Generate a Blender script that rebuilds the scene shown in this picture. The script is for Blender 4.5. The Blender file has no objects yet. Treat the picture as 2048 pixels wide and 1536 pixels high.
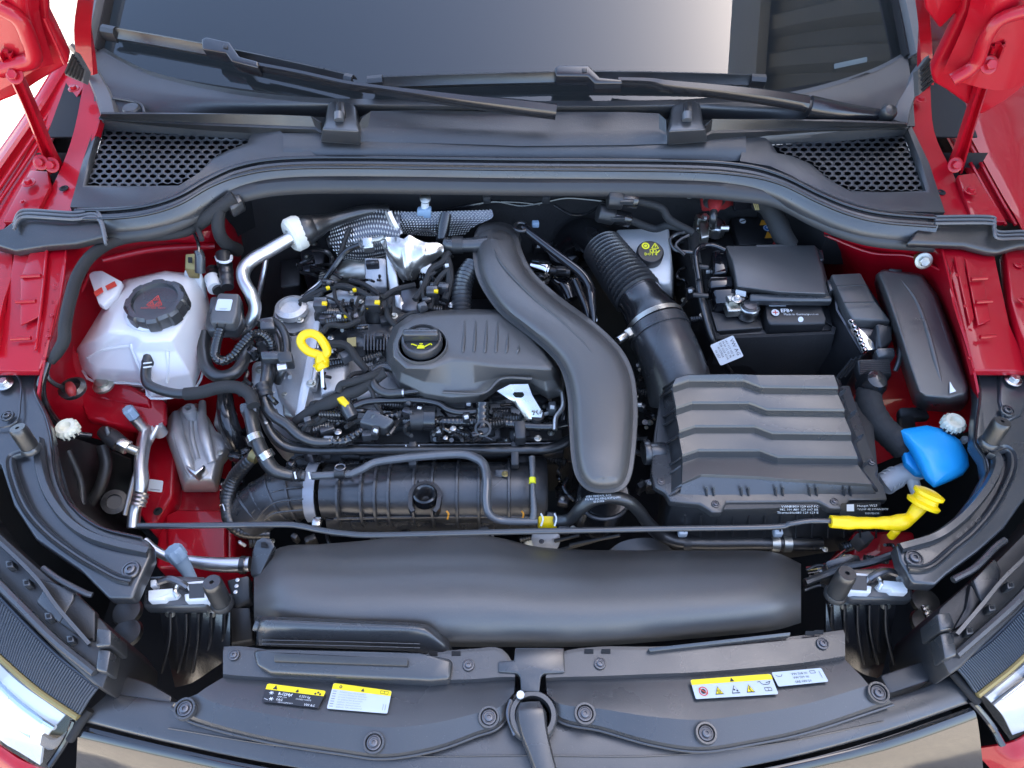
import bpy, bmesh, math, random
from math import sin, cos, pi, radians, sqrt, tan, atan2
from mathutils import Vector, Matrix
random.seed(7)
S = bpy.context.scene
COL = S.collection
# ------------------------------------------------------------------ camera, sky, sun, exposure
TH = radians(52.0)          # camera looks 52 degrees below the horizon
FPX = 1500.0                # focal length in pixels of a 2048 wide picture
H = 1.735
CAM = Vector((0, 0, H))
FW = Vector((0, cos(TH), -sin(TH))); UP = Vector((0, sin(TH), cos(TH)))
cd = bpy.data.cameras.new('camera'); co = bpy.data.objects.new('camera', cd); COL.objects.link(co)
co.location = CAM; co.rotation_euler = (pi/2 - TH, 0, 0)
cd.sensor_width = 36; cd.lens = 36*FPX/2048; cd.clip_start = .02; cd.clip_end = 500
S.camera = co
SUNV = Vector((.735, .30, 1.0)).normalized()
sl = bpy.data.lights.new('sun', 'SUN'); so = bpy.data.objects.new('sun', sl); COL.objects.link(so)
sl.energy = 4.0; sl.angle = radians(.5); sl.color = (1, .94, .85)
so.rotation_euler = SUNV.to_track_quat('Z', 'Y').to_euler()
w = bpy.data.worlds.new('World'); S.world = w; w.use_nodes = True
nt = w.node_tree; bg = nt.nodes['Background']
sky = nt.nodes.new('ShaderNodeTexSky'); sky.sky_type = 'NISHITA'; sky.sun_disc = False
sky.sun_elevation = math.asin(SUNV.z); sky.sun_rotation = atan2(SUNV.x, SUNV.y)
sky.air_density = .8; sky.dust_density = 2.1; sky.ozone_density = .7
nt.links.new(sky.outputs[0], bg.inputs[0]); bg.inputs[1].default_value = .13
S.view_settings.view_transform = 'Standard'; S.view_settings.look = 'None'
S.view_settings.exposure = 2.85; S.view_settings.gamma = 1
S.cycles.max_bounces = 8; S.cycles.transparent_max_bounces = 12
# ------------------------------------------------------------------ placing
def ray(u, v):
    return FW + Vector(((u-1024)/FPX, 0, 0)) - UP*((v-768)/FPX)
def P(u, v, z):
    d = ray(u, v); return CAM + d*((z-H)/d.z)
def PY(u, v, y):
    d = ray(u, v); return CAM + d*(y/d.y)
def mpp(p): return (p-CAM).dot(FW)/FPX          # metres covered by a picture pixel at p
def V3(p):
    return p if isinstance(p, Vector) else P(*p[:3])
def L3(pts): return [V3(p) for p in pts]
def pz(z, *c): return [(c[i], c[i+1], z) for i in range(0, len(c), 2)]
def pq(*c): return [(c[i], c[i+1], c[i+2]) for i in range(0, len(c), 3)]
def catmull(pts, res, closed=False):
    n = len(pts)
    if n < 3 and not closed: return [pts[0].lerp(pts[-1], i/res) for i in range(res+1)]
    out = []
    for i in range(n if closed else n-1):
        if closed: a, b, c, d = pts[i-1], pts[i], pts[(i+1) % n], pts[(i+2) % n]
        else:
            b, c = pts[i], pts[i+1]
            a = pts[i-1] if i else b*2-c
            d = pts[i+2] if i+2 < n else c*2-b
        for k in range(res):
            t = k/res
            out.append(.5*((2*b)+(c-a)*t+(2*a-5*b+4*c-d)*t*t+(3*b-a-3*c+d)*t**3))
    if not closed: out.append(pts[-1].copy())
    return out
def cat1(vals, res):
    r = catmull([Vector((x, 0, 0)) for x in vals], res); return [x[0] for x in r]
def rounded(pts, r, k=4, closed=True):
    """cut the corners of a 3-D outline with arcs of about r metres"""
    out = []; n = len(pts)
    for i in range(n):
        p = pts[i]; a = pts[i-1]; b = pts[(i+1) % n]
        if not closed and (i == 0 or i == n-1): out.append(p); continue
        d1 = min(r, (a-p).length*.45); d2 = min(r, (b-p).length*.45)
        s = p+(a-p).normalized()*d1; e = p+(b-p).normalized()*d2
        for j in range(k+1):
            t = j/k; out.append(s*(1-t)**2 + p*2*t*(1-t) + e*t*t)
    return out
def frame(d):
    d = d.normalized(); h = Vector((0, 0, 1)) if abs(d.z) < .9 else Vector((0, 1, 0))
    x = h.cross(d).normalized(); return x, d.cross(x), d
# ------------------------------------------------------------------ mesh builder
class MB:
    def __init__(s): s.v = []; s.f = []
    def add(s, vs, fs):
        o = len(s.v); s.v += [Vector(x) for x in vs]; s.f += [[i+o for i in f] for f in fs]; return s
    def loft(s, loops, closed=True, cap0=True, cap1=True):
        n = len(loops[0]); o = len(s.v)
        for l in loops: s.v += l
        for i in range(len(loops)-1):
            for j in range(n if closed else n-1):
                a = o+i*n+j; b = o+i*n+(j+1) % n
                s.f.append([a, b, b+n, a+n])
        if closed and cap0: s.f.append([o+j for j in range(n)][::-1])
        if closed and cap1: s.f.append([o+(len(loops)-1)*n+j for j in range(n)])
        return s
    def prism(s, pts, d):
        pts = L3(pts); d = Vector((0, 0, -d)) if not isinstance(d, Vector) else d
        return s.loft([[p+d for p in pts], pts])
    def tube(s, pts, r, n=12, res=6, rib=None, cap=True, px=True):
        """pts: (u,v,z) or vectors; r: pixels (px) or metres, one or per point; rib=(pitch m, amplitude)"""
        pts = L3(pts); rr = r if isinstance(r, (list, tuple)) else [r]*len(pts)
        if px: rr = [a*mpp(p) for a, p in zip(rr, pts)]
        c = catmull(pts, res) if len(pts) > 2 else [pts[0].lerp(pts[1], i/res) for i in range(res+1)]
        R = cat1(rr, res) if len(pts) > 2 else [rr[0]+(rr[1]-rr[0])*i/res for i in range(res+1)]
        if rib:
            L = [0]
            for i in range(1, len(c)): L.append(L[-1]+(c[i]-c[i-1]).length)
            st = rib[0]/4; m = max(4, int(L[-1]/st)); c2 = []; R2 = []; k = 0
            for i in range(m+1):
                t = L[-1]*i/m
                while k < len(L)-2 and L[k+1] < t: k += 1
                q = (t-L[k])/max(1e-9, L[k+1]-L[k])
                c2.append(c[k].lerp(c[k+1], q)); R2.append((R[k]+(R[k+1]-R[k])*q)*(1+rib[1]*cos(i*pi/2)))
            c, R = c2, R2
        T = [(c[min(i+1, len(c)-1)]-c[max(i-1, 0)]).normalized() for i in range(len(c))]
        x = frame(T[0])[0]; loops = []
        for i in range(len(c)):
            x = (x-T[i]*x.dot(T[i])).normalized(); y = T[i].cross(x)
            loops.append([c[i]+(x*cos(2*pi*j/n)+y*sin(2*pi*j/n))*R[i] for j in range(n)])
        return s.loft(loops, True, cap, cap)
    def sweep(s, pts, hw, prof, res=6, up=Vector((0, 0, 1)), thick=.004, px=True, close=False):
        """ribbon along pts with half widths hw and cross profile [(t, height m)]"""
        pts = L3(pts); hw = hw if isinstance(hw, (list, tuple)) else [hw]*len(pts)
        if px: hw = [a*mpp(p) for a, p in zip(hw, pts)]
        c = catmull(pts, res) if res > 1 else pts
        W = cat1(hw, res) if res > 1 else hw
        loops = []
        for i in range(len(c)):
            T = (c[min(i+1, len(c)-1)]-c[max(i-1, 0)]).normalized()
            sd = T.cross(up).normalized(); un = sd.cross(T).normalized()
            top = [c[i]+sd*W[i]*t+un*h for t, h in prof]
            bot = [c[i]+sd*W[i]*t+un*(h-thick) for t, h in prof][::-1]
            loops.append(top+bot)
        return s.loft(loops)
    def lathe(s, prof, o, ax=Vector((0, 0, 1)), n=24, sx=1.0, cap=True):
        x, y, d = frame(ax); o = V3(o)
        return s.loft([[o+(x*cos(2*pi*j/n)*sx+y*sin(2*pi*j/n))*r+d*h for j in range(n)] for r, h in prof], True, cap, cap)
    def cyl(s, a, b, r, n=16, r2=None):
        a = V3(a); b = V3(b); r2 = r if r2 is None else r2; x, y, d = frame(b-a)
        return s.loft([[q+(x*cos(2*pi*j/n)+y*sin(2*pi*j/n))*k for j in range(n)] for q, k in ((a, r), (b, r2))])
    def box(s, c, sz, rz=0, rx=0, ry=0):
        c = V3(c); M = Matrix.Rotation(rz, 3, 'Z') @ Matrix.Rotation(ry, 3, 'Y') @ Matrix.Rotation(rx, 3, 'X')
        vs = [c+M @ Vector((x*sz[0]/2, y*sz[1]/2, z*sz[2]/2)) for x in (-1, 1) for y in (-1, 1) for z in (-1, 1)]
        return s.add(vs, [[0, 1, 3, 2], [4, 6, 7, 5], [0, 4, 5, 1], [2, 3, 7, 6], [0, 2, 6, 4], [1, 5, 7, 3]])
    def grid(s, rows, ru=4, rv=4, thick=.003, lin=False):
        R = [L3(r) for r in rows]
        if ru > 1: R = [catmull(r, ru) for r in R]
        if rv > 1 and len(R) > 2:
            cs = [catmull([r[j] for r in R], rv) for j in range(len(R[0]))]
            R = [[c[i] for c in cs] for i in range(len(cs[0]))]
        m, n = len(R), len(R[0]); N = [[None]*n for _ in range(m)]
        for i in range(m):
            for j in range(n):
                a = R[min(i+1, m-1)][j]-R[max(i-1, 0)][j]; b = R[i][min(j+1, n-1)]-R[i][max(j-1, 0)]
                q = a.cross(b)
                if q.length < 1e-12: q = Vector((0, 0, 1))
                q.normalize()
                if q.dot(CAM-R[i][j]) < 0: q = -q
                N[i][j] = q
        o = len(s.v)
        for i in range(m): s.v += R[i]
        if not thick:
            s.f += [[o+i*n+j, o+i*n+j+1, o+i*n+n+j+1, o+i*n+n+j] for i in range(m-1) for j in range(n-1)]; return s
        for i in range(m): s.v += [R[i][j]-N[i][j]*thick for j in range(n)]
        k = m*n
        for i in range(m-1):
            for j in range(n-1):
                a = o+i*n+j; s.f.append([a, a+1, a+n+1, a+n]); s.f.append([a+k, a+n+k, a+n+1+k, a+1+k])
        per = [(0, j) for j in range(n)]+[(i, n-1) for i in range(1, m)]+[(m-1, j) for j in range(n-2, -1, -1)]+[(i, 0) for i in range(m-2, 0, -1)]
        per = [o+i*n+j for i, j in per]
        for a, b in zip(per, per[1:]+per[:1]): s.f.append([b, a, a+k, b+k])
        return s
    def mesh(s, name, bevel=0, seg=2, ang=35, sharp=40, center=True):
        c = Vector((0, 0, 0))
        if center and s.v:
            lo = [min(v[i] for v in s.v) for i in range(3)]; hi = [max(v[i] for v in s.v) for i in range(3)]
            c = Vector([(a+b)/2 for a, b in zip(lo, hi)])
        me = bpy.data.meshes.new(name)
        bm = bmesh.new(); vv = [bm.verts.new(v-c) for v in s.v]
        for f in s.f:
            try: bm.faces.new([vv[i] for i in f])
            except ValueError: pass
        bmesh.ops.remove_doubles(bm, verts=bm.verts, dist=1e-6)
        bmesh.ops.recalc_face_normals(bm, faces=bm.faces)
        if bevel:
            ed = [e for e in bm.edges if len(e.link_faces) == 2 and e.calc_face_angle(0) > radians(ang)]
            if ed: bmesh.ops.bevel(bm, geom=ed, offset=bevel, segments=seg, profile=.5, affect='EDGES', clamp_overlap=True)
        big = [f for f in bm.faces if len(f.verts) > 4]
        if big: bmesh.ops.triangulate(bm, faces=big, ngon_method='EAR_CLIP')
        bm.to_mesh(me); bm.free()
        me.polygons.foreach_set('use_smooth', [True]*len(me.polygons))
        me.set_sharp_from_angle(angle=radians(sharp))
        return me, c
    def build(s, name, mat, parent=None, bevel=0, seg=2, ang=35, sharp=40, label=None):
        me, c = s.mesh(name, bevel, seg, ang, sharp)
        me.materials.append(M[mat])
        return link(name, me, c, parent, label)
WT = {}
def link(name, me, c, parent=None, label=None, rot=None, scale=None):
    o = bpy.data.objects.new(name, me); COL.objects.link(o)
    o.location = c
    if rot is not None: o.rotation_euler = rot
    if scale is not None: o.scale = scale
    WT[o] = Vector(c)
    if parent is not None:
        o.parent = parent; o.matrix_parent_inverse = Matrix.Translation(-WT[parent])
    if label: o['label'] = label
    return o
def tag(o, label, cat, group=None):
    o['label'] = label; o['category'] = cat
    if group: o['group'] = group
    return o
def thing(name, label, cat, loc, group=None):
    o = bpy.data.objects.new(name, None); COL.objects.link(o)
    o.empty_display_size = .03; o.location = V3(loc); WT[o] = V3(loc).copy()
    return tag(o, label, cat, group)
# ------------------------------------------------------------------ materials (all procedural)
M = {}
def mat(name, col, rough=.5, metal=0, coat=0, bump=0, bscale=400, var=0, vscale=14, rvar=.0, sss=0, trans=0, dust=0, spec=.5, ior=1.5, emit=None, aniso=0):
    m = bpy.data.materials.new(name); m.use_nodes = True; M[name] = m
    n = m.node_tree.nodes; l = m.node_tree.links; b = n['Principled BSDF']
    b.inputs['Roughness'].default_value = rough; b.inputs['Metallic'].default_value = metal
    b.inputs['Coat Weight'].default_value = coat; b.inputs['Coat Roughness'].default_value = .04
    b.inputs['Specular IOR Level'].default_value = spec; b.inputs['IOR'].default_value = ior
    b.inputs['Transmission Weight'].default_value = trans
    b.inputs['Subsurface Weight'].default_value = sss
    if sss: b.inputs['Subsurface Radius'].default_value = (.02, .02, .02); b.inputs['Subsurface Scale'].default_value = 1
    c4 = (*col, 1); b.inputs['Base Color'].default_value = c4
    tc = n.new('ShaderNodeTexCoord')
    if var or rvar:
        t = n.new('ShaderNodeTexNoise'); t.inputs['Scale'].default_value = vscale; t.inputs['Detail'].default_value = 6
        l.new(tc.outputs['Object'], t.inputs['Vector'])
        if var:
            mx = n.new('ShaderNodeMix'); mx.data_type = 'RGBA'
            mx.inputs['A'].default_value = (*[x*(1-var) for x in col], 1); mx.inputs['B'].default_value = (*[min(1, x*(1+var)) for x in col], 1)
            l.new(t.outputs['Fac'], mx.inputs['Factor']); out = mx.outputs['Result']
            if dust:
                d = n.new('ShaderNodeTexNoise'); d.inputs['Scale'].default_value = 650; d.inputs['Detail'].default_value = 4
                l.new(tc.outputs['Object'], d.inputs['Vector'])
                rp = n.new('ShaderNodeMapRange'); rp.inputs['From Min'].default_value = .66; rp.inputs['From Max'].default_value = .76; rp.inputs['To Max'].default_value = dust
                l.new(d.outputs['Fac'], rp.inputs['Value'])
                m2 = n.new('ShaderNodeMix'); m2.data_type = 'RGBA'; m2.inputs['B'].default_value = (.32, .31, .29, 1)
                l.new(out, m2.inputs['A']); l.new(rp.outputs['Result'], m2.inputs['Factor']); out = m2.outputs['Result']
            l.new(out, b.inputs['Base Color'])
        if rvar:
            r = n.new('ShaderNodeMapRange'); r.inputs['To Min'].default_value = max(.02, rough-rvar); r.inputs['To Max'].default_value = rough+rvar
            r.inputs['From Min'].default_value = .3; r.inputs['From Max'].default_value = .7
            l.new(t.outputs['Fac'], r.inputs['Value']); l.new(r.outputs['Result'], b.inputs['Roughness'])
    if bump:
        t2 = n.new('ShaderNodeTexNoise'); t2.inputs['Scale'].default_value = bscale; t2.inputs['Detail'].default_value = 3
        l.new(tc.outputs['Object'], t2.inputs['Vector'])
        bp = n.new('ShaderNodeBump'); bp.inputs['Strength'].default_value = bump; bp.inputs['Distance'].default_value = .001
        l.new(t2.outputs['Fac'], bp.inputs['Height']); l.new(bp.outputs['Normal'], b.inputs['Normal'])
    return m
mat('red_paint', (.37, .001, .010), .42, 0, .55, .05, 300, .12, 5, dust=.10, spec=.25)
mat('black_plastic', (.040, .041, .043), .40, bump=.22, bscale=900, var=.22, vscale=9, rvar=.06, dust=.35, spec=1.0)
mat('satin_plastic', (.034, .035, .037), .30, bump=.15, bscale=900, var=.15, vscale=7, rvar=.11, dust=.22, spec=1.0)
mat('cover_plastic', (.066, .064, .062), .37, bump=.30, bscale=1100, var=.12, vscale=9, rvar=.11, dust=.22, spec=1.0)
mat('cowl_plastic', (.020, .021, .023), .42, bump=.30, bscale=1200, var=.25, vscale=11, rvar=.11, dust=.22, spec=1.0)
mat('dark_plastic', (.016, .016, .017), .45, bump=.2, bscale=700, var=.3, vscale=12, spec=.8)
mat('gloss_black', (.010, .010, .012), .06, 0, .6, var=.2)
mat('black_metal', (.032, .034, .038), .30, .15, .25, .10, 500, .15, 8, .05, dust=.3, spec=1.0)
mat('rubber', (.017, .017, .017), .34, bump=.25, bscale=500, var=.3, vscale=20, rvar=.08, dust=.3, spec=1.0)
mat('hose_gloss', (.012, .012, .013), .19, bump=.1, bscale=300, var=.3, vscale=20, spec=.9)
mat('tape_cloth', (.020, .020, .020), .75, bump=.5, bscale=500, var=.4, vscale=30)
mat('strap_grey', (.34, .37, .42), .4, .3, var=.1)
mat('felt', (.026, .025, .025), .9, bump=.6, bscale=250, var=.4, vscale=10)
mat('dash_dark', (.006, .006, .007), .7)
mat('dash_pad', (.22, .27, .28), .6, var=.1)
mat('grey_hose', (.085, .088, .092), .24, bump=.1, bscale=300, var=.15, spec=1.0)
mat('arm_black', (.014, .014, .016), .24, spec=.9)
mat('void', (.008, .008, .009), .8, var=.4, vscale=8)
mat('alu', (.74, .74, .74), .36, 1, bump=.08, bscale=200, var=.1, vscale=15, rvar=.10)
mat('cast_alu', (.56, .56, .56), .42, .6, bump=.6, bscale=260, var=.2, vscale=18, rvar=.12)
mat('steel', (.62, .61, .58), .28, 1, bump=.1, bscale=300, var=.15, vscale=40, rvar=.1)
mat('zinc', (.55, .54, .48), .38, 1, bump=.2, bscale=300, var=.2, vscale=30, rvar=.12)
mat('foil', (.74, .71, .66), .36, .95, bump=1.0, bscale=70, var=.1, vscale=20, rvar=.12)
mat('dimple', (.80, .79, .76), .42, .7)
mat('dark_steel', (.16, .16, .17), .35, .9, bump=.2, bscale=300, var=.2, vscale=30)
mat('white_plastic', (.72, .73, .72), .42, bump=.1, bscale=300, var=.06)
mat('ivory_plastic', (.72, .70, .56), .45, bump=.1, bscale=300, var=.06)
mat('foam_white', (.78, .76, .66), .8, bump=.4, bscale=400, var=.08)
mat('yellow_plastic', (.92, .62, .004), .36, bump=.08, bscale=300, var=.05, sss=.05)
mat('blue_plastic', (.015, .36, .80), .34, bump=.08, bscale=300, var=.06)
mat('cap_blue', (.30, .42, .55), .5, var=.1)
mat('label_white', (.54, .58, .60), .4, var=.03)
mat('label_yellow', (.90, .68, .0), .4, var=.04)
mat('label_black', (.015, .016, .02), .35, var=.1)
mat('print_black', (.02, .02, .025), .5)
mat('print_grey', (.22, .24, .26), .5)
mat('print_white', (.75, .77, .78), .5)
mat('print_yellow', (.85, .80, .02), .5)
mat('print_red', (.62, .06, .04), .5)
mat('print_blue', (.03, .20, .55), .5)
mat('print_orange', (.80, .35, .03), .5)
mat('latch_white', (.68, .70, .72), .38, var=.08)
mat('red_rubber', (.28, .02, .02), .5, var=.2)
mat('grey_trim', (.085, .088, .092), .45, var=.1, spec=1.0)
mat('headlamp_white', (.62, .64, .66), .18, 0, .5, var=.05)
mat('chrome', (.85, .86, .88), .08, 1)
mat('ribbed_lens', (.050, .062, .080), .42, 0, 0, var=.1, spec=.3)
mat('gold_seal', (.30, .24, .10), .4, .6, var=.2)
# paving, corrugated wall, glass
def ground_mat():
    m = bpy.data.materials.new('paving'); m.use_nodes = True; M['paving'] = m
    n = m.node_tree.nodes; l = m.node_tree.links; b = n['Principled BSDF']; b.inputs['Roughness'].default_value = .85
    tc = n.new('ShaderNodeTexCoord'); br = n.new('ShaderNodeTexBrick'); br.inputs['Scale'].default_value = 5
    br.inputs['Color1'].default_value = (.50, .44, .36, 1); br.inputs['Color2'].default_value = (.40, .355, .29, 1); br.inputs['Mortar'].default_value = (.18, .17, .16, 1)
    br.inputs['Mortar Size'].default_value = .012
    l.new(tc.outputs['Object'], br.inputs['Vector'])
    nz = n.new('ShaderNodeTexNoise'); nz.inputs['Scale'].default_value = 60; nz.inputs['Detail'].default_value = 8
    l.new(tc.outputs['Object'], nz.inputs['Vector'])
    mx = n.new('ShaderNodeMix'); mx.data_type = 'RGBA'; mx.blend_type = 'OVERLAY'; mx.inputs['Factor'].default_value = .6
    l.new(br.outputs['Color'], mx.inputs['A']); l.new(nz.outputs['Fac'], mx.inputs['B']); l.new(mx.outputs['Result'], b.inputs['Base Color'])
    bp = n.new('ShaderNodeBump'); bp.inputs['Strength'].default_value = .5; bp.inputs['Distance'].default_value = .01
    l.new(nz.outputs['Fac'], bp.inputs['Height']); l.new(bp.outputs['Normal'], b.inputs['Normal'])
ground_mat()
mat('wall_metal', (.26, .25, .22), .5, .2, var=.12, vscale=.7)
mat('fascia', (.36, .37, .38), .5, var=.1)
def glass_mat(name, tint, refl, rough=.0):
    m = bpy.data.materials.new(name); m.use_nodes = True; M[name] = m
    n = m.node_tree.nodes; l = m.node_tree.links; n.remove(n['Principled BSDF'])
    tr = n.new('ShaderNodeBsdfTransparent'); tr.inputs['Color'].default_value = (*tint, 1)
    gl = n.new('ShaderNodeBsdfGlossy'); gl.inputs['Roughness'].default_value = rough
    ge = n.new('ShaderNodeNewGeometry'); dt = n.new('ShaderNodeVectorMath'); dt.operation = 'DOT_PRODUCT'
    l.new(ge.outputs['Normal'], dt.inputs[0]); l.new(ge.outputs['Incoming'], dt.inputs[1])
    def mth(op, a, b_):
        q = n.new('ShaderNodeMath'); q.operation = op
        for i, x in enumerate((a, b_)):
            if x is None: continue
            if isinstance(x, (int, float)): q.inputs[i].default_value = x
            else: l.new(x, q.inputs[i])
        return q.outputs[0]
    f5 = mth('POWER', mth('SUBTRACT', 1.0, mth('ABSOLUTE', dt.outputs['Value'], None)), 5.0)      # Schlick, the same from both sides
    fr = mth('ADD', mth('MULTIPLY', f5, 1-refl), refl)
    mx = n.new('ShaderNodeMixShader'); l.new(fr, mx.inputs[0]); l.new(tr.outputs[0], mx.inputs[1]); l.new(gl.outputs[0], mx.inputs[2])
    l.new(mx.outputs[0], n['Material Output'].inputs['Surface'])
glass_mat('windshield_glass', (.5, .56, .58), .085)
glass_mat('lamp_glass', (.96, .97, .98), .04)
def tank_mat():
    m = mat('tank_white', (.86, .88, .90), .30, bump=.12, bscale=160, var=.05, vscale=10, sss=.3); n = m.node_tree.nodes; l = m.node_tree.links
    tr = n.new('ShaderNodeBsdfTransparent'); tr.inputs['Color'].default_value = (.95, .95, .96, 1); mx = n.new('ShaderNodeMixShader'); mx.inputs[0].default_value = .22
    l.new(n['Principled BSDF'].outputs[0], mx.inputs[1]); l.new(tr.outputs[0], mx.inputs[2]); l.new(mx.outputs[0], n['Material Output'].inputs['Surface'])
tank_mat()
mat('coolant', (.70, .10, .16), .3)
# ------------------------------------------------------------------ small repeated pieces
CACHE = {}
def proto(key, fn, mat_):
    if key not in CACHE:
        mb = MB(); fn(mb); me, _ = mb.mesh(key, center=False); me.materials.append(M[mat_]); CACHE[key] = me
    return CACHE[key]
def place(key, fn, mat_, name, at_, parent, size, ax=Vector((0, 0, 1)), label=None, spin=0):
    me = proto(key+mat_, fn, mat_)
    q = ax.to_track_quat('Z', 'Y').to_euler() if (ax-Vector((0, 0, 1))).length > 1e-6 else None
    if q is None: q = (0, 0, spin)
    return link(name, me, V3(at_), parent, label, q, (size,)*3)
def _torx(mb):
    mb.lathe([(1.0, -.1), (1.0, .12), (.93, .22), (.80, .24), (.74, .10), (.58, .08), (.54, .40), (.46, .46), (.26, .46), (.22, .2), (.05, .2)], Vector((0, 0, 0)), n=20)
def _hex(mb):
    mb.lathe([(1.0, 0), (1.0, .12), (.9, .18), (.62, .18)], Vector((0, 0, 0)), n=20)
    mb.lathe([(.60, .15), (.60, .62), (.50, .70), (.05, .66)], Vector((0, 0, 0)), n=6)
def _rivet(mb):
    mb.lathe([(1, 0), (1, .15), (.8, .25), (.5, .25), (.45, .05), (.05, .05)], Vector((0, 0, 0)), n=16)
def torx(u, v, z, rpx, parent, m='dark_steel', ax=Vector((0, 0, 1)), name='screw'):
    p = P(u, v, z); return place('torx', _torx, m, name, p, parent, rpx*mpp(p), ax)
def hexb(u, v, z, rpx, parent, m='steel', ax=Vector((0, 0, 1)), name='bolt'):
    p = P(u, v, z); return place('hex', _hex, m, name, p, parent, rpx*mpp(p), ax)
# ------------------------------------------------------------------ flat print on a quad (labels, lettering)
class Quad:
    """corners: lower-left, lower-right, upper-right, upper-left as seen reading it"""
    def __init__(s, c):
        s.c = L3(c); s.n = (s.c[1]-s.c[0]).cross(s.c[3]-s.c[0]).normalized()
        if s.n.dot(CAM-s.c[0]) < 0: s.n = -s.n
        s.w = (s.c[1]-s.c[0]).length; s.h = (s.c[3]-s.c[0]).length
    def at(s, x, y, k=0):
        a, b, c, d = s.c
        return (a*(1-x)+b*x)*(1-y)+(d*(1-x)+c*x)*y+s.n*k
    def poly(s, mb, pts, k=.0004):
        mb.add([s.at(x, y, k) for x, y in pts], [list(range(len(pts)))])
    def rect(s, mb, x0, y0, x1, y1, k=.0004): s.poly(mb, [(x0, y0), (x1, y0), (x1, y1), (x0, y1)], k)
    def sheet(s, name, m, parent, r=.08, k=.0, th=.0006, label=None):
        a = s.w/s.h; pts = []
        for cx, cy, a0 in ((r/a, r, pi), (1-r/a, r, 1.5*pi), (1-r/a, 1-r, 0), (r/a, 1-r, .5*pi)):
            for i in range(5):
                t = a0+i*pi/8; pts.append(s.at(cx+cos(t)*r/a, cy+sin(t)*r, k+th))
        return MB().prism(pts, -s.n*th).build(name, m, parent, label=label)
    def disc(s, mb, cx, cy, r, k=.0004, n=18, r0=0):
        a = s.w/s.h
        if not r0: s.poly(mb, [(cx+cos(2*pi*i/n)*r/a, cy+sin(2*pi*i/n)*r) for i in range(n)], k)
        else:
            for i in range(n):
                t, q = 2*pi*i/n, 2*pi*(i+1)/n
                s.poly(mb, [(cx+cos(t)*r0/a, cy+sin(t)*r0), (cx+cos(t)*r/a, cy+sin(t)*r), (cx+cos(q)*r/a, cy+sin(q)*r), (cx+cos(q)*r0/a, cy+sin(q)*r0)], k)
    def tri(s, mb, cx, cy, r, k=.0004):
        a = s.w/s.h; s.poly(mb, [(cx-r*.95/a, cy-r*.7), (cx+r*.95/a, cy-r*.7), (cx, cy+r)], k)
    def line(s, mb, x0, y0, x1, y1, w, k=.0004):
        a = s.w/s.h; dx, dy = (x1-x0)*a, y1-y0; L = sqrt(dx*dx+dy*dy) or 1
        nx, ny = -dy/L*w/2/a, dx/L*w/2
        s.poly(mb, [(x0+nx, y0+ny), (x0-nx, y0-ny), (x1-nx, y1-ny), (x1+nx, y1+ny)], k)
    def text(s, mb, txt, x, y, h, k=.0005, align='LEFT', bold=False):
        cu = bpy.data.curves.new('t', 'FONT'); cu.body = txt; cu.align_x = align; cu.size = 1; cu.resolution_u = 1
        if bold: cu.offset = .02
        ob = bpy.data.objects.new('t', cu)
        me = bpy.data.meshes.new_from_object(ob)
        a = s.w/s.h; sc = h/.70
        mb.add([s.at(x+q.co.x*sc/a, y+q.co.y*sc, k) for q in me.vertices], [list(p.vertices) for p in me.polygons])
        bpy.data.objects.remove(ob); bpy.data.curves.remove(cu); bpy.data.meshes.remove(me)
# ================================================================== surroundings
g = MB().add([(-60, -60, 0), (60, -60, 0), (60, 60, 0), (-60, 60, 0)], [[0, 1, 2, 3]]).build('ground', 'paving'); g['kind'] = 'structure'
WALL = 5.8; mb = MB(); loop = []
for i in range(0, 80):                       # corrugated sheet wall that shades the car and shows in the windscreen
    y = -.3+i*.26
    for k, (dy, dx) in enumerate(((0, 0), (.09, 0), (.13, .08), (.22, .08))): loop.append((y+dy, 2.6+dx))
vs = [(x, y, z) for y, x in loop for z in (0, WALL)]
mb.add(vs, [[2*i, 2*i+1, 2*i+3, 2*i+2] for i in range(len(loop)-1)])
mb.add([(2.60, -.3, WALL), (2.60, 20.4, WALL), (9, 20.4, WALL), (9, -.3, WALL), (9, -.3, 0), (9, 20.4, 0), (2.6, -.3, 0)], [[0, 1, 2, 3], [3, 2, 5, 4], [0, 3, 4, 6]])
bd = mb.build('building', 'wall_metal', sharp=20); tag(bd, 'grey building of corrugated metal sheets beside the car, mirrored in the windscreen', 'building')
MB().box(Vector((2.50, 10.0, WALL-.3)), (.12, 20.5, .7)).build('eaves_board', 'fascia', bd, .01)

# ================================================================== body shell
body = thing('car_body', 'bright red painted body shell surrounding the engine bay', 'car body', (1024, 700, .5))
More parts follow.
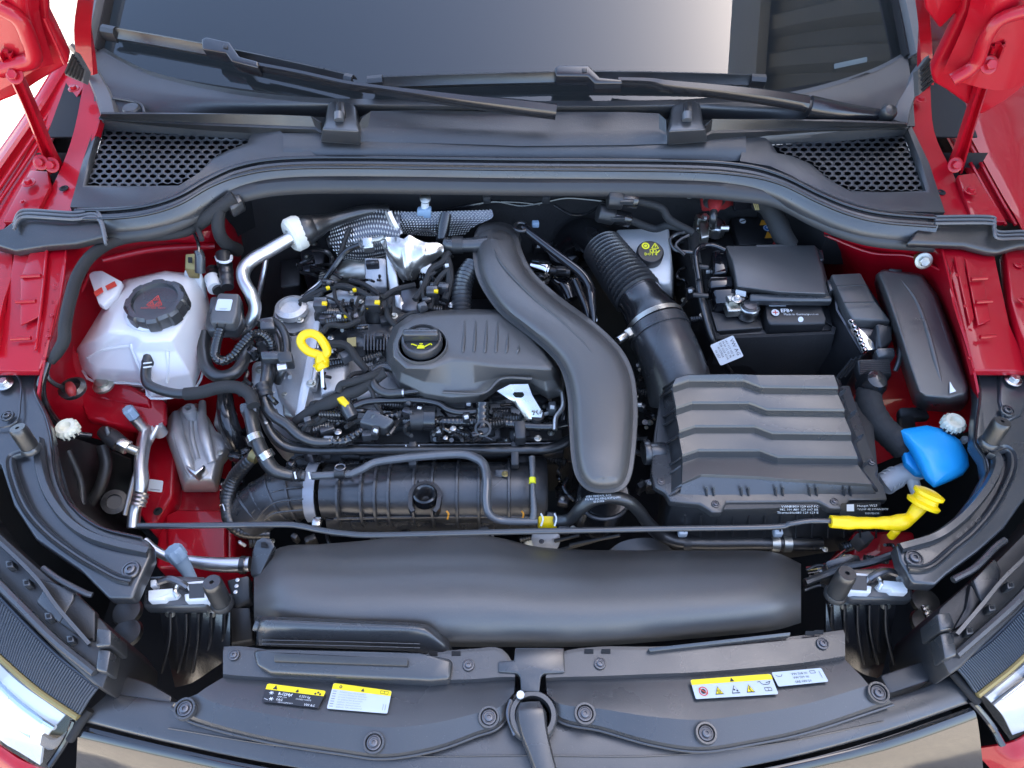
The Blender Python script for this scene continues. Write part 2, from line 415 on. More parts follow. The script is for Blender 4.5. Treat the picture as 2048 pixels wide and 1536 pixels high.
# inner wing panels
MB().grid([pq(118,440,.965, 210,455,.955, 340,440,.94, 450,430,.90, 500,470,.70),
           pq(128,500,.96, 200,490,.93, 330,480,.915, 445,478,.89, 520,500,.68),
           pq(126,560,.955, 180,560,.88, 300,540,.83, 420,560,.78, 520,600,.60),
           pq(95,700,.935, 150,700,.82, 260,740,.74, 400,780,.66, 500,820,.52),
           pq(78,790,.90, 130,800,.80, 250,820,.70, 330,850,.62, 470,880,.48),
           pq(74,850,.86, 120,860,.74, 240,890,.64, 320,920,.56, 460,960,.45)]).build('inner_wing', 'red_paint', body)
MB().grid([pq(1945,440,.965, 1840,450,.955, 1700,440,.94, 1600,400,.92, 1530,420,.70),
           pq(1915,500,.96, 1840,490,.945, 1700,480,.915, 1620,450,.88, 1520,500,.68),
           pq(1900,580,.955, 1850,560,.88, 1720,560,.83, 1640,560,.74, 1520,600,.60),
           pq(1935,700,.935, 1890,690,.82, 1780,740,.74, 1640,780,.66, 1530,820,.52),
           pq(1955,790,.90, 1900,800,.78, 1790,830,.68, 1720,860,.62, 1560,900,.48),
           pq(1960,860,.86, 1910,870,.74, 1800,910,.62, 1720,940,.55, 1560,980,.45)]).build('inner_wing', 'red_paint', body)
# swages pressed along the upper wing
for r in ([(215,492,.935), (300,470,.935), (420,452,.918)], [(205,520,.915), (310,498,.905), (430,492,.89)], [(1850,500,.945), (1760,476,.93), (1650,462,.908)]):
    MB().tube(r, 7, 10).build('swage', 'red_paint', body)
# chassis rails
MB().prism(pq(318,985,.60, 345,965,.61, 455,965,.61, 470,985,.60, 470,1135,.585, 310,1135,.585), .12).build('chassis_rail', 'red_paint', body, .008, 3)
MB().prism(pq(330,1030,.612, 355,1018,.618, 452,1018,.618, 452,1120,.60, 335,1120,.60), .02).build('rail_reinforcement', 'red_paint', body, .005, 3)
MB().prism(pq(272,850,.66, 330,840,.67, 350,900,.66, 345,990,.64, 300,1060,.62, 262,1000,.63), .05).build('rail_flange', 'red_paint', body, .006, 3)
for u, v, r in ((316,1023,9), (293,953,5)):
    place('rivet', _rivet, 'void', 'opening', P(u, v, .642), body, r*mpp(P(u, v, .642)))
MB().prism(pq(1700,1060,.60, 1830,1060,.60, 1840,1140,.58, 1705,1140,.58), .12).build('chassis_rail', 'red_paint', body, .008, 3)
MB().prism(pq(150,782,.78, 215,770,.78, 330,800,.755, 330,840,.74, 300,865,.735, 175,838,.75), .015).build('strut_mount', 'red_paint', body, .004, 3)
MB().prism(pq(128,700,.83, 160,705,.82, 230,752,.79, 300,790,.765, 300,812,.76, 180,800,.765, 132,770,.79), .02).build('wing_bracket', 'red_paint', body, .004, 3)
# wing flanges with pressed beads
f = MB().prism(pq(30,488,.962, 132,494,.962, 126,560,.955, 108,650,.94, 78,741,.925, -20,741,.925, -20,700,.93, 12,620,.94, 22,545,.955), .012).build('wing_flange', 'red_paint', body, .002, 2)
MB().tube(pq(94,500,.966, 84,600,.953, 72,700,.936), 3, 8).build('bead', 'red_paint', f)
MB().prism(pq(58,506,.966, 92,500,.966, 80,630,.95, 40,650,.947, 40,560,.957), .004).build('pressed_panel', 'red_paint', f, .002)
for u, v, z in ((62,551,.961), (52,602,.954), (42,676,.943)):
    MB().tube([(u-20, v+2, z), (u+20, v, z)], 4, 8).build('bead', 'red_paint', f)
f = MB().prism(pq(1885,494,.962, 1985,488,.962, 2000,560,.955, 2020,650,.94, 2060,741,.925, 1948,741,.925, 1925,650,.94, 1905,560,.955), .012).build('wing_flange', 'red_paint', body, .002, 2)
MB().prism(pq(1908,512,.966, 1926,512,.966, 1949,636,.947, 1940,650,.945), .004).build('pressed_panel', 'red_paint', f, .0015)
MB().prism(pq(1930,515,.967, 1966,545,.963, 1982,640,.948, 1956,650,.947), .004).build('pressed_panel', 'red_paint', f, .0015)
for u, v, z in ((1958,556,.966), (1968,602,.958), (1976,672,.946)):
    MB().tube([(u-16, v+2, z), (u+16, v, z)], 4, 8).build('bead', 'red_paint', f)
for u, v, z in ((1914,550,.962), (1930,612,.955), (1940,660,.947), (1950,690,.94)):
    place('rivet', _rivet, 'red_paint', 'rivet', P(u, v, z+.004), f, 4*mpp(P(u, v, z)))
for u, v, z in ((110,570,.96), (104,630,.95), (96,672,.944)):
    place('rivet', _rivet, 'red_paint', 'rivet', P(u, v, z), f, 4*mpp(P(u, v, z)))
for i in range(8):
    k = i/7; p = P(122-34*k, 520+196*k, .957-.026*k); place('rivet', _rivet, 'red_paint', 'spot_weld', p, body, .0028)
    p = P(1896+44*k, 520+196*k, .957-.026*k); place('rivet', _rivet, 'red_paint', 'spot_weld', p, body, .0028)
MB().tube(pq(132,498,.962, 127,560,.955, 109,650,.94, 80,738,.926), 2.4, 8).build('sealer_bead', 'red_paint', body)
MB().tube(pq(1884,498,.962, 1904,580,.955, 1924,650,.94, 1947,738,.926), 2.4, 8).build('sealer_bead', 'red_paint', body)
MB().tube(pq(180,545,.90, 150,620,.86, 145,690,.83, 170,740,.80), 3, 8).build('sealer_bead', 'red_paint', body)
MB().tube(pq(1650,470,.90, 1740,505,.91, 1820,512,.92, 1880,540,.93), 3, 8).build('sealer_bead', 'red_paint', body)
# bolt standing out of the inner wing (right)
p = P(1842, 518, .935); d = Vector((-.15, -.8, .45)).normalized()
b = MB().cyl(p-d*.012, p+d*.012, .0075).build('stud', 'gold_seal', body)
place('hex', _hex, 'zinc', 'bolt_head', p+d*.012, b, .013, d)
# scuttle side channels (strips left and right of the cowl)
MB().grid([pq(196,-60,1.30, 165,-60,1.30), pq(182,60,1.15, 148,60,1.15), pq(186,150,1.075, 158,150,1.07)], thick=.01).build('pillar_base', 'red_paint', body)
MB().grid([pq(1822,-60,1.30, 1848,-60,1.30), pq(1838,60,1.15, 1862,60,1.15), pq(1845,170,1.06, 1868,170,1.055)], thick=.01).build('pillar_base', 'red_paint', body)
MB().grid([pq(196,150,1.06, 168,160,1.055), pq(200,240,1.03, 148,262,1.02), pq(165,330,1.0, 118,345,.99), pq(140,430,.985, 72,430,.975)], thick=.012).build('scuttle_side', 'red_paint', body)
MB().grid([pq(1835,150,1.06, 1860,165,1.055), pq(1815,240,1.03, 1868,262,1.02), pq(1860,330,1.0, 1905,345,.99), pq(1885,440,.985, 1950,440,.975)], thick=.012).build('scuttle_side', 'red_paint', body)
place('rivet', _rivet, 'void', 'opening', P(128, 377, .99), body, .007)
place('rivet', _rivet, 'void', 'opening', P(1882, 385, .99), body, .007)
MB().prism(pq(60,340,.998, 96,342,.998, 100,372,.992, 66,442,.98, 5,442,.98, 30,395,.988), .01).build('hinge_plate', 'red_paint', body, .002)
MB().prism(pq(1915,350,.998, 1950,345,.998, 1985,400,.988, 2012,442,.98, 1945,442,.98), .01).build('hinge_plate', 'red_paint', body, .002)
hexb(58, 366, .999, 13, body, 'red_paint'); hexb(148, 178, 1.066, 11, body, 'red_paint'); hexb(46, 404, .99, 6, body, 'red_paint')
hexb(1940, 382, .996, 13, body, 'red_paint'); hexb(1842, 200, 1.05, 10, body, 'red_paint')
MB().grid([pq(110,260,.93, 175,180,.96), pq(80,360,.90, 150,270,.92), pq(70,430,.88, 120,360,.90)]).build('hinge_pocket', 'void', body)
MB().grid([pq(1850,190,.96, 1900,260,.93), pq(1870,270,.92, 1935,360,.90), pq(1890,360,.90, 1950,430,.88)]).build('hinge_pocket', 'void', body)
# bulkhead behind the engine, floor of the bay
MB().add([(-.78, 1.055, 1.0), (.78, 1.055, 1.0), (.78, 1.055, .1), (-.78, 1.055, .1)], [[0, 1, 2, 3]]).build('bulkhead', 'felt', body)
MB().add([(-.86, .15, .22), (.86, .15, .22), (.86, 1.1, .22), (-.86, 1.1, .22)], [[0, 1, 2, 3]]).build('undertray', 'void', body)
for sx in (-1, 1): MB().box(Vector((sx*.845, .66, .55)), (.01, 1.0, .74)).build('wheel_arch_liner', 'void', body)
MB().box(Vector((0, .19, .40)), (1.56, .01, .40)).build('front_liner', 'void', body)

# outer wings
def wing(name, label, edge, sgn):
    e = [P(*q) for q in edge]; rows = []
    for dx, dz in ((.0, -.03), (.0, 0), (.012, .001), (.028, -.006), (.038, -.03), (.045, -.10), (.05, -.3), (.05, -.6)):
        rows.append([q+Vector((sgn*dx, 0, dz)) for q in e])
    t = thing(name, label, 'wing', e[2])
    MB().grid(rows, 5, 2, .002).build('wing_skin', 'red_paint', t)
    return t
wl = wing('front_wing', 'red outer wing running along the sunlit left side of the picture', pq(138,128,1.045, 78,225,.998, -5,345,.98, -90,470,.966, -190,640,.945, -230,720,.935), -1)
for off, rr in ((16, 4), (34, 3)):
    MB().tube(pq(138+off,140,1.035, 80+off,232,.99, 0+off,352,.975, -80+off,470,.962), rr, 8).build('gutter_rib', 'red_paint', wl)
MB().grid([pq(128,140,1.035, 172,165,1.035), pq(66,240,.985, 112,262,.985), pq(-10,362,.968, 50,385,.968), pq(-70,450,.955, 0,470,.955)], thick=.004).build('gutter', 'red_paint', wl)
mb = MB()
RW = [pq(1838,-60,1.16, 1900,-60,1.13, 1990,-40,1.09, 2120,0,.96, 2250,60,.6), pq(1866,100,1.05, 1920,110,1.055, 2020,120,1.03, 2130,140,.93, 2260,190,.6), pq(1900,190,1.0, 1950,190,1.01, 2030,195,1.0, 2140,230,.90, 2260,300,.6),
      pq(1950,290,.985, 1995,285,.99, 2060,295,.98, 2160,330,.88, 2280,400,.6), pq(2005,390,.972, 2035,385,.975, 2070,400,.955, 2130,430,.86, 2250,500,.6), pq(2040,450,.962, 2062,448,.962, 2080,460,.94, 2130,480,.86, 2220,560,.6), pq(2110,600,.94, 2130,600,.935, 2150,610,.91, 2180,640,.84, 2260,720,.6)]
wr = thing('front_wing', 'broad red outer wing under the bonnet hinge on the shaded right side', 'wing', (1990, 290, .98))
mb.grid(RW, 4, 4, .003).build('wing_skin', 'red_paint', wr)
MB().grid([pq(1850,150,1.035, 1895,180,.985), pq(1880,240,.985, 1952,285,.97), pq(1940,350,.97, 2008,385,.96), pq(1990,430,.955, 2045,450,.948)], thick=.004).build('gutter', 'red_paint', wr)
for off in (-14, -34):
    MB().tube(pq(1900+off,190,1.005, 1955+off,290,.985, 2010+off,390,.972, 2045+off,450,.962), 3.5, 8).build('gutter_rib', 'red_paint', wr)

MB().prism(pq(-60,478,.958, 24,500,.958, 27,545,.954, 8,600,.949, -14,700,.944, -90,700,.944), .02).build('wing_edge', 'red_paint', wl, .003, 2)
MB().prism(pq(2010,500,.958, 2050,482,.958, 2120,470,.958, 2150,735,.942, 2072,738,.942, 2040,660,.947, 2022,600,.951), .02).build('wing_edge', 'red_paint', wr, .003, 2)
for u, v in ((2036,530), (2044,600)): place('rivet', _rivet, 'red_paint', 'rivet', P(u, v, .957), wr, .006)
# bonnet, standing open over the frame
bon = thing('bonnet', 'raised red bonnet whose two rear corners hang into the top of the picture', 'bonnet', (0, 1.0, 1.4) if False else Vector((0, 1.0, 1.4)))
b0, b1 = Vector((0, 1.05, 1.42)), Vector((0, 1.06, 2.25)); X = Vector((1, 0, 0))
MB().grid([[b0-X*.68+Vector((0, .06, -.06)), b0-X*.35, b0, b0+X*.35, b0+X*.68+Vector((0, .06, -.06))],
           [b0.lerp(b1, .5)-X*.72, b0.lerp(b1, .5)-X*.36+Vector((0, .03, 0)), b0.lerp(b1, .5)+Vector((0, .04, 0)), b0.lerp(b1, .5)+X*.36+Vector((0, .03, 0)), b0.lerp(b1, .5)+X*.72],
           [b1-X*.62, b1-X*.3+Vector((0, .02, .03)), b1+Vector((0, .03, .04)), b1+X*.3+Vector((0, .02, .03)), b1+X*.62]], 5, 5, .02).build('bonnet_panel', 'red_paint', bon)
nl = (b1-b0).cross(X).normalized(); nl = nl if nl.y < 0 else -nl
MB().grid([[b0.lerp(b1, k)+X*x*(.62-.06*k)+nl*(.030-.035*abs(x)**3)+Vector((0, 0, .03*(1-abs(x)))) for x in (-1, -.5, 0, .5, 1)] for k in (-.02, .3, .6, .96)], 4, 3, .008).build('added_dark_mat', 'felt', bon)  # unseen mat, added to keep the bonnet's red reflection off the plastics
def py(y, *c): return [PY(c[i], c[i+1], y) for i in range(0, len(c), 2)]
c1 = MB().prism(py(1.0, 139,128, 112,70, 96,38, 92,-60, -120,-120, -120,240, 0,206, 40,190, 76,166), Vector((0, .02, .008))).build('corner_panel', 'red_paint', bon, .005, 3)
MB().grid([py(.985, 92,-60, 78,20, 108,128), py(.965, 40,-60, 45,40, 72,140), py(.97, -20,-60, 0,60, 20,170), py(.985, -90,-60, -80,80, -60,210)], 4, 4, .006).build('inner_frame', 'red_paint', c1)
MB().tube(py(.96, 0,15, 40,40, 62,90, 66,118, 40,128, 0,140), 16, 10).build('stiffener', 'red_paint', c1)
MB().tube(py(.978, 130,128, 106,76, 88,36), 3.5, 8).build('hem', 'red_paint', c1)
c2 = MB().prism(py(1.0, 1938,-70, 1925,20, 1862,150, 1868,168, 1890,180, 1962,232, 2010,205, 2062,165, 2160,140, 2160,-120), Vector((0, .02, .008))).build('corner_panel', 'red_paint', bon, .005, 3)
MB().grid([py(.985, 1945,-60, 1935,30, 1885,145), py(.965, 1990,-60, 1985,50, 1940,170), py(.97, 2040,-60, 2040,70, 2010,180), py(.985, 2110,-60, 2110,80, 2080,150)], 4, 4, .006).build('inner_frame', 'red_paint', c2)
MB().tube(py(.955, 2060,20, 2000,40, 1970,80, 1950,130, 1905,160), 14, 10).build('stiffener', 'red_paint', c2)
MB().prism(py(1.012, 1950,-50, 1930,10, 1880,60, 1850,20, 1840,-50), Vector((0, .02, .01))).build('lower_lip', 'red_paint', bon, .004, 3)
def hinge(pts, side):
    arm = MB().sweep([PY(*q) for q in pts], [14, 12, 12, 13, 16], [(-1, -.006), (-.85, 0), (-.5, .002), (-.3, -.006), (.3, -.006), (.5, .002), (.85, 0), (1, -.006)], up=Vector((-.25*side, -.8, .55)), thick=.005).build('hinge_arm', 'red_paint', bon)
    return arm
h1 = hinge(((8, 110, .955), (45, 190, .975), (72, 255, 1.0), (95, 310, 1.02), (112, 348, 1.035)), -1)
h2 = hinge(((1998, 95, .955), (1968, 170, .975), (1945, 240, 1.0), (1926, 300, 1.02), (1910, 348, 1.035)), 1)
for (u, v), hh in (((104, 330), h1), ((82, 325), h1), ((1910, 330), h2), ((1978, 130), h2), ((30, 150), h1)):
    p = PY(u, v, 1.0 if v > 200 else .95); place('hex', _hex, 'red_paint', 'pivot_bolt', p, hh, .012, Vector((0, -.8, .6)))
# little vent louvres by the bonnet corners
for pts, n, lab in ((py(1.10, 150,102, 172,140, 166,165, 130,150), 5, 'grey louvred drain vent by the left bonnet corner'), (py(1.10, 1858,110, 1866,165, 1838,190, 1836,140), 5, 'grey louvred drain vent by the right bonnet corner')):
    t = thing('drain_vent', lab, 'vent', pts[0])
    MB().prism(pts, Vector((0, .01, -.01))).build('vent_panel', 'grey_trim', t)
    for i in range(n):
        k = (i+.5)/n; a = pts[0].lerp(pts[1], k)*.9+pts[3].lerp(pts[2], k)*.1; b = pts[0].lerp(pts[1], k)*.1+pts[3].lerp(pts[2], k)*.9
        MB().tube([a+Vector((0, -.004, .003)), b+Vector((0, -.004, .003))], .0025, 6, px=False).build('louvre', 'void', t)
# ================================================================== windscreen
TW = tan(radians(28))
def Wp(u, v, h=0):
    """point of the curved windscreen seen at u,v, h metres above it"""
    d = ray(u, v); t = 1.2
    for _ in range(12):
        p = CAM+d*t; e = p.z-(1.06+h*1.13+(p.y-1.10-.27*p.x*p.x)*TW)
        t -= e/(d.z-TW*(d.y-.54*p.x*d.x))
    return CAM+d*t
ws = thing('windscreen', 'windscreen with a broad sky reflection behind the two wipers', 'windscreen', Vector((0, 1.1, 1.06)))
rows = []
for k in (-.005, .1, .25, .45, .7):
    rows.append([Vector((x*(1-.10*max(k, 0)), 1.10+.27*x*x+k*cos(radians(28)), 1.06+k*sin(radians(28)))) for x in (-.80, -.6, -.4, -.2, 0, .2, .4, .6, .80)])
MB().grid(rows, 4, 3, 0).build('glass', 'windshield_glass', ws)
for us, lab in (([(196, 98), (206, 50), (216, 0), (228, -60)], 0), ([(1812, 112), (1800, 50), (1790, 0), (1778, -60)], 0)):
    MB().sweep([Wp(u-(6 if u < 1000 else -6), v, .012) for u, v in us], [9, 9, 9, 9], [(-1, 0), (-.7, .006), (.5, .004), (1, -.004)], thick=.008).build('edge_seal', 'void', ws)
    s = -1 if us[0][0] < 1000 else 1
    MB().sweep([Wp(u+s*24, v, .02) for u, v in us], [15, 15, 16, 18], [(-1, 0), (-.7, .010), (.6, .010), (1, 0)], thick=.01).build('pillar_trim', 'grey_trim', ws)
dash = thing('dashboard', 'dark dashboard top seen through the right end of the windscreen', 'dashboard', Vector((0, 1.5, 1.04)))
MB().grid([[Vector((x, y, z)) for x in (-.78, -.4, 0, .4, .78)] for y, z in ((1.10, 1.0), (1.35, 1.05), (1.6, 1.08), (1.9, 1.10), (2.4, 1.2), (2.8, 1.6))], 3, 3).build('dash_top', 'dash_dark', dash)
q = Quad([Wp(1668, 138, -.012), Wp(1734, 124, -.012), Wp(1734, 114, -.012), Wp(1668, 128, -.012)])
vp = q.sheet('vin_plate', 'label_white', dash, .2)
mb = MB(); q.text(mb, 'M2U0N03A0V6K', .05, .2, .5)
mb.build('plate_lettering', 'print_grey', vp)

# ================================================================== wipers
def wiper(label, blade, arm, armw, joint, cap, endcaps, pivot=None):
    t = thing('wiper', label, 'wiper', Wp(*joint[0]))
    bl = [Wp(u, v, .022) for u, v in blade]
    b = MB().sweep(bl, [11]*len(bl), [(-1, -.004), (-.6, .006), (-.2, .009), (.2, .003), (1, -.002)], up=Vector((0, -.47, .88)), thick=.006).build('blade', 'rubber', t)
    MB().sweep([Wp(u, v+5, .008) for u, v in blade], [3]*len(bl), [(-1, 0), (1, 0)], up=Vector((0, -.47, .88)), thick=.012).build('squeegee', 'void', b)
    for u0, v0, u1, v1 in endcaps:
        MB().sweep([Wp(u0, v0, .024), Wp((u0+u1)/2, (v0+v1)/2, .024), Wp(u1, v1, .024)], 13, [(-1, -.006), (-.6, .007), (0, .009), (.6, .006), (1, -.005)], up=Vector((0, -.47, .88)), thick=.008).build('end_cap', 'dark_plastic', b)
    MB().prism([Wp(u, v, .048) for u, v in joint], Vector((0, .47, -.88))*.028).build('joint_cover', 'arm_black', t, .003, 3)
    MB().prism([Wp(u, v, .050) for u, v in cap], Vector((0, .47, -.88))*.004).build('release_button', 'dark_plastic', t, .001)
    n = len(arm)
    MB().sweep([Wp(u, v, h) for u, v, h in arm], armw, [(-1, -.007), (-.9, 0), (-.5, .004), (.5, .004), (.9, 0), (1, -.007)], up=Vector((0, -.47, .88)), thick=.005).build('arm', 'arm_black', t)
    return t
w1 = wiper('wiper lying higher up on the left side of the windscreen, blade rising to the left', [(207, 61), (330, 82), (470, 108), (600, 136), (706, 160)],
    [(505, 128, .036), (600, 146, .038), (690, 166, .040), (760, 176, .042), (820, 184, .044), (930, 198, .046), (1040, 210, .048), (1113, 219, .048)], [6, 6, 6, 6, 8, 11, 14, 14],
    [(402, 78), (412, 73), (458, 83), (478, 112), (516, 122), (516, 136), (462, 122), (452, 106), (404, 98)], [(445, 88), (455, 90), (455, 97), (445, 95)], [(207, 60, 233, 65), (690, 157, 706, 161)])
w2 = wiper('wiper lying nearly level across the middle and right of the windscreen', [(736, 164), (900, 158), (1060, 154), (1180, 152), (1350, 154), (1529, 160)],
    [(1236, 160, .036), (1300, 162, .040), (1337, 168, .043), (1440, 178, .046), (1540, 190, .048), (1618, 203, .048)], [6, 7, 10, 12, 14, 15],
    [(1109, 135), (1118, 130), (1178, 130), (1200, 154), (1246, 158), (1246, 167), (1190, 167), (1176, 152), (1112, 152)], [(1164, 136), (1174, 136), (1174, 144), (1164, 144)], [(736, 164, 766, 161), (1500, 159, 1529, 161)])
MB().sweep([Wp(1624, 206, .046), Wp(1680, 217, .046), Wp(1740, 225, .040), Wp(1778, 229, .034)], [21, 19, 15, 13], [(-1, -.012), (-.8, 0), (-.3, .006), (.4, .005), (.8, 0), (1, -.012)], up=Vector((0, -.47, .88)), thick=.006).build('arm_head', 'arm_black', w2)
MB().lathe([(.001, .014), (.009, .012), (.013, .006), (.014, -.01)], Wp(1775, 227, .045), Vector((0, -.47, .88))).build('pivot_cap', 'rubber', w2)

# ================================================================== cowl
cw = thing('cowl_panel', 'matt black plastic scuttle panel below the windscreen with two honeycomb grilles', 'cowl', (1024, 300, 1.02))
top = [(188,92), (240,122), (300,150), (400,175), (520,194), (650,204), (850,208), (1024,210), (1250,209), (1420,205), (1520,200), (1610,186), (1710,158), (1770,134), (1815,108)]
flap = [(190,236), (235,234), (300,232), (400,232), (520,233), (650,234), (850,235), (1024,236), (1250,236), (1420,240), (1520,243), (1610,246), (1710,248), (1770,250), (1830,252)]
MB().grid([[Wp(u, v-8, .001) for u, v in top], [Wp(u, v, .008) for u, v in top], [Wp(u, v+4, .009) for u, v in top], [Wp(u, v+4, .009).lerp(P(f[0], f[1], 1.034), .5)+Vector((0, 0, .004)) for (u, v), f in zip(top, flap)], [P(u, v, 1.028) for u, v in flap]], 3, 4, .004).build('scuttle', 'cowl_plastic', cw)
UPW = Vector((0, -.3, .95))
for pts in (pq(142,88,1.10, 160,108,1.085, 186,150,1.065, 206,190,1.05, 218,232,1.035), pq(1852,112,1.09, 1838,140,1.075, 1822,180,1.055, 1806,215,1.043, 1800,246,1.035)):
    MB().sweep(pts, [4, 9, 14, 18, 18], [(-1, -.006), (-.7, .003), (.7, .003), (1, -.006)], thick=.006, up=UPW).build('end_trim', 'grey_trim', cw)
MB().tube(pq(226,196,1.048, 262,202,1.047, 283,210,1.045, 289,226,1.043), 3, 8).build('drain_bead', 'cowl_plastic', cw)
MB().lathe([(.001, .003), (.012, .003), (.014, 0)], P(262, 217, 1.046)).build('blanking_plug', 'cowl_plastic', cw)
# upright rubber lips
def lip(*c):
    n = len(c)//4; t = [P(c[4*i], c[4*i+1], 1.052) for i in range(n)]; b = [P(c[4*i+2], c[4*i+3], 1.022) for i in range(n)]
    MB().grid([t, [a.lerp(q, .5)+Vector((0, -.001, 0)) for a, q in zip(t, b)], [a.lerp(q, .55)+Vector((0, -.006, 0)) for a, q in zip(t, b)], b], 1, 1, .003).build('rubber_lip', 'rubber', cw)
lip(202,228,198,240, 300,228,310,252, 420,228,430,262, 560,230,560,270, 622,233,638,272, 640,246,646,274)
lip(724,236,700,284, 742,222,730,284, 850,220,850,286, 984,223,984,290, 1036,223,1036,292, 1250,224,1250,290, 1318,227,1318,288, 1332,240,1334,288)
lip(1412,252,1404,282, 1425,238,1420,282, 1550,240,1550,272, 1680,243,1690,264, 1812,248,1816,256)
# front band of the cowl and double seal ridge
seal = [(150,421,.99), (232,419,.992), (300,410,.994), (360,390,.998), (420,356,1.002), (480,331,1.005), (560,318,1.007), (700,315,1.008), (1024,319,1.008), (1350,322,1.008), (1480,330,1.006), (1560,350,1.003), (1640,388,.998), (1700,412,.994), (1765,427,.992), (1872,436,.99)]
wid = [24,24,24,24,24,23,21,20,20,21,23,24,26,28,28,28]
sl_ = MB().sweep([(u, v+9, z) for u, v, z in seal], wid, [(-1, -.016), (-.92, -.004), (-.75, .003), (-.55, .004), (-.38, -.004), (-.2, -.005), (0, .0), (.25, .004), (.45, .002), (.6, -.006), (.9, -.012), (1, -.022)], 8, thick=.005).build('bonnet_seal', 'satin_plastic', cw)
MB().sweep([(u, v+36+(8 if 460 < u < 1500 else 0), z-.018) for u, v, z in seal], [x*.8 for x in wid], [(-1, .0), (-.6, .002), (.3, .001), (.8, -.006), (1, -.014)], 8, thick=.004).build('water_channel', 'dark_plastic', cw)
for dv, dz, r_ in ((0, .004, 4.2), (17, .003, 3.6)):
    MB().tube([(u, v+dv*(1.15 if 420 < u < 1560 else 1), z+dz) for u, v, z in seal], r_, 10, 8).build('seal_ridge', 'hose_gloss', sl_)
us = [566, 600, 640, 720, 850, 1024, 1200, 1335, 1410, 1460, 1492]
MB().grid([[P(u, 266, 1.028) for u in us], [P(u, 285, 1.022) for u in us], [P(u, 300, 1.016) for u in us], [P(u, 322+(8 if u < 530 else 14 if u > 1500 else 0), 1.002) for u in us]], 3, 4, .004).build('front_band', 'cowl_plastic', cw)
def hexgrille(inner, outer, zi, zo):
    pi_ = [P(u, v, z) for (u, v), z in zip(inner, zi)]; po = [P(u, v, z) for (u, v), z in zip(outer, zo)]
    m = MB(); n = len(pi_)
    mid = [a.lerp(b, .8)+Vector((0, 0, .004)) for a, b in zip(po, pi_)]
    low = [p-Vector((0, 0, .006)) for p in pi_]
    m.loft([[p-Vector((0, 0, .02)) for p in po], po, mid, pi_, low], True, False, False)
    m.build('grille_surround', 'cowl_plastic', cw, sharp=50)
    def inside(x, y):
        c = False; j = n-1
        for i in range(n):
            (xi, yi), (xj, yj) = inner[i], inner[j]
            if (yi > y) != (yj > y) and x < (xj-xi)*(y-yi)/(yj-yi)+xi: c = not c
            j = i
        return c
    # plane of the grille (fit z linearly in v)
    vs = [q[1] for q in inner]; z0 = max(zi); z1 = min(zi); va, vb = min(vs), max(vs)
    m = MB(); px, pyy = 19.5, 9.6; rj = 0
    v = va-10
    def pt(u, v, k=0): return P(u, v, z0+(z1-z0)*(v-va)/(vb-va)-.005-k)
    while v < vb+10:
        u = min(q[0] for q in inner)-20+(px/2 if rj % 2 else 0)
        while u < max(q[0] for q in inner)+20:
            if inside(u, v):
                O = []; I = []; I2 = []
                for k in range(6):
                    a = pi/6+k*pi/3; ox, oy = cos(a)*px/2/cos(pi/6), sin(a)*pyy*.667
                    O.append(pt(u+ox, v+oy)); I.append(pt(u+ox*.65, v+oy*.65, .0006)); I2.append(pt(u+ox*.65, v+oy*.65, .006))
                o = len(m.v); m.v += O+I+I2
                for k in range(6):
                    q = (k+1) % 6; m.f.append([o+k, o+q, o+6+q, o+6+k]); m.f.append([o+6+k, o+6+q, o+12+q, o+12+k])
            u += px
        v += pyy; rj += 1
    m.build('honeycomb_mesh', 'cowl_plastic', cw, sharp=25)
    m = MB(); lo_ = [p-Vector((0, 0, .17)) for p in pi_]; c_ = sum(lo_, Vector())/n+Vector((0, .07, 0)); lo_ = [c_+(p-c_)*.86 for p in lo_]; m.loft([[p-Vector((0, 0, .008)) for p in pi_], lo_], True, False, False)
    m.add(lo_+[c_], [[i, (i+1) % n, n] for i in range(n)]); m.build('plenum_box', 'void', cw)
hexgrille([(205,247), (350,258), (500,270), (495,286), (455,301), (420,320), (400,345), (360,371), (265,372), (170,371), (187,310)],
          [(193,240), (350,248), (560,262), (640,316), (540,322), (455,342), (405,366), (350,396), (280,415), (140,414), (166,320)],
          [1.016,1.016,1.016,1.015,1.014,1.011,1.008,1.003,1.002,1.002,1.01], [1.026,1.028,1.030,1.010,1.006,1.003,1.0,.997,.995,.992,1.008])
hexgrille([(1540,283), (1680,272), (1810,261), (1832,320), (1852,382), (1770,384), (1700,382), (1660,360), (1622,328), (1585,312), (1555,306)],
          [(1490,270), (1680,262), (1822,250), (1858,325), (1890,424), (1770,422), (1680,402), (1630,378), (1585,352), (1540,332), (1480,322)],
          [1.016,1.016,1.016,1.01,1.002,1.002,1.002,1.004,1.009,1.012,1.014], [1.024,1.028,1.028,1.008,.992,.993,.996,.999,1.002,1.005,1.008])
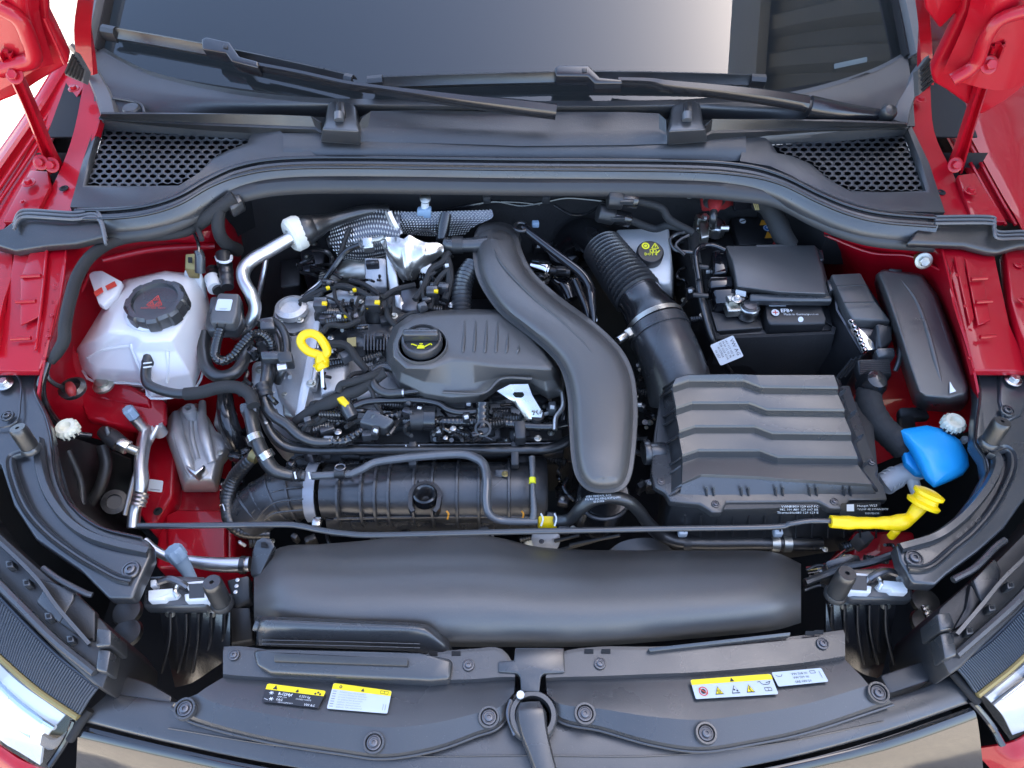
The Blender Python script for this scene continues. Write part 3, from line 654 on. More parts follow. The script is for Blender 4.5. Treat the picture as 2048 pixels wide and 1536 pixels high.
# buffer housings with clips
for x, lab in ((680, 'black buffer housing with a clip on the left half of the cowl'), (1376, 'black buffer housing with a clip on the right half of the cowl')):
    s = 1 if x < 1000 else -1
    t = thing('buffer_housing', lab, 'bracket', (x, 260, 1.04))
    a = [(x-s*24, 208), (x-s*14, 202), (x+s*22, 206), (x+s*32, 214), (x+s*36, 250), (x+s*40, 262), (x-s*36, 258), (x-s*28, 240)]
    b = [(x-s*24, 208), (x-s*14, 202), (x+s*22, 206), (x+s*36, 216), (x+s*44, 262), (x+s*42, 290), (x-s*40, 284), (x-s*30, 240)]
    MB().loft([[P(u, v, 1.00) for u, v in b], [P(u, v, 1.030) for u, v in b], [P(u, v, 1.062) for u, v in a]]).build('housing', 'satin_plastic', t, .004, 3)
    MB().prism([(x-8, 203, 1.075), (x+8, 203, 1.075), (x+10, 228, 1.07), (x-9, 228, 1.07)], .012).build('clip', 'dark_plastic', t, .002)
    MB().tube([(x-2, 226, 1.072), (x-2, 241, 1.066)], 10, 10).build('clip_foot', 'grey_trim', t)
    MB().tube([(x-2, 205, 1.078), (x-2, 226, 1.074)], 3, 8).build('clip_spring', 'void', t)
# foam blocks at the ends of the seal
for lab, top_, low in (('black foam sealing block at the left end of the cowl, over the red wing', pq(-40,468,.985, 8,455,.985, 28,440,.987, 38,420,.99, 60,415,.99, 145,420,.99, 195,418,.99, 212,470,.985, 150,486,.978, 90,490,.978, 30,500,.975, -40,482,.975), .014),
                       ('black foam sealing block at the right end of the cowl, over the red wing', pq(1870,428,.99, 1980,428,.99, 1988,440,.989, 1996,458,.986, 2052,458,.98, 2100,470,.98, 2100,486,.975, 2040,490,.975, 1996,502,.975, 1978,500,.976, 1930,488,.978, 1815,484,.98, 1838,452,.987), .014)):
    t = thing('sealing_block', lab, 'seal', top_[0])
    MB().prism(top_, low).build('foam', 'rubber', t, .005, 3)
    pts = top_[2:8] if top_[0][0] < 0 else top_[0:6]
    for k in (5, 12, 19):
        MB().tube([(u, v+k, z+.004) for u, v, z in pts], 3, 8).build('foam_rib', 'grey_trim', t)
# wiring retained below the cowl, bulkhead fittings
mb = MB(); mb.lathe([(.016, 0), (.016, .004), (.013, .006), (.001, .006)], PY(560, 368, 1.05), Vector((0, -1, .4)))
rt = mb.build('insulation_washer', 'white_plastic'); tag(rt, 'round white perforated insulation washer on the dark bulkhead at left', 'washer')
for k in range(7):
    a = k*2*pi/7; c = PY(560, 368, 1.042)+Vector((cos(a)*.009, 0, sin(a)*.007)); place('rivet', _rivet, 'void', 'hole', c, rt, .0025, Vector((0, -1, .4)))
rt = MB().lathe([(.016, 0), (.016, .004), (.001, .006)], PY(1380, 377, 1.05), Vector((0, -1, .4))).build('insulation_washer', 'zinc'); tag(rt, 'small metal insulation washer on the bulkhead left of the red cable boot', 'washer')
wire = thing('bulkhead_wire', 'thin black twin cable clipped along the bulkhead under the cowl', 'cable', PY(990, 410, 1.03))
MB().tube([PY(u, v, y) for u, v, y in ((700, 425, 1.03), (780, 426, 1.02), (860, 425, 1.02), (930, 412, 1.02), (990, 403, 1.02), (1040, 411, 1.02), (1085, 405, 1.02), (1130, 396, 1.02), (1180, 399, 1.02), (1230, 405, 1.01))], 3.2, 8).build('cable', 'hose_gloss', wire)
MB().tube([PY(u, v, y) for u, v, y in ((855, 430, 1.02), (920, 420, 1.02), (975, 405, 1.02), (1030, 404, 1.02), (1080, 409, 1.02))], 2.5, 8).build('cable', 'hose_gloss', wire)
MB().tube([PY(u, v, y) for u, v, y in ((1108, 410, 1.03), (1140, 428, 1.02), (1170, 428, 1.02), (1195, 415, 1.01))], 3, 8).build('cable', 'hose_gloss', wire)
for u, v in ((974, 396), (1092, 396)):
    MB().box(PY(u, v, 1.02), (.013, .012, .02), rx=.3).build('cable_clip', 'satin_plastic', wire, .002)
t = thing('ground_stud', 'pale plastic stud and clip holding the cable on the bulkhead', 'clip', PY(850, 420, 1.02))
MB().cyl(PY(851, 398, 1.0), PY(849, 425, 1.0), .0065).build('stud', 'white_plastic', t)
MB().lathe([(.009, 0), (.009, .004), (.001, .006)], PY(851, 398, 1.0), Vector((0, -.5, .8))).build('stud_head', 'zinc', t)
MB().prism([PY(u, v, .99) for u, v in ((834, 422), (862, 420), (862, 437), (848, 437), (846, 433), (834, 433))], Vector((0, .012, 0))).build('clip_body', 'cap_blue', t, .002)
for u0, v0, u1, v1, lab in ((1215, 398, 1275, 402, 'upper black wiring connector hanging under the cowl'), (1195, 425, 1260, 440, 'lower black wiring connector hanging under the cowl')):
    t = thing('wiring_connector', lab, 'connector', PY(u0, v0, .985))
    a, b = PY(u0, v0, .98), PY(u1, v1, .98); d = b-a
    MB().cyl(a, a+d*.5, .016, 8).build('socket', 'dark_plastic', t, .003); MB().cyl(a+d*.45, b, .013, 8).build('plug', 'hose_gloss', t, .002)
    MB().box(a+d*.6+Vector((0, -.012, .006)), (.022, .006, .008)).build('latch', 'satin_plastic', t, .001)
    MB().tube([b, b+d*.4+Vector((.02, 0, -.012)), PY(1340, 440+(v0-398)*.4, .97), PY(1385, 465, .96)], 8, 10).build('lead', 'tape_cloth', t)
# ================================================================== coolant reservoir
Z = Vector((0, 0, 1))
t = thing('coolant_reservoir', 'milky white coolant reservoir with a black screw cap on the left wing', 'reservoir', (300, 700, .80))
def lp(z, *c): return L3(pz(z, *c))
tk = MB().loft([lp(.765, 172,722, 184,752, 208,770, 292,776, 306,800, 380,790, 408,712, 414,650, 398,580, 330,565, 262,580, 222,632),
    lp(.80, 153,706, 166,742, 190,762, 284,768, 300,796, 388,780, 416,702, 424,640, 408,560, 330,545, 250,565, 208,622),
    lp(.815, 152,700, 164,738, 188,757, 284,763, 301,790, 388,774, 416,696, 424,634, 408,556, 330,542, 248,562, 206,618),
    lp(.845, 160,690, 176,722, 200,738, 272,742, 296,764, 380,748, 408,680, 418,625, 404,550, 330,541, 247,560, 206,614),
    lp(.880, 186,682, 206,690, 236,686, 258,690, 270,704, 352,702, 384,664, 402,618, 398,553, 332,542, 256,561, 214,612),
    lp(.902, 214,664, 236,668, 256,668, 274,674, 288,684, 344,682, 366,650, 382,612, 380,562, 328,550, 268,572, 232,612),
    lp(.905, 224,656, 238,660, 256,660, 276,664, 290,670, 338,668, 358,644, 372,608, 370,570, 326,558, 276,580, 242,614)]).build('tank', 'tank_white', t, .004, 3, 25, 30)
ki = [lp(.772, 172,722, 184,752, 208,770, 292,776, 306,800, 380,790, 408,712, 414,650, 398,580, 330,565, 262,580, 222,632), lp(.80, 155,706, 168,740, 192,760, 284,766, 300,792, 386,776, 414,702, 422,640, 406,562, 330,548, 250,568, 208,622)]
for l_ in ki:
    c_ = sum(l_, Vector())/12
    for i in range(12): l_[i] = c_+(l_[i]-c_)*.96
MB().loft(ki).build('coolant_fill', 'coolant', t, .003)
MB().prism(pq(176,548,.905, 186,541,.905, 204,540,.905, 244,562,.905, 232,590,.90, 206,612,.90, 196,606,.90), .012).build('bracket', 'tank_white', t, .003, 2)
for a in (pq(187,584,.907, 203,574,.907, 206,582,.907, 191,592,.907), pq(210,572,.907, 229,562,.907, 233,570,.907, 214,579,.907)):
    MB().prism(a, .002).build('slot', 'print_red', t)
MB().prism(pq(366,538,.90, 402,540,.90, 402,575,.88, 366,560,.88), .03).build('sensor_boss', 'white_plastic', t, .004, 3)
MB().lathe([(.046, -.004), (.048, .004), (.044, .008)], P(315, 618, .905)).build('neck', 'tank_white', t)
cc = P(315, 610, .917)
m = MB(); loops = []
for r, h in ((.040, -.012), (.0445, -.010), (.0445, .008), (.041, .013), (.034, .013), (.032, .007), (.030, .0065), (.002, .0065)):
    l = []
    for j in range(96):
        a = 2*pi*j/96; k = 1+(.035 if (j % 12) < 6 else -.03) if r > .0405 else 1
        l.append(cc+Vector((cos(a)*r*k, sin(a)*r*k, h)))
    loops.append(l)
m.loft(loops); cap = m.build('cap', 'satin_plastic', t, 0, sharp=32)
for pts in (pq(166,742,.802, 188,763,.802, 284,769,.802, 302,797,.802, 388,781,.802, 416,703,.802), pq(153,706,.801, 166,742,.801)):
    MB().tube(pts, 2.5, 8, 3).build('weld_seam', 'tank_white', t)
MB().tube(pq(262,688,.884, 272,716,.868, 284,742,.852, 296,770,.835), 4, 8).build('moulded_ridge', 'tank_white', t)
MB().tube(pq(176,715,.848, 205,700,.868, 240,694,.876, 262,692,.88), 3.5, 8).build('moulded_ridge', 'tank_white', t)
MB().tube(pq(335,702,.882, 336,735,.858, 334,765,.838), 4, 8).build('moulded_ridge', 'tank_white', t)
q = Quad([cc+Vector((x, y, .0072)) for x, y in ((-.022, -.022), (.022, -.022), (.022, .022), (-.022, .022))])
m = MB()
for x, y in ((.36, .42), (.64, .42), (.50, .66)):
    for a, b in (((0, .13), (-.12, -.09)), ((-.12, -.09), (.12, -.09)), ((.12, -.09), (0, .13))): q.line(m, x+a[0], y+a[1], x+b[0], y+b[1], .025)
    q.line(m, x, y+.05, x, y-.05, .03)
q.text(m, 'ACHTUNG  HEISS', .5, .16, .075, align='CENTER'); q.line(m, .3, .28, .7, .28, .02)
m.build('warning_print', 'print_red', cap)
sen = thing('level_sensor', 'grey-brown plug standing on the rear corner of the coolant reservoir', 'sensor', (384, 530, .91))
MB().prism(pq(370,508,.925, 393,506,.925, 392,540,.91, 369,538,.91), .02).build('plug', 'gold_seal', sen, .002)
MB().tube(pq(400,545,.905, 400,515,.925, 396,500,.935), [10, 10, 8]).build('socket', 'satin_plastic', sen)
MB().tube(pq(398,505,.935, 396,485,.94, 385,460,.945, 378,445,.95), 3.5, 8).build('lead', 'hose_gloss', sen)
MB().prism(pq(376,514,.928, 384,514,.928, 384,524,.922, 376,524,.922), .002).build('latch_window', 'void', sen)

ch = thing('coolant_hose', 'black hose leaving the front of the white reservoir and running right in a cloth sleeve', 'hose', (292, 730, .87))
MB().tube(pq(299,710,.868, 294,728,.866, 291,750,.862, 296,768,.86, 320,780,.86, 350,787,.86, 378,788,.862), [10, 10, 10, 10, 10, 10, 10]).build('hose', 'rubber', ch)
MB().tube(pq(300,706,.870, 295,730,.866), 12, 12, rib=(.008, .04)).build('quick_coupling', 'dark_plastic', ch)
MB().tube(pq(370,788,.862, 400,785,.864, 440,775,.868, 475,775,.868, 500,790,.866, 507,812,.864), 13, 14).build('sleeve', 'tape_cloth', ch)
for v in (727, 735): MB().tube([(287, v, .875), (303, v-2, .877)], 1.6, 6).build('clip_mark', 'white_plastic', ch)

# harness along the wing
t = thing('wiring_harness', 'thick black harness curving over the left red wing around the reservoir', 'harness', (150, 560, .955))
MB().tube(pq(392,452,.95, 372,462,.95, 330,470,.952, 270,474,.955, 222,486,.958, 182,512,.96, 156,550,.958, 140,600,.955, 130,650,.95, 128,680,.94, 115,705,.93, 102,724,.92), [9, 11, 11, 11, 11, 12, 12, 12, 12, 12, 11, 8], 12).build('cable', 'tape_cloth', t)
MB().tube(pq(106,716,.92, 94,735,.91, 96,755,.90, 110,768,.885, 124,774,.87), 4.5, 8).build('tail', 'rubber', t)
MB().tube(pq(96,724,.92, 82,770,.90, 88,806,.87, 112,842,.82, 150,866,.79, 184,872,.78), [7, 9, 9, 8, 7, 6], 10).build('branch', 'hose_gloss', t)
t = thing('earth_point', 'red plug with a black cuff low on the left red wing', 'plug', (143, 780, .86))
MB().lathe([(.018, -.004), (.020, .004), (.014, .008), (.012, .0)], P(146, 778, .85)).build('cuff', 'rubber', t)
MB().tube(pq(139,770,.862, 142,780,.868, 145,791,.862), [8, 10, 7]).build('plug_cap', 'red_rubber', t)
b = MB(); b.lathe([(.016, 0), (.016, .004), (.010, .006), (.010, .012), (.001, .012)], P(208, 772, .80)); b = b.build('wing_bolt', 'zinc'); tag(b, 'round zinc bolt head on the red wing below the reservoir', 'bolt')
t = thing('corner_harness', 'bundle of grey taped cables dropping from the cowl corner at upper left', 'harness', (440, 440, .96))
MB().tube(pq(470,395,.985, 440,415,.975, 415,435,.965, 395,450,.95), 14, 10).build('upper_branch', 'tape_cloth', t)
MB().tube(pq(440,415,.975, 436,445,.96, 440,470,.94, 455,490,.91, 475,500,.88), [12, 13, 13, 14, 14], 10).build('lower_branch', 'tape_cloth', t)
MB().prism(pq(450,395,.985, 478,385,.985, 488,402,.98, 460,418,.98), .02).build('grommet', 'rubber', t, .004)
MB().tube(pq(388,440,.955, 396,458,.952, 404,480,.948), 5, 8).build('side_branch', 'tape_cloth', t)

# sensor box
t = thing('pressure_sensor_box', 'small black box with a white sticker between reservoir and engine', 'sensor box', (448, 630, .87))
MB().prism(pq(420,592,.90, 480,588,.90, 486,640,.885, 472,660,.88, 416,661,.88, 408,650,.882), .02).build('base', 'satin_plastic', t, .004, 2)
bx = MB().prism(pq(436,584,.915, 479,586,.915, 474,628,.905, 466,646,.90, 420,644,.90, 418,632,.902), .02).build('lid', 'cover_plastic', t, .004, 3)
q = Quad(pq(430,621,.9065, 461,622,.9065, 466,599,.9125, 436,598,.9125)); st = q.sheet('sticker', 'label_white', t, .12)
m = MB(); q.rect(m, .28, .16, .78, .19, .001); q.rect(m, .3, .08, .7, .1, .001); m.build('print', 'print_grey', st)
for x in (434, 451): MB().tube([(x, 646, .899), (x-2, 660, .882)], 1.5, 6).build('rib', 'satin_plastic', t)
for lab, pts, m_ in (('black hose stub with a white collar behind the small sensor box', pq(425,540,.88, 430,562,.88, 438,582,.88), 1), ('black hose stub with a white spring clip beside the aluminium pipe', pq(448,515,.90, 452,540,.895, 455,575,.89), 0)):
    t = thing('hose_stub', lab, 'hose', pts[0])
    MB().tube(pts, [13, 14, 12], 14, rib=(.014, .06)).build('hose', 'rubber', t)
    if m_: MB().tube(pq(424,556,.882, 431,578,.882), 15, 16).build('collar', 'white_plastic', t)
    else:
        MB().tube(pq(432,513,.905, 436,522,.908, 450,525,.910, 461,521,.908, 463,512,.905), 3, 8).build('spring_clip', 'white_plastic', t)
        MB().tube(pq(446,508,.905, 449,530,.90), 15, 14).build('coupling', 'dark_plastic', t)

# aluminium air-conditioning pipe with foam ring
t = thing('aircon_pipe', 'bent bare aluminium pipe passing through a cream foam ring', 'pipe', (500, 560, .90))
MB().tube(pq(600,468,.92, 575,480,.92, 540,500,.915, 505,520,.91, 488,540,.905, 488,562,.90, 503,590,.895, 510,615,.885, 503,640,.87, 485,658,.85, 470,668,.82), [13, 13.5, 14, 14, 14, 13, 13, 12.5, 13, 13, 13], 18, 8).build('pipe', 'alu', t)
c = P(590, 468, .918); d = (P(575, 480, .92)-P(600, 468, .92)).normalized()
MB().lathe([(.010, -.014), (.026, -.014), (.0285, -.008), (.0285, .006), (.024, .011), (.012, .011), (.010, .006)], c, d, 28, cap=False).build('foam_ring', 'foam_white', t)
MB().tube(pq(598,462,.92, 625,455,.92, 660,442,.92, 700,430,.92, 735,422,.92, 775,420,.91), [20, 25, 15, 13, 12, 11], 14).build('insulated_pipe', 'rubber', t)
MB().tube(pq(592,470,.918, 612,460,.92, 628,452,.92), [28, 30, 24], 16).build('foam_tail', 'rubber', t)
b = MB().tube(pq(535,505,.86, 526,550,.84, 516,600,.80), 5.5, 10).build('support_rod', 'alu'); tag(b, 'straight thin aluminium rod behind the bent aluminium pipe', 'rod')

# corrugated breather and loops
t = thing('corrugated_hose', 'thin black corrugated hose looping in an S in front of the sensor box', 'hose', (440, 700, .87))
MB().tube(pq(440,662,.885, 432,690,.882, 431,712,.88, 445,722,.88, 466,712,.882, 484,690,.884, 503,671,.884, 524,668,.884, 540,682,.88, 546,706,.872, 548,725,.865), 9, 12, 8, rib=(.0052, .13)).build('corrugated_tube', 'hose_gloss', t)
MB().prism(pq(520,702,.885, 562,700,.885, 564,716,.88, 522,718,.88), .015).build('end_clamp', 'satin_plastic', t, .003)
t = thing('looped_hose', 'smooth black hose making a U below the corrugated hose', 'hose', (430, 740, .84))
MB().tube(pq(410,668,.85, 408,700,.85, 414,735,.85, 435,752,.85, 460,750,.85, 480,735,.85, 490,710,.85, 498,690,.84), 13, 14, 8).build('hose', 'rubber', t)
t = thing('twin_hoses', 'pair of black hoses arching down beside the timing cover', 'hoses', (560, 680, .87))
MB().tube(pq(545,640,.87, 563,655,.875, 573,680,.875, 574,710,.87, 566,740,.86, 555,765,.84), 8, 12).build('hose', 'rubber', t)
MB().tube(pq(536,650,.86, 552,672,.862, 558,700,.86, 552,730,.855, 540,765,.85, 532,790,.845), 7, 12).build('hose', 'rubber', t)
MB().prism(pq(553,703,.89, 582,700,.89, 586,722,.882, 556,724,.882), .02).build('hose_clip', 'dark_plastic', t, .003)
MB().prism(pq(518,636,.885, 545,632,.885, 550,656,.878, 520,660,.878), .03).build('bracket', 'satin_plastic', t, .003)
MB().tube(pq(556,736,.872, 574,733,.872), 9, 10).build('band', 'alu', t)

# low side: pipe with service ports, plug, engine mount
t = thing('service_pipe', 'aluminium air-conditioning line with a pale blue service cap low on the left', 'pipe', (285, 900, .74))
MB().tube(pq(320,800,.70, 308,830,.715, 296,858,.73, 287,890,.735, 282,930,.735, 283,965,.73, 278,995,.72, 270,1020,.71, 266,1056,.70), [13, 13, 14, 14, 13, 14, 12, 12, 12], 16, 8).build('pipe', 'alu', t)
MB().tube(pq(292,862,.735, 279,847,.75, 268,834,.765), [10, 11, 12], 14).build('port', 'alu', t)
c = P(263, 828, .772); d = (P(263, 826, .775)-P(292, 862, .735)).normalized()
m = MB(); m.loft([[c+(frame(d)[0]*cos(2*pi*j/24)+frame(d)[1]*sin(2*pi*j/24))*r*(1+.10*(j % 4 < 2))+d*h for j in range(24)] for r, h in ((.0085, -.006), (.0085, .010), (.007, .013), (.001, .013))]); m.build('port_cap', 'cap_blue', t, 0, sharp=25)
MB().tube(pq(285,985,.73, 276,1012,.722), 14, 14, rib=(.006, .08)).build('crimp', 'alu', t)
MB().tube(pq(316,852,.74, 304,875,.735, 290,900,.72, 275,935,.70, 262,980,.68, 250,1030,.66), 5, 8).build('side_rod', 'alu', t)
t = thing('pressure_switch', 'black cylindrical plug with a metal hex end screwed into the aluminium line', 'plug', (230, 880, .76))
MB().tube(pq(203,862,.765, 220,872,.762, 240,888,.758), [12, 17, 17], 14).build('plug', 'dark_plastic', t)
MB().cyl(P(238, 886, .758), P(257, 896, .752), .0125, 6).build('hex_end', 'steel', t, .001)
MB().cyl(P(255, 895, .752), P(275, 903, .745), .007).build('thread', 'zinc', t)
MB().prism(pq(207,855,.785, 216,850,.785, 222,866,.775, 212,872,.775), .02).build('latch', 'satin_plastic', t, .002)
q = Quad(pq(296,982,.690, 324,985,.690, 327,962,.692, 299,958,.692)); st = q.sheet('sticker', 'label_white', None, .1); tag(st, 'small square white sticker on the dark red rail beside the engine mount', 'sticker')
m = MB(); q.rect(m, .15, .12, .85, .20, .001); m.build('print', 'print_grey', st)
t = thing('engine_mount', 'cast aluminium engine mount bracket with two ridges on the red rail', 'mount', (390, 890, .68))
MB().loft([lp(.60, 336,835, 362,812, 398,808, 420,850, 442,880, 466,884, 470,900, 448,930, 436,985, 366,985, 346,925, 330,880),
           lp(.70, 338,830, 362,816, 396,806, 418,836, 432,862, 458,880, 462,896, 440,925, 430,968, 370,968, 350,915, 333,872),
           lp(.715, 345,832, 366,822, 392,814, 408,842, 424,866, 446,884, 448,896, 432,920, 424,958, 376,958, 356,910, 342,870)]).build('bracket', 'cast_alu', t, .004, 3)
for pts, r in ((pq(352,828,.712, 358,870,.722, 372,915,.722, 385,955,.712), [9, 11, 11, 7]), (pq(405,805,.716, 404,840,.724, 412,880,.728, 424,925,.716), [7, 10, 11, 9]), (pq(382,822,.716, 384,870,.716, 396,920,.716), [4, 5, 5])):
    MB().tube(pts, r, 12).build('ridge', 'cast_alu', t)
for u, v in ((313, 852), (378, 819)):
    p = P(u, v, .735); MB().lathe([(.011, -.02), (.0105, .003), (.005, .004), (.0045, -.01), (.0001, -.01)], p).build('boss', 'cast_alu', t)
MB().tube(pq(313,855,.728, 300,885,.70, 290,905,.69), [8, 5, 4]).build('arm', 'cast_alu', t)
for u_, v_, r_ in ((362,850,5), (412,900,5), (440,905,6)): hexb(u_, v_, .716, r_, t, 'zinc')
MB().prism(pq(372,928,.735, 390,940,.735, 408,928,.735, 406,936,.735, 390,950,.735, 372,936,.735), .02).build('arrow_mark', 'alu', t, .002)
MB().prism(pq(434,800,.72, 460,792,.72, 458,852,.70, 424,850,.70), .05).build('rear_lug', 'cast_alu', t, .006, 3)
t = thing('coolant_pipe', 'fat glossy black coolant hose dropping beside the aluminium mount', 'hose', (460, 850, .72))
MB().tube(pq(450,790,.77, 452,820,.765, 460,855,.75, 475,890,.72, 490,925,.68), [15, 18, 20, 20, 19], 16).build('hose', 'hose_gloss', t)
MB().tube(pq(470,915,.70, 482,912,.71, 492,918,.71), 5, 8).build('spring_clip', 'cap_blue', t)

# dark cavity behind the left headlamp
t = thing('headlamp_duct', 'black plastic shell in the gap behind the left cross member', 'housing', (180, 960, .66))
MB().grid([pq(108,868,.80, 160,880,.74, 215,900,.70, 262,920,.66), pq(125,940,.78, 165,960,.70, 215,965,.62, 265,975,.58), pq(150,1010,.74, 190,1020,.66, 230,1030,.58, 270,1040,.54), pq(200,1050,.70, 230,1060,.62, 270,1070,.55, 300,1080,.50)], 4, 4).build('shell', 'dark_plastic', t)
MB().tube(pq(205,890,.72, 212,930,.70, 200,975,.68, 180,1010,.66), 12, 10).build('moulding', 'dark_plastic', t)
MB().tube(pq(135,900,.76, 160,960,.72, 165,1010,.70), 8, 10).build('moulding', 'dark_plastic', t)
MB().lathe([(.02, 0), (.02, .006), (.012, .008), (.012, .002), (.001, .002)], P(230, 1005, .66), Vector((.3, -.3, 1))).build('bulb_cap', 'dark_plastic', t)
def gear(u, v, z, lab):
    p = P(u, v, z); t = thing('adjuster_wheel', lab, 'wheel', p, 'cream headlamp adjusters')
    m = MB(); L = []
    for r, h in ((.013, -.006), (.0155, -.004), (.0155, .006), (.0125, .010), (.008, .010), (.004, .004), (.0005, .003)):
        L.append([p+Vector((cos(2*pi*j/56)*r*(1+(.06 if j % 4 < 2 else -.05)*(r > .0126)), sin(2*pi*j/56)*r*(1+(.06 if j % 4 < 2 else -.05)*(r > .0126)), h)) for j in range(56)])
    m.loft(L); w_ = m.build('wheel', 'ivory_plastic', t, sharp=30)
    for k in range(6):
        a = -2.6+k*.42; c = p+Vector((cos(a)*.0152, sin(a)*.0152, -.001)); MB().box(c, (.0035, .003, .005), rz=a+pi/2).build('slot', 'void', w_)
gear(136, 860, .862, 'cream toothed adjuster wheel beside the left cross member')
gear(1905, 849, .862, 'cream toothed adjuster wheel above the blue filler cap on the right')
# ================================================================== engine
eng = thing('engine', 'cast aluminium engine block and cylinder head under the black covers', 'engine', (850, 750, .60))
MB().prism(pq(560,600,.80, 1130,590,.80, 1180,700,.80, 1150,850,.78, 600,860,.78), .35).build('block', 'dark_plastic', eng, .01, 2)
MB().prism(pq(548,612,.845, 585,600,.848, 640,598,.85, 636,660,.842, 628,720,.835, 606,826,.815, 590,832,.81, 555,790,.80, 540,730,.815, 538,660,.832), .10).build('timing_cover', 'cast_alu', eng, .006, 3)
MB().prism(pq(628,640,.87, 641,640,.87, 622,760,.85, 606,833,.83, 588,832,.83, 606,740,.85), .05).build('cover_flange', 'cast_alu', eng, .003, 2)
MB().prism(pq(632,690,.835, 790,690,.835, 800,780,.825, 700,800,.82, 612,822,.815), .06).build('cylinder_head', 'cast_alu', eng, .006, 3)
MB().prism(pq(640,700,.85, 700,705,.85, 690,775,.84, 640,790,.838), .02).build('head_boss', 'cast_alu', eng, .006, 3)
MB().tube(pq(634,672,.852, 636,720,.848, 625,780,.838), 9, 12).build('dipstick_tube', 'alu', eng)
MB().lathe([(.026, 0), (.026, .01), (.018, .014), (.017, .006), (.001, .006)], P(585, 622, .85)).build('cam_plug', 'cast_alu', eng)
MB().prism(pq(500,720,.80, 560,710,.80, 600,790,.78, 600,835,.77, 540,850,.76, 500,800,.77), .12).build('accessory_casting', 'cast_alu', eng, .01, 3)
MB().prism(pq(560,770,.795, 592,770,.80, 592,835,.79, 566,830,.785), .04).build('bare_casting', 'zinc', eng, .004, 2)
for u, v, z, r in ((623,767,.846,10), (685,770,.842,10), (675,632,.875,9), (788,632,.875,8), (608,795,.834,7), (600,640,.852,8), (562,640,.85,7), (570,790,.806,8), (520,740,.806,10), (700,690,.853,8), (770,700,.842,8), (1080,884,.80,6), (1102,866,.80,7)):
    hexb(u, v, z, r, eng, 'zinc')
for u, v, s in ((556,690,12), (572,730,14), (560,752,10), (535,780,14)): MB().tube([(u-s, v-6, .838), (u+s, v+5, .832)], 3, 8).build('casting_rib', 'cast_alu', eng)
# coils and valve-cover top
MB().prism(pq(640,600,.845, 700,590,.85, 810,590,.85, 820,640,.845, 785,690,.84, 640,700,.838), .06).build('valve_cover', 'dark_plastic', eng, .006, 2)
MB().prism(pq(690,648,.868, 790,645,.868, 790,690,.858, 695,695,.858), .03).build('coil_bank', 'satin_plastic', eng, .003, 2)
for i in range(9): MB().prism([(728+i*6.5, 668, .874), (731+i*6.5, 668, .874), (730+i*6.5, 700, .862), (727+i*6.5, 700, .862)], .02).build('cooling_fin', 'dark_plastic', eng)
MB().prism(pq(694,676,.872, 712,674,.872, 712,692,.866, 694,694,.866), .003).build('coil_print', 'gold_seal', eng)
def coil(u, v, z, r, lab):
    t = thing('ignition_coil', lab, 'coil', (u, v, z-.03))
    p = P(u, v, z); k = r*mpp(p)
    MB().lathe([(k, -.05), (k, -.01), (k*1.1, -.008), (k*1.1, .0), (k*.85, .006), (k*.8, .018), (k*.4, .02)], p, Z, 16).build('body', 'dark_plastic', t)
    MB().box(p+Vector((0, -.004, .026)), (k*1.3, k*1.1, .022), rx=.2).build('plug', 'satin_plastic', t, .002)
    MB().box(p+Vector((k*.5, -.010, .036)), (k*.5, k*.4, .005)).build('lock_tab', 'yellow_plastic', t, .001)
coil(650, 630, .868, 20, 'black ignition coil standing left, behind the yellow dipstick ring')
coil(752, 628, .868, 21, 'black ignition coil in the middle, left of the engine cover')
coil(868, 606, .872, 17, 'black ignition coil between the foil shield and the corrugated breather')
for u, v, z in ((692, 633, .89), (736, 614, .895), (656, 576, .90), (709, 580, .895), (696, 648, .88)):
    b = MB().box(P(u, v, z), (.006, .005, .005), rz=.4).build('connector_lock', 'yellow_plastic', None, .001)
    tag(b, {692: 'small yellow connector lock next to the bright bolt on the coils', 736: 'small yellow connector lock by the middle ignition coil', 656: 'small yellow connector lock on the rear harness, left', 709: 'small yellow connector lock on the rear harness, right', 696: 'small yellow connector lock just above the ribbed coil bank'}[u], 'clip', 'yellow connector locks')
# fuel rail / lower front of the engine
MB().prism(pq(600,850,.775, 800,830,.78, 1120,830,.78, 1130,905,.76, 1000,915,.755, 580,930,.75), .12).build('manifold_flange', 'dark_plastic', eng, .006, 2)
MB().prism(pq(690,780,.80, 1100,775,.805, 1110,835,.79, 700,845,.785), .04).build('head_skirt', 'cast_alu', eng, .006, 2)
for i, (u, v) in enumerate(((640,870), (720,872), (880,872), (980,868), (1040,872))):
    MB().prism([(u-22, v-14, .80), (u+22, v-14, .80), (u+24, v+20, .785), (u-22, v+20, .785)], .03).build('injector_base', 'dark_plastic', eng, .004, 2)
    MB().tube([(u, v-20, .805), (u+2, v+4, .80)], 9, 10).build('injector', 'satin_plastic', eng)
for u, v in ((1000, 790), (1075, 800), (960, 812), (1110, 815)):
    MB().box(P(u, v, .82), (.03, .014, .012), rz=.2).build('bracket_lug', 'dark_steel', eng, .002)
MB().prism(pq(1045,1072,.66, 1105,1072,.66, 1110,1110,.63, 1040,1110,.63), .08).build('thermostat_housing', 'cast_alu', eng, .01, 3)
MB().lathe([(.022, 0), (.022, .03), (.016, .032)], P(1090, 1075, .66), Vector((0, -.5, .8))).build('pipe_flange', 'cast_alu', eng)

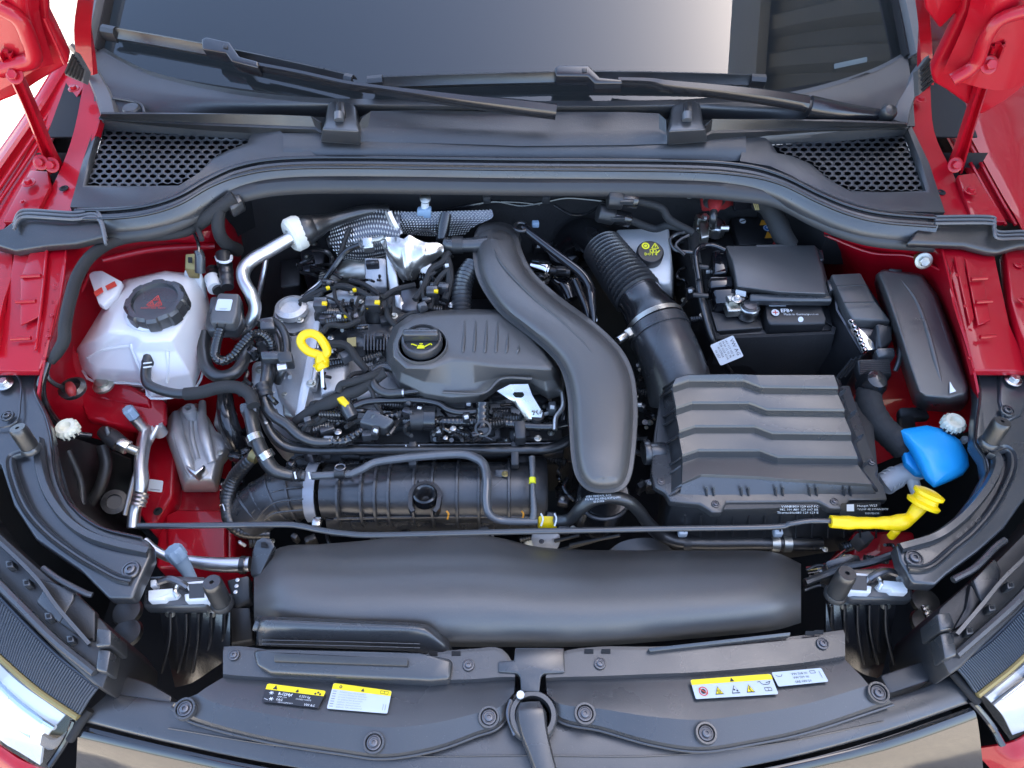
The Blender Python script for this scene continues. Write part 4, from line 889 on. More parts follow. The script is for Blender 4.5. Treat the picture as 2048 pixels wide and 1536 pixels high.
# dipstick
t = thing('dipstick', 'yellow oil dipstick with a ring handle at the left of the engine', 'dipstick', (640, 730, .85))
c = [(604,690), (602,678), (610,669), (624,667), (638,674), (650,690), (654,704), (646,712), (632,708), (616,702)]
m = MB(); pts = catmull([P(u, v, .915-(v-667)*.0004) for u, v in c], 6, True); pts.append(pts[0]); pts.append(pts[1])
m.tube(pts, .0066, 12, 1, cap=False, px=False); m.build('ring', 'yellow_plastic', t)
MB().tube(pq(641,708,.90, 644,720,.893, 645,732,.885), [10, 14, 13]).build('stem', 'yellow_plastic', t)
MB().tube(pq(637,724,.894, 646,735,.886), 14, 14, rib=(.006, .05)).build('collar', 'yellow_plastic', t)
MB().tube(pq(644,735,.884, 646,775,.865), 4, 8).build('rod', 'alu', t)

# engine cover
t = thing('engine_cover', 'dark grey plastic engine cover holding the oil filler cap', 'engine cover', (930, 700, .88))
cov = MB().loft([lp(.845, 774,742, 770,705, 782,662, 815,632, 860,622, 900,620, 950,619, 1012,620, 1060,660, 1100,705, 1128,752, 1130,790, 1098,800, 1062,778, 1004,776, 962,806, 905,808, 850,800, 800,778),
    lp(.872, 775,728, 772,695, 785,655, 818,629, 860,622, 900,619, 950,618, 1010,620, 1058,660, 1097,703, 1120,742, 1118,774, 1094,784, 1062,766, 1002,764, 958,792, 903,796, 850,788, 800,764),
    lp(.885, 777,722, 775,690, 788,653, 820,629, 860,622, 900,619, 950,618, 1008,621, 1056,660, 1094,702, 1114,738, 1108,758, 1090,762, 1062,754, 1000,753, 950,764, 900,770, 850,764, 803,744),
    lp(.912, 786,714, 785,688, 797,656, 826,636, 862,629, 900,626, 948,625, 1000,627, 1050,664, 1086,704, 1106,733, 1102,740, 1086,740, 1060,738, 1000,735, 945,728, 905,722, 862,738, 812,738),
    lp(.9145, 792,711, 791,690, 803,661, 829,642, 863,635, 900,632, 947,631, 996,632, 1044,667, 1079,704, 1096,729, 1092,733, 1080,733, 1056,731, 998,729, 943,722, 899,715, 858,731, 817,732)]).build('cover', 'cover_plastic', t, .003, 3, 25, 32)
for i, u in enumerate((927, 949, 971, 993, 1014, 1036)):
    v0 = (642, 642, 642, 643, 668, 690)[i]; v1 = (705, 705, 706, 706, 707, 709)[i]
    MB().tube([(u+2, v0, .914), (u+1, (v0+v1)/2, .9155), (u-1, v1-6, .9155), (u-3, v1, .914)], [1.5, 3.2, 3.2, 1.2], 8).build('rib', 'cover_plastic', cov)
MB().tube(pq(885,785,.880, 966,786,.880, 1004,757,.890, 1064,757,.892), 2.5, 8).build('edge_bead', 'cover_plastic', cov)
oc = P(845, 690, .915); k = mpp(oc)
MB().lathe([(51*k, .0002), (50*k, .004), (48*k, .004), (46*k, .0006)], oc, Z, 40, cap=False).build('filler_rim', 'cover_plastic', t)
MB().lathe([(49*k, .0006), (.0005, .0006)], oc, Z, 40).build('filler_well', 'void', t)
cap = MB().lathe([(41*k, .001), (41*k, .010), (39*k, .014), (35*k, .015), (33*k, .012), (.0005, .012)], oc, Z, 40).build('oil_cap', 'satin_plastic', t)
MB().box(oc+Vector((0, .001, .020)), (.052, .012, .018)).build('grip', 'satin_plastic', cap, .004, 3)
q = Quad([oc+Vector((x, y, .0128)) for x, y in ((-.02, -.024), (.02, -.024), (.02, -.004), (-.02, -.004))])
m = MB()
q.poly(m, [(.36, .30), (.64, .30), (.60, .62), (.40, .62)]); q.line(m, .36, .55, .20, .72, .10); q.line(m, .20, .72, .14, .70, .1); q.line(m, .62, .45, .84, .78, .10); q.line(m, .84, .78, .88, .62, .08); q.line(m, .44, .75, .56, .75, .10); q.line(m, .5, .62, .5, .75, .08)
m.build('oil_symbol', 'print_yellow', cap)
t = thing('lifting_eye', 'bare metal lifting bracket with an oval hole at the front of the engine cover', 'bracket', (1040, 800, .85))
O = L3(pq(1020,769,.880, 1056,768,.880, 1064,790,.872, 1085,825,.855, 1082,838,.848, 1052,838,.848, 1030,806,.862, 994,782,.876))
hc = P(1037, 789, .8715); I = [hc+Vector((cos(a)*.0085, sin(a)*.0065, 0)) for a in [atan2((p-hc).y, (p-hc).x) for p in O]]
for p, q in zip(I, O): p.z = hc.z
m = MB(); dz = Vector((0, 0, -.003)); m.loft([[p+dz for p in O], O, I, [p+dz for p in I], [p+dz for p in O]], True, False, False); m.build('plate', 'steel', t)
MB().tube(pq(1075,830,.85, 1073,845,.83, 1072,850,.81), 14, 10).build('boss', 'dark_plastic', t)
for k_ in range(14): MB().box(P(1062+(k_*7) % 22, 818+(k_*5) % 12, .8575), (.003, .0015, .0006), rz=k_).build('stamped_mark', 'zinc', t)

# charge-air duct over the engine
t = thing('charge_air_duct', 'long grey-black S-shaped air duct sweeping across the engine', 'air duct', (1150, 700, .88))
ol = [(948,472),(945,505),(950,545),(966,582),(1000,628),(1050,668),(1092,703),(1120,738),(1134,790),(1138,855),(1142,915),(1152,955),(1174,980),(1208,987),(1244,980),(1262,955),(1270,912),(1275,850),(1275,800),(1267,745),(1242,696),(1190,645),(1120,593),(1068,545),(1046,505),(1036,474),(1018,455),(988,448),(962,455)]
OV = [Vector((q.x, q.y)) for q in catmull([Vector((u, v, 0)) for u, v in ol], 4, True)]
def inset(k):
    n = len(OV); out = []
    for i in range(n):
        d = (OV[(i+2) % n]-OV[i-2]).normalized(); out.append(OV[i]+Vector((d.y, -d.x))*k)
    return out
def zduct(v):
    K = ((440,.903), (520,.914), (640,.917), (760,.915), (900,.905), (990,.893))
    for (a_, p_), (b_, q_) in zip(K, K[1:]):
        if v <= b_: return p_+(q_-p_)*max(0, v-a_)/(b_-a_)
    return .893
sg = 1 if (inset(10)[20]-Vector((1110, 640))).length < (inset(-10)[20]-Vector((1110, 640))).length else -1
LO = [[P(q.x, q.y, zduct(q.y)+h) for q in inset(sg*k)] for k, h in ((0, -.030), (0, -.003), (1.2, 0), (9, 0), (10.5, .002), (13, .012), (17, .018), (23, .0215), (30, .0232))]
mb = MB().loft(LO, True, True, False); top_ = LO[-1]; nb = 52; prs = [(top_[(nb-k) % 116], top_[(nb+k) % 116]) for k in range(0, 59)]
vs = []
for a_, b_ in prs:
    for f_ in (0, .25, .5, .75, 1): vs.append(a_.lerp(b_, f_)+Vector((0, 0, .002*4*f_*(1-f_))))
mb.add(vs, [[5*i+j, 5*i+j+1, 5*i+j+6, 5*i+j+5] for i in range(58) for j in range(4)])
mb.build('duct', 'cover_plastic', t, 0, sharp=42)
MB().lathe([(.040, -.03), (.040, -.004), (.036, .004), (.02, .008), (.001, .009)], P(996, 470, .895), Vector((.1, .15, 1)), 32).build('rear_cap', 'cover_plastic', t)
MB().tube(pq(988,497,.936, 998,520,.940, 1022,550,.941, 1070,598,.941, 1125,645,.941, 1170,690,.940, 1194,726,.938, 1206,770,.935, 1212,800,.932), [1.2, 2.4, 2.6, 2.6, 2.6, 2.6, 2.6, 2.4, 1], 8).build('mould_line', 'cover_plastic', t)
MB().tube(pq(975,488,.918, 940,490,.918, 912,490,.918, 890,488,.916), [16, 14, 14, 13], 14).build('side_port', 'satin_plastic', t)
MB().tube(pq(926,490,.918, 905,490,.918), 17, 14).build('port_collar', 'dark_plastic', t)
MB().lathe([(.038, -.08), (.038, 0), (.034, .004), (.024, .004)], P(1208, 990, .80), Vector((0, -.1, 1)), 28).build('lower_socket', 'hose_gloss', t)
MB().tube(pq(1165,1020,.80, 1185,1034,.80, 1212,1038,.80, 1240,1030,.80, 1256,1012,.80), 4, 8).build('retaining_ring', 'satin_plastic', t)
for v in (793, 833): MB().tube([(1262, v, .909), (1276, v, .907)], 2, 6).build('snap_lug', 'cover_plastic', t)
t = thing('breather_hose', 'grey corrugated breather hose standing upright left of the air duct', 'hose', (925, 590, .87))
MB().tube(pq(944,530,.90, 932,550,.898, 924,575,.892, 923,600,.885, 924,625,.876), [16, 18, 19, 19, 17], 16, rib=(.0065, .10)).build('bellows', 'satin_plastic', t)
MB().tube(pq(944,533,.903, 930,538,.905), 4, 8).build('end_ring', 'white_plastic', t)
MB().tube(pq(883,485,.915, 886,460,.918, 892,430,.92), [11, 11, 10], 12, rib=(.005, .12)).build('upper_bellows', 'hose_gloss', t)

# turbocharger heat shields
t = thing('heat_shield', 'perforated silver heat shield against the bulkhead behind the engine', 'heat shield', (800, 470, .85))
def perf(poly, rows, name):
    """sheet with a dense raised dot pattern"""
    MB().grid(rows, 5, 4, .002).build(name, 'dark_steel', t)
    R = [catmull(L3(r), 9) for r in rows]; cs = [catmull([r[j] for r in R], 4) for j in range(len(R[0]))]
    m = MB()
    for j in range(0, len(cs)-1):
        for i in range(0, len(cs[0])-1):
            a, b, c_ = cs[j][i], cs[j+1][i], cs[j][i+1]
            nrm = (b-a).cross(c_-a)
            if nrm.length < 1e-10: continue
            nrm.normalize()
            if nrm.dot(CAM-a) < 0: nrm = -nrm
            o = a if i % 2 else a.lerp(b, .5); o = o+nrm*.0012
            e1 = (b-a)*.36; e2 = (c_-a)*.40
            m.add([o-e1, o-e2, o+e1, o+e2, o+nrm*.0012], [[0, 1, 4], [1, 2, 4], [2, 3, 4], [3, 0, 4]])
    m.build('dimple_pattern', 'dimple', t)['kind'] = 'stuff'
perf(0, [pq(662,452,.90, 700,436,.91, 745,424,.92, 800,426,.92), pq(660,480,.88, 705,470,.90, 750,462,.905, 800,470,.90), pq(672,505,.86, 720,510,.87, 760,505,.87, 790,500,.88), pq(690,520,.84, 720,528,.84, 745,528,.84, 770,525,.85)], 'left_panel')
perf(0, [pq(800,424,.92, 860,424,.925, 920,422,.925, 984,420,.92), pq(802,440,.91, 860,438,.915, 920,436,.915, 984,436,.91), pq(800,455,.895, 850,458,.90, 900,456,.90, 950,452,.90), pq(800,468,.88, 845,472,.88, 885,474,.88, 930,470,.88)], 'right_panel')
perf(0, [pq(640,548,.83, 660,540,.835, 680,540,.835), pq(636,565,.825, 655,565,.828, 675,565,.828), pq(632,580,.815, 650,582,.815, 668,582,.815)], 'front_panel')
MB().tube(pq(777,424,.925, 784,440,.915, 792,455,.905, 800,468,.895), 8, 6).build('seam', 'foil', t)
t = thing('turbo_shield', 'crumpled silver foil shield over the turbocharger', 'heat shield', (820, 520, .88))
def crumple(rows, a=.0035):
    r_ = random.Random(5); return [[p+Vector((r_.uniform(-a, a), r_.uniform(-a, a), r_.uniform(-a, a))) for p in catmull(L3(r), 3)] for r in rows]
MB().grid(crumple([pq(760,486,.915, 785,474,.93, 820,474,.935, 860,482,.93, 890,496,.92), pq(764,500,.91, 790,496,.925, 822,500,.93, 856,504,.925, 888,506,.915), pq(780,520,.895, 798,525,.908, 820,530,.912, 845,525,.905, 875,518,.90), pq(795,545,.875, 806,548,.885, 818,552,.888, 830,548,.882, 850,540,.872), pq(806,560,.855, 812,562,.86, 818,563,.862, 824,562,.858, 832,556,.855)]), 2, 4, .002).build('foil_hood', 'foil', t, sharp=60)
MB().prism(pq(728,515,.87, 772,516,.87, 774,575,.84, 730,574,.84), .03).build('side_plate', 'cast_alu', t, .003)
MB().prism(pq(770,505,.89, 788,505,.89, 800,580,.85, 778,582,.85), .04).build('bracket', 'foil', t, .003)
MB().prism(pq(840,530,.89, 868,520,.89, 862,562,.87, 838,570,.865), .03).build('fold', 'foil', t, .004)
MB().prism(pq(724,474,.91, 746,474,.91, 748,494,.90, 726,496,.90), .012).build('clip', 'steel', t, .002)
MB().tube(pq(745,480,.91, 758,478,.912, 768,474,.915), 5, 8).build('clip_arm', 'zinc', t)
t = thing('turbo_housing', 'brownish metal turbocharger housing and black actuator behind the coils', 'turbocharger', (770, 560, .82))
MB().tube(pq(668,560,.82, 700,545,.83, 740,545,.83, 775,560,.825), [16, 26, 26, 20], 16).build('turbine', 'zinc', t)
MB().prism(pq(800,572,.86, 838,574,.86, 840,622,.85, 802,622,.85), .05).build('actuator', 'dark_steel', t, .004, 2)
MB().prism(pq(788,590,.86, 800,588,.862, 812,612,.85, 804,620,.85, 790,612,.85), .02).build('gasket', 'foil', t, .002)
MB().tube(pq(655,600,.845, 690,595,.85, 720,605,.85), [10, 18, 20], 14).build('outlet', 'cast_alu', t)
MB().prism(pq(600,500,.80, 650,495,.80, 650,540,.78, 605,545,.78), .1).build('pump_block', 'dark_steel', t, .004)
MB().prism(pq(560,520,.78, 600,515,.78, 600,570,.76, 560,575,.76), .1).build('catalyst_sensor_box', 'dark_plastic', t, .004)
MB().tube(pq(595,610,.84, 615,590,.85, 640,572,.86, 660,545,.88, 690,505,.90, 720,490,.91), 6, 8).build('sensor_lead', 'hose_gloss', t)
MB().tube(pq(600,598,.83, 640,565,.84, 672,538,.86), 4, 8).build('sensor_lead', 'alu', t)
# fine loom over the head
t = thing('engine_loom', 'tangle of black taped wires around the ignition coils', 'loom', (740, 620, .88))
for pts, r in ((pq(600,605,.86, 625,590,.87, 660,575,.885, 690,572,.89, 725,585,.89, 755,600,.89, 790,580,.885, 830,570,.88), 6), (pq(655,560,.88, 640,590,.875, 615,598,.865, 600,610,.855), 5),
    (pq(645,665,.88, 660,650,.885, 690,652,.885, 720,640,.885), 6), (pq(640,690,.87, 690,690,.878, 715,720,.87, 735,742,.86), 8), (pq(668,575,.885, 672,600,.88, 690,625,.875, 690,650,.87), 4),
    (pq(780,600,.885, 775,630,.885, 790,650,.88, 800,660,.87), 6), (pq(830,600,.89, 850,570,.895, 862,540,.90, 885,525,.905, 898,505,.91), 7), (pq(860,620,.89, 868,580,.895, 880,555,.90, 897,540,.905), 6),
    (pq(845,640,.88, 830,625,.885, 800,640,.88, 790,655,.872), 5), (pq(870,545,.90, 850,560,.898, 846,590,.893, 858,610,.888), 4), (pq(880,500,.905, 895,520,.905, 900,560,.90, 890,600,.89), 8), (pq(700,560,.88, 730,570,.885, 760,590,.885), 5),
    (pq(700,455,.91, 690,480,.90, 680,510,.885), 5), (pq(820,470,.92, 850,460,.925, 875,470,.92), 3)):
    MB().tube(pts, r, 8).build('wire', 'tape_cloth', t)
# cluttered loom of the front
t = thing('front_loom', 'thick black cloth-taped harness lying across the silver cylinder head', 'loom', (700, 780, .85))
MB().tube(pq(770,745,.87, 740,765,.865, 715,780,.86, 690,790,.855, 660,805,.85, 630,818,.842, 600,838,.83, 585,850,.82), [10, 11, 13, 13, 14, 12, 11, 10], 12).build('trunk', 'tape_cloth', t)
MB().tube(pq(765,740,.87, 740,752,.875, 700,765,.872, 682,770,.868, 676,785,.862), 8, 10).build('branch', 'tape_cloth', t)
MB().tube(pq(730,762,.87, 745,785,.86, 750,805,.85, 765,830,.84), 5, 8).build('branch', 'tape_cloth', t)
MB().tube(pq(660,825,.84, 640,840,.835, 610,850,.825, 590,862,.815), 9, 10).build('branch', 'tape_cloth', t)
t = thing('vent_pipe', 'short bent grey rubber pipe at the left end of the engine cover', 'pipe', (760, 760, .86))
MB().tube(pq(790,738,.868, 765,735,.868, 748,748,.868, 750,772,.866, 772,786,.864, 805,785,.866), 9, 14, 8).build('pipe', 'rubber', t)
MB().tube(pq(804,785,.866, 848,780,.866), 6, 10).build('end', 'hose_gloss', t)
MB().tube(pq(802,785,.866, 808,785,.866), 8, 10).build('clip', 'alu', t)
# ================================================================== small wiring, connectors and fixings that fill the gaps round the engine
def fill(zone, n, parent, r, zs, seed, mats=('tape_cloth', 'hose_gloss', 'rubber'), wires=True):
    q = random.Random(seed); u0, v0, u1, v1 = zone
    for i in range(n):
        u, v = q.uniform(u0, u1), q.uniform(v0, v1); z = q.uniform(*zs); k = i % 5
        if k in (0, 3) and wires:
            a = q.uniform(0, pi*2); L_ = q.uniform(30, 70); pts = [(u, v, z)]
            for s_ in range(3):
                a += q.uniform(-.9, .9); u += cos(a)*L_*.4; v += sin(a)*L_*.25; u = min(max(u, u0), u1); v = min(max(v, v0), v1); pts.append((u, v, z+q.uniform(-.012, .012)))
            MB().tube(pts, q.uniform(r*.5, r), 8, 5).build('wire', q.choice(mats), parent)
        elif k == 1:
            b = MB().box(P(u, v, z), (q.uniform(.010, .022), q.uniform(.008, .016), q.uniform(.012, .022)), rz=q.uniform(-.6, .6)).build('connector', q.choice(('satin_plastic', 'dark_plastic', 'hose_gloss', 'grey_trim', 'cover_plastic', 'dark_steel')), parent, .002)
            if q.random() < .6: MB().box(P(u, v-3, z+.012), (.006, .004, .004), rz=q.uniform(-.5, .5)).build('latch', q.choice(('satin_plastic', 'grey_trim', 'white_plastic')), b)
        elif k == 2: hexb(u, v, z, q.uniform(4, 7.5), parent, q.choice(('zinc', 'steel', 'dark_steel')))
        else:
            a = q.uniform(-.5, .5); d = Vector((cos(a), sin(a)*.6, q.uniform(-.3, .3)))*q.uniform(.010, .022); p = P(u, v, z)
            MB().tube([p-d, p, p+d], q.uniform(.004, .0075), 12, 5, rib=(.004, .10), px=False).build('hose_end', q.choice(('hose_gloss', 'satin_plastic', 'rubber')), parent)
fill((640,560,780,680), 28, eng, 5, (.865, .89), 3)
fill((840,500,905,630), 22, eng, 5, (.87, .90), 4)
fill((600,805,1115,880), 96, eng, 5, (.808, .845), 5)
fill((640,700,770,780), 16, eng, 5, (.845, .865), 21)
fill((480,640,620,760), 12, eng, 6, (.82, .86), 22, ('hose_gloss', 'rubber', 'alu'))
fill((480,640,560,850), 14, eng, 6, (.80, .85), 6, ('hose_gloss', 'rubber', 'alu'))
fill((1060,470,1190,640), 30, eng, 6, (.76, .83), 7, ('hose_gloss', 'gloss_black', 'alu'))
fill((600,440,760,560), 24, eng, 5, (.80, .87), 8)
fill((560,900,700,950), 14, eng, 5, (.765, .79), 9)
fill((1100,880,1160,1060), 14, eng, 5, (.72, .77), 10)
fill((1275,720,1320,1000), 22, eng, 6, (.70, .80), 11)
fill((480,1062,1100,1100), 24, eng, 5, (.66, .72), 12, ('hose_gloss', 'rubber', 'cast_alu'))
fill((1355,445,1420,640), 16, eng, 4, (.80, .86), 13)
fill((1640,1090,1790,1150), 12, eng, 4, (.72, .78), 14)
fill((455,860,500,1000), 10, eng, 5, (.70, .74), 15)
# ================================================================== intake manifold and hoses in front of the engine
t = thing('intake_manifold', 'ribbed black plastic intake manifold barrel lying across the front of the engine', 'intake manifold', (850, 990, .68))
R0 = 58
bar = MB().tube(pq(655,985,.735, 760,985,.74, 900,985,.74, 1045,985,.74, 1085,985,.738), [56, 60, 61, 60, 50], 28, 6).build('barrel', 'satin_plastic', t)
for u in (690, 735, 762, 788, 836, 872, 920, 962, 1020):
    a = P(u-2, 985, .74); k = mpp(a); MB().lathe([(58*k, -.003), (69*k, -.0016), (69*k, .0016), (58*k, .003)], a, X, 36, cap=False).build('rib', 'satin_plastic', bar)
for v, z in ((938, .772), (952, .778), (1034, .748)):
    MB().tube([(668, v+4, z), (850, v, z+.002), (1060, v, z)], 3, 6).build('lengthwise_rib', 'satin_plastic', bar)
el = MB().tube(pq(500,1035,.70, 520,1015,.715, 555,995,.73, 600,985,.735, 640,983,.735), [46, 50, 52, 53, 56], 24, 8).build('elbow', 'satin_plastic', t)
for u, v, z, ax, r in ((510,1022,.712,(.75,.62,.3),50), (532,1008,.72,(.8,.5,.3),53), (558,995,.73,(.88,.4,.25),55), (588,987,.735,(.97,.2,.1),57)):
    p = P(u, v, z); k = mpp(p); MB().lathe([(r*k-.003, -.0018), (r*k+.0005, -.0015), (r*k+.0005, .0015), (r*k-.003, .0018)], p, Vector(ax).normalized(), 32, cap=False).build('rib', 'satin_plastic', el)
for o in (-28, -6, 18, 40):
    MB().tube([(505+o*.3, 1030+o*.6, .715+(.03 if abs(o) < 20 else .02)), (545, 990+o*.95, .752+(.016 if abs(o) < 20 else .0)), (606, 980+o, .762+(.018 if abs(o) < 20 else 0))], 2, 6).build('lengthwise_rib', 'satin_plastic', el)
a = P(632, 983, .735); k = mpp(a)
MB().lathe([(58*k, -.008), (61*k, -.008), (61*k, .008), (58*k, .008)], a, X, 36, cap=False).build('strap_clamp', 'strap_grey', t)
MB().box(P(634, 1045, .765), (.012, .014, .010)).build('clamp_screw', 'steel', t, .002)
hp = P(850, 990, .792)
MB().loft([[hp+Vector((cos(2*pi*j/28)*r*1.0, sin(2*pi*j/28)*r*.95, h)) for j in range(28)] for r, h in ((.018, -.012), (.017, .004), (.0145, .006), (.011, .003), (.0075, -.008), (.004, -.014), (.0005, -.014))]).build('bell_mouth', 'hose_gloss', t)
MB().sweep([hp+Vector((cos(a_)*.021, sin(a_)*.020-(.012 if sin(a_) < -.2 else 0), .001)) for a_ in [pi*1.25-i*pi*1.5/12 for i in range(13)]], .003, [(-1, -.012), (-1, 0), (1, 0), (1, -.012)], 1, px=False).build('mouth_rib', 'satin_plastic', t)
for du in (-14, 0, 14): MB().tube([(850+du, 945, .778), (850+du, 978, .79)], 2.4, 6).build('mouth_rib', 'satin_plastic', t)
MB().prism(pq(650,1036,.735, 700,1042,.735, 720,1034,.735, 1090,1036,.735, 1092,1050,.72, 652,1056,.72), .03).build('lower_flange', 'satin_plastic', t, .004)
MB().prism(pq(690,950,.772, 1060,945,.772, 1060,925,.77, 690,930,.77), .03).build('upper_flange', 'satin_plastic', t, .004)
MB().lathe([(.055, -.02), (.055, .0), (.05, .006), (.046, .0), (.001, .0)], P(1085, 985, .735), X, 36).build('end_disc', 'dark_plastic', t)
for u in (895, 1045): MB().tube([(u-2, 1022, .768), (u+2, 1028, .766), (u, 1038, .757)], 2, 6).build('paint_mark', 'print_orange', t)
MB().prism(pq(990,938,.79, 1022,938,.79, 1022,960,.785, 990,958,.785), .02).build('bolt_tab', 'satin_plastic', t, .002); hexb(1010, 948, .79, 7, t, 'gold_seal')
for u, v in ((640, 905), (600, 920), (700, 905), (780, 915), (1040, 920)):
    MB().prism([(u-20, v-10, .765), (u+20, v-12, .765), (u+22, v+14, .755), (u-22, v+14, .755)], .03).build('runner_block', 'dark_plastic', t, .004)
# long twin pipes
t = thing('long_coolant_pipe', 'long smooth grey-black coolant pipe running level above the intake manifold', 'pipe', (840, 900, .80))
MB().tube(pq(520,815,.835, 530,840,.83, 545,870,.822, 570,892,.812, 610,899,.806, 700,900,.805, 900,900,.805, 1050,899,.805, 1090,898,.805, 1120,890,.802, 1145,875,.80), [9, 10, 10, 10, 10, 9.5, 9.5, 9.5, 10, 11, 10], 14, 6).build('pipe', 'rubber', t)
MB().tube(pq(545,860,.81, 580,886,.80, 640,890,.80, 900,890,.80, 1120,886,.80), 6, 10).build('second_pipe', 'hose_gloss', t)
for u in (812, 838): MB().tube([(u, 890, .812), (u, 911, .803)], 1.5, 6).build('white_mark', 'print_white', t)
for u in (825, 1030): MB().prism([(u-8, 882, .815), (u+8, 882, .815), (u+8, 930, .80), (u-8, 930, .80)], .012).build('pipe_clip', 'dark_plastic', t, .002)
t = thing('crossing_hose', 'shiny grey rubber hose dipping across the intake manifold to a yellow clip', 'hose', (900, 960, .81))
MB().tube(pq(702,948,.815, 725,938,.818, 750,925,.82, 800,917,.82, 860,911,.82, 920,908,.82, 950,915,.82, 968,930,.82, 974,960,.82, 973,1000,.815, 978,1026,.808, 1000,1040,.80, 1040,1043,.80, 1075,1043,.80), [8, 8, 8, 8.5, 9, 9, 9.5, 9.5, 9.5, 9, 8.5, 8, 7.5, 7], 14, 6).build('hose', 'grey_hose', t)
MB().tube(pq(624,952,.812, 660,950,.814, 705,947,.815), 8, 12).build('pipe_end', 'grey_hose', t)
MB().tube(pq(670,945,.818, 690,945,.818), [12, 12], 12).build('connector', 'dark_plastic', t)
m = MB(); p = P(681, 936, .825); pts = [p+Vector((cos(i*pi/8)*.007, sin(i*pi/8)*.005, .002)) for i in range(17)]; m.tube(pts, .0013, 8, 2, px=False); m.build('ear_clamp', 'dark_steel', t)
MB().prism(pq(1076,1030,.806, 1115,1032,.806, 1115,1050,.798, 1076,1048,.798), .02).build('yellow_lock', 'yellow_plastic', t, .003)
for u in (1086, 1113): MB().tube([(u-4, 1027, .81), (u, 1038, .809), (u-4, 1052, .803)], 1.8, 6).build('spring_clip', 'print_white', t)
t = thing('lettered_hose', 'thick black rubber hose with white print arching below the air duct', 'hose', (1200, 1000, .80))
hz = MB().tube(pq(1110,1042,.80, 1140,1038,.81, 1160,1018,.835, 1185,1000,.852, 1220,994,.856, 1255,1002,.848, 1278,1022,.825, 1295,1045,.80, 1320,1068,.77, 1360,1083,.76, 1420,1086,.757, 1520,1085,.757, 1600,1086,.755, 1640,1088,.75), [11, 12, 13, 13, 13, 13, 13, 13, 14, 15, 16, 16, 16, 15], 16, 6).build('hose', 'rubber', t)
q = Quad(pq(1170,1008,.864, 1232,1004,.866, 1230,987,.869, 1168,991,.866)); m = MB()
q.text(m, '95B1 5B4D4 R, RCS', .05, .70, .24, .001); q.text(m, 'FG RD 502 KRQ KVFQ6M1', .02, .38, .24, .001); q.text(m, 'E3.D.M.R', .28, .06, .22, .001); m.build('hose_lettering', 'print_white', hz)
for u in (1372, 1548, 1572): MB().tube([(u-8, 1086, .757), (u+8, 1086, .757)], 18, 14).build('hose_clamp', 'zinc' if u > 1500 else 'dark_plastic', t)
for u in (1365, 1555): MB().box(P(u, 1064, .79), (.012, .012, .012)).build('clamp_ear', 'label_white', t, .002)
t = thing('dropping_pipe', 'thin ribbed grey pipe with a yellow band standing in front of the manifold', 'pipe', (1065, 970, .80))
MB().tube(pq(1064,915,.82, 1065,940,.82, 1066,980,.815, 1068,1020,.806, 1066,1040,.80), [6.5, 6, 5.5, 7, 8], 12, 6, rib=(.006, .05)).build('pipe', 'grey_trim', t)
MB().tube(pq(1065,956,.820, 1065,967,.819), 7, 12).build('yellow_band', 'print_yellow', t)
t = thing('branch_hose', 'thick black radiator hose with silver clamps running down the left of the engine', 'hose', (520, 880, .83))
MB().tube(pq(497,815,.85, 503,840,.848, 510,870,.842, 520,895,.838, 535,925,.83, 552,942,.822, 580,950,.815, 610,952,.812), [14, 14, 14, 14, 15, 14, 12, 11], 16, 6).build('hose', 'rubber', t)
MB().prism(pq(477,806,.862, 512,800,.862, 514,822,.856, 480,826,.856), .02).build('cuff', 'satin_plastic', t, .004)
for a_, b_ in (((508, 872, .843), (513, 884, .841)), ((528, 906, .837), (536, 918, .832))):
    MB().tube([a_, b_], 17, 18).build('clamp', 'steel', t)
MB().tube([(586, 950, .815), (604, 952, .813)], 13, 14, rib=(.005, .1)).build('coupling', 'dark_plastic', t)
for u in (589, 617): MB().tube([(u, 944, .824), (u+3, 958, .82)], 2, 6).build('spring_clip', 'print_white', t)
t = thing('lower_radiator_hose', 'grey ribbed hose curving down to the lower left of the intake elbow', 'hose', (455, 1000, .72))
MB().tube(pq(510,910,.79, 490,930,.775, 470,955,.75, 458,985,.735, 455,1015,.725, 462,1045,.715, 490,1065,.70, 540,1068,.69), [12, 14, 15, 15, 14, 14, 13, 12], 16, 6, rib=(.006, .03)).build('hose', 'rubber', t)
MB().tube(pq(503,908,.797, 516,914,.795), 15, 14).build('yellow_mark', 'gold_seal', t)
for v in (980, 1010): MB().tube([(440, v, .74), (446, v, .742), (450, v+12, .74)], 2, 6).build('spring_clip', 'steel', t)
t = thing('heater_hoses', 'pair of black heater hoses with joints curving from the left onto the engine front', 'hose', (600, 850, .83))
MB().tube(pq(530,690,.86, 536,735,.86, 532,770,.855, 530,800,.85, 545,830,.842, 575,850,.838, 600,872,.832, 630,884,.826, 670,884,.822), [12, 13, 13, 12, 11, 11, 11, 10, 10], 14, 6).build('hose', 'rubber', t)
MB().tube(pq(526,770,.858, 532,795,.854), 15, 14, rib=(.008, .06)).build('joint', 'dark_plastic', t)
MB().tube(pq(660,884,.824, 690,882,.824, 712,868,.825, 740,850,.826, 765,836,.828, 795,830,.83), [9, 10, 9, 9, 9, 8], 14, 6, rib=(.007, .10)).build('corrugated_end', 'hose_gloss', t)
MB().tube(pq(688,796,.85, 695,815,.848, 705,835,.842), [11, 14, 13], 12).build('temperature_sensor', 'satin_plastic', t)
MB().prism(pq(672,796,.862, 686,790,.862, 700,806,.858, 690,814,.858), .01).build('sensor_lock', 'yellow_plastic', t, .002)
t = thing('purge_valve', 'black solenoid valve and pipes across the front of the cylinder head', 'valve', (860, 840, .83))
MB().tube(pq(708,812,.85, 735,803,.852, 780,800,.852, 840,800,.852, 875,806,.85, 895,818,.846, 920,824,.844, 960,822,.844), 7.5, 12, 6).build('upper_pipe', 'hose_gloss', t)
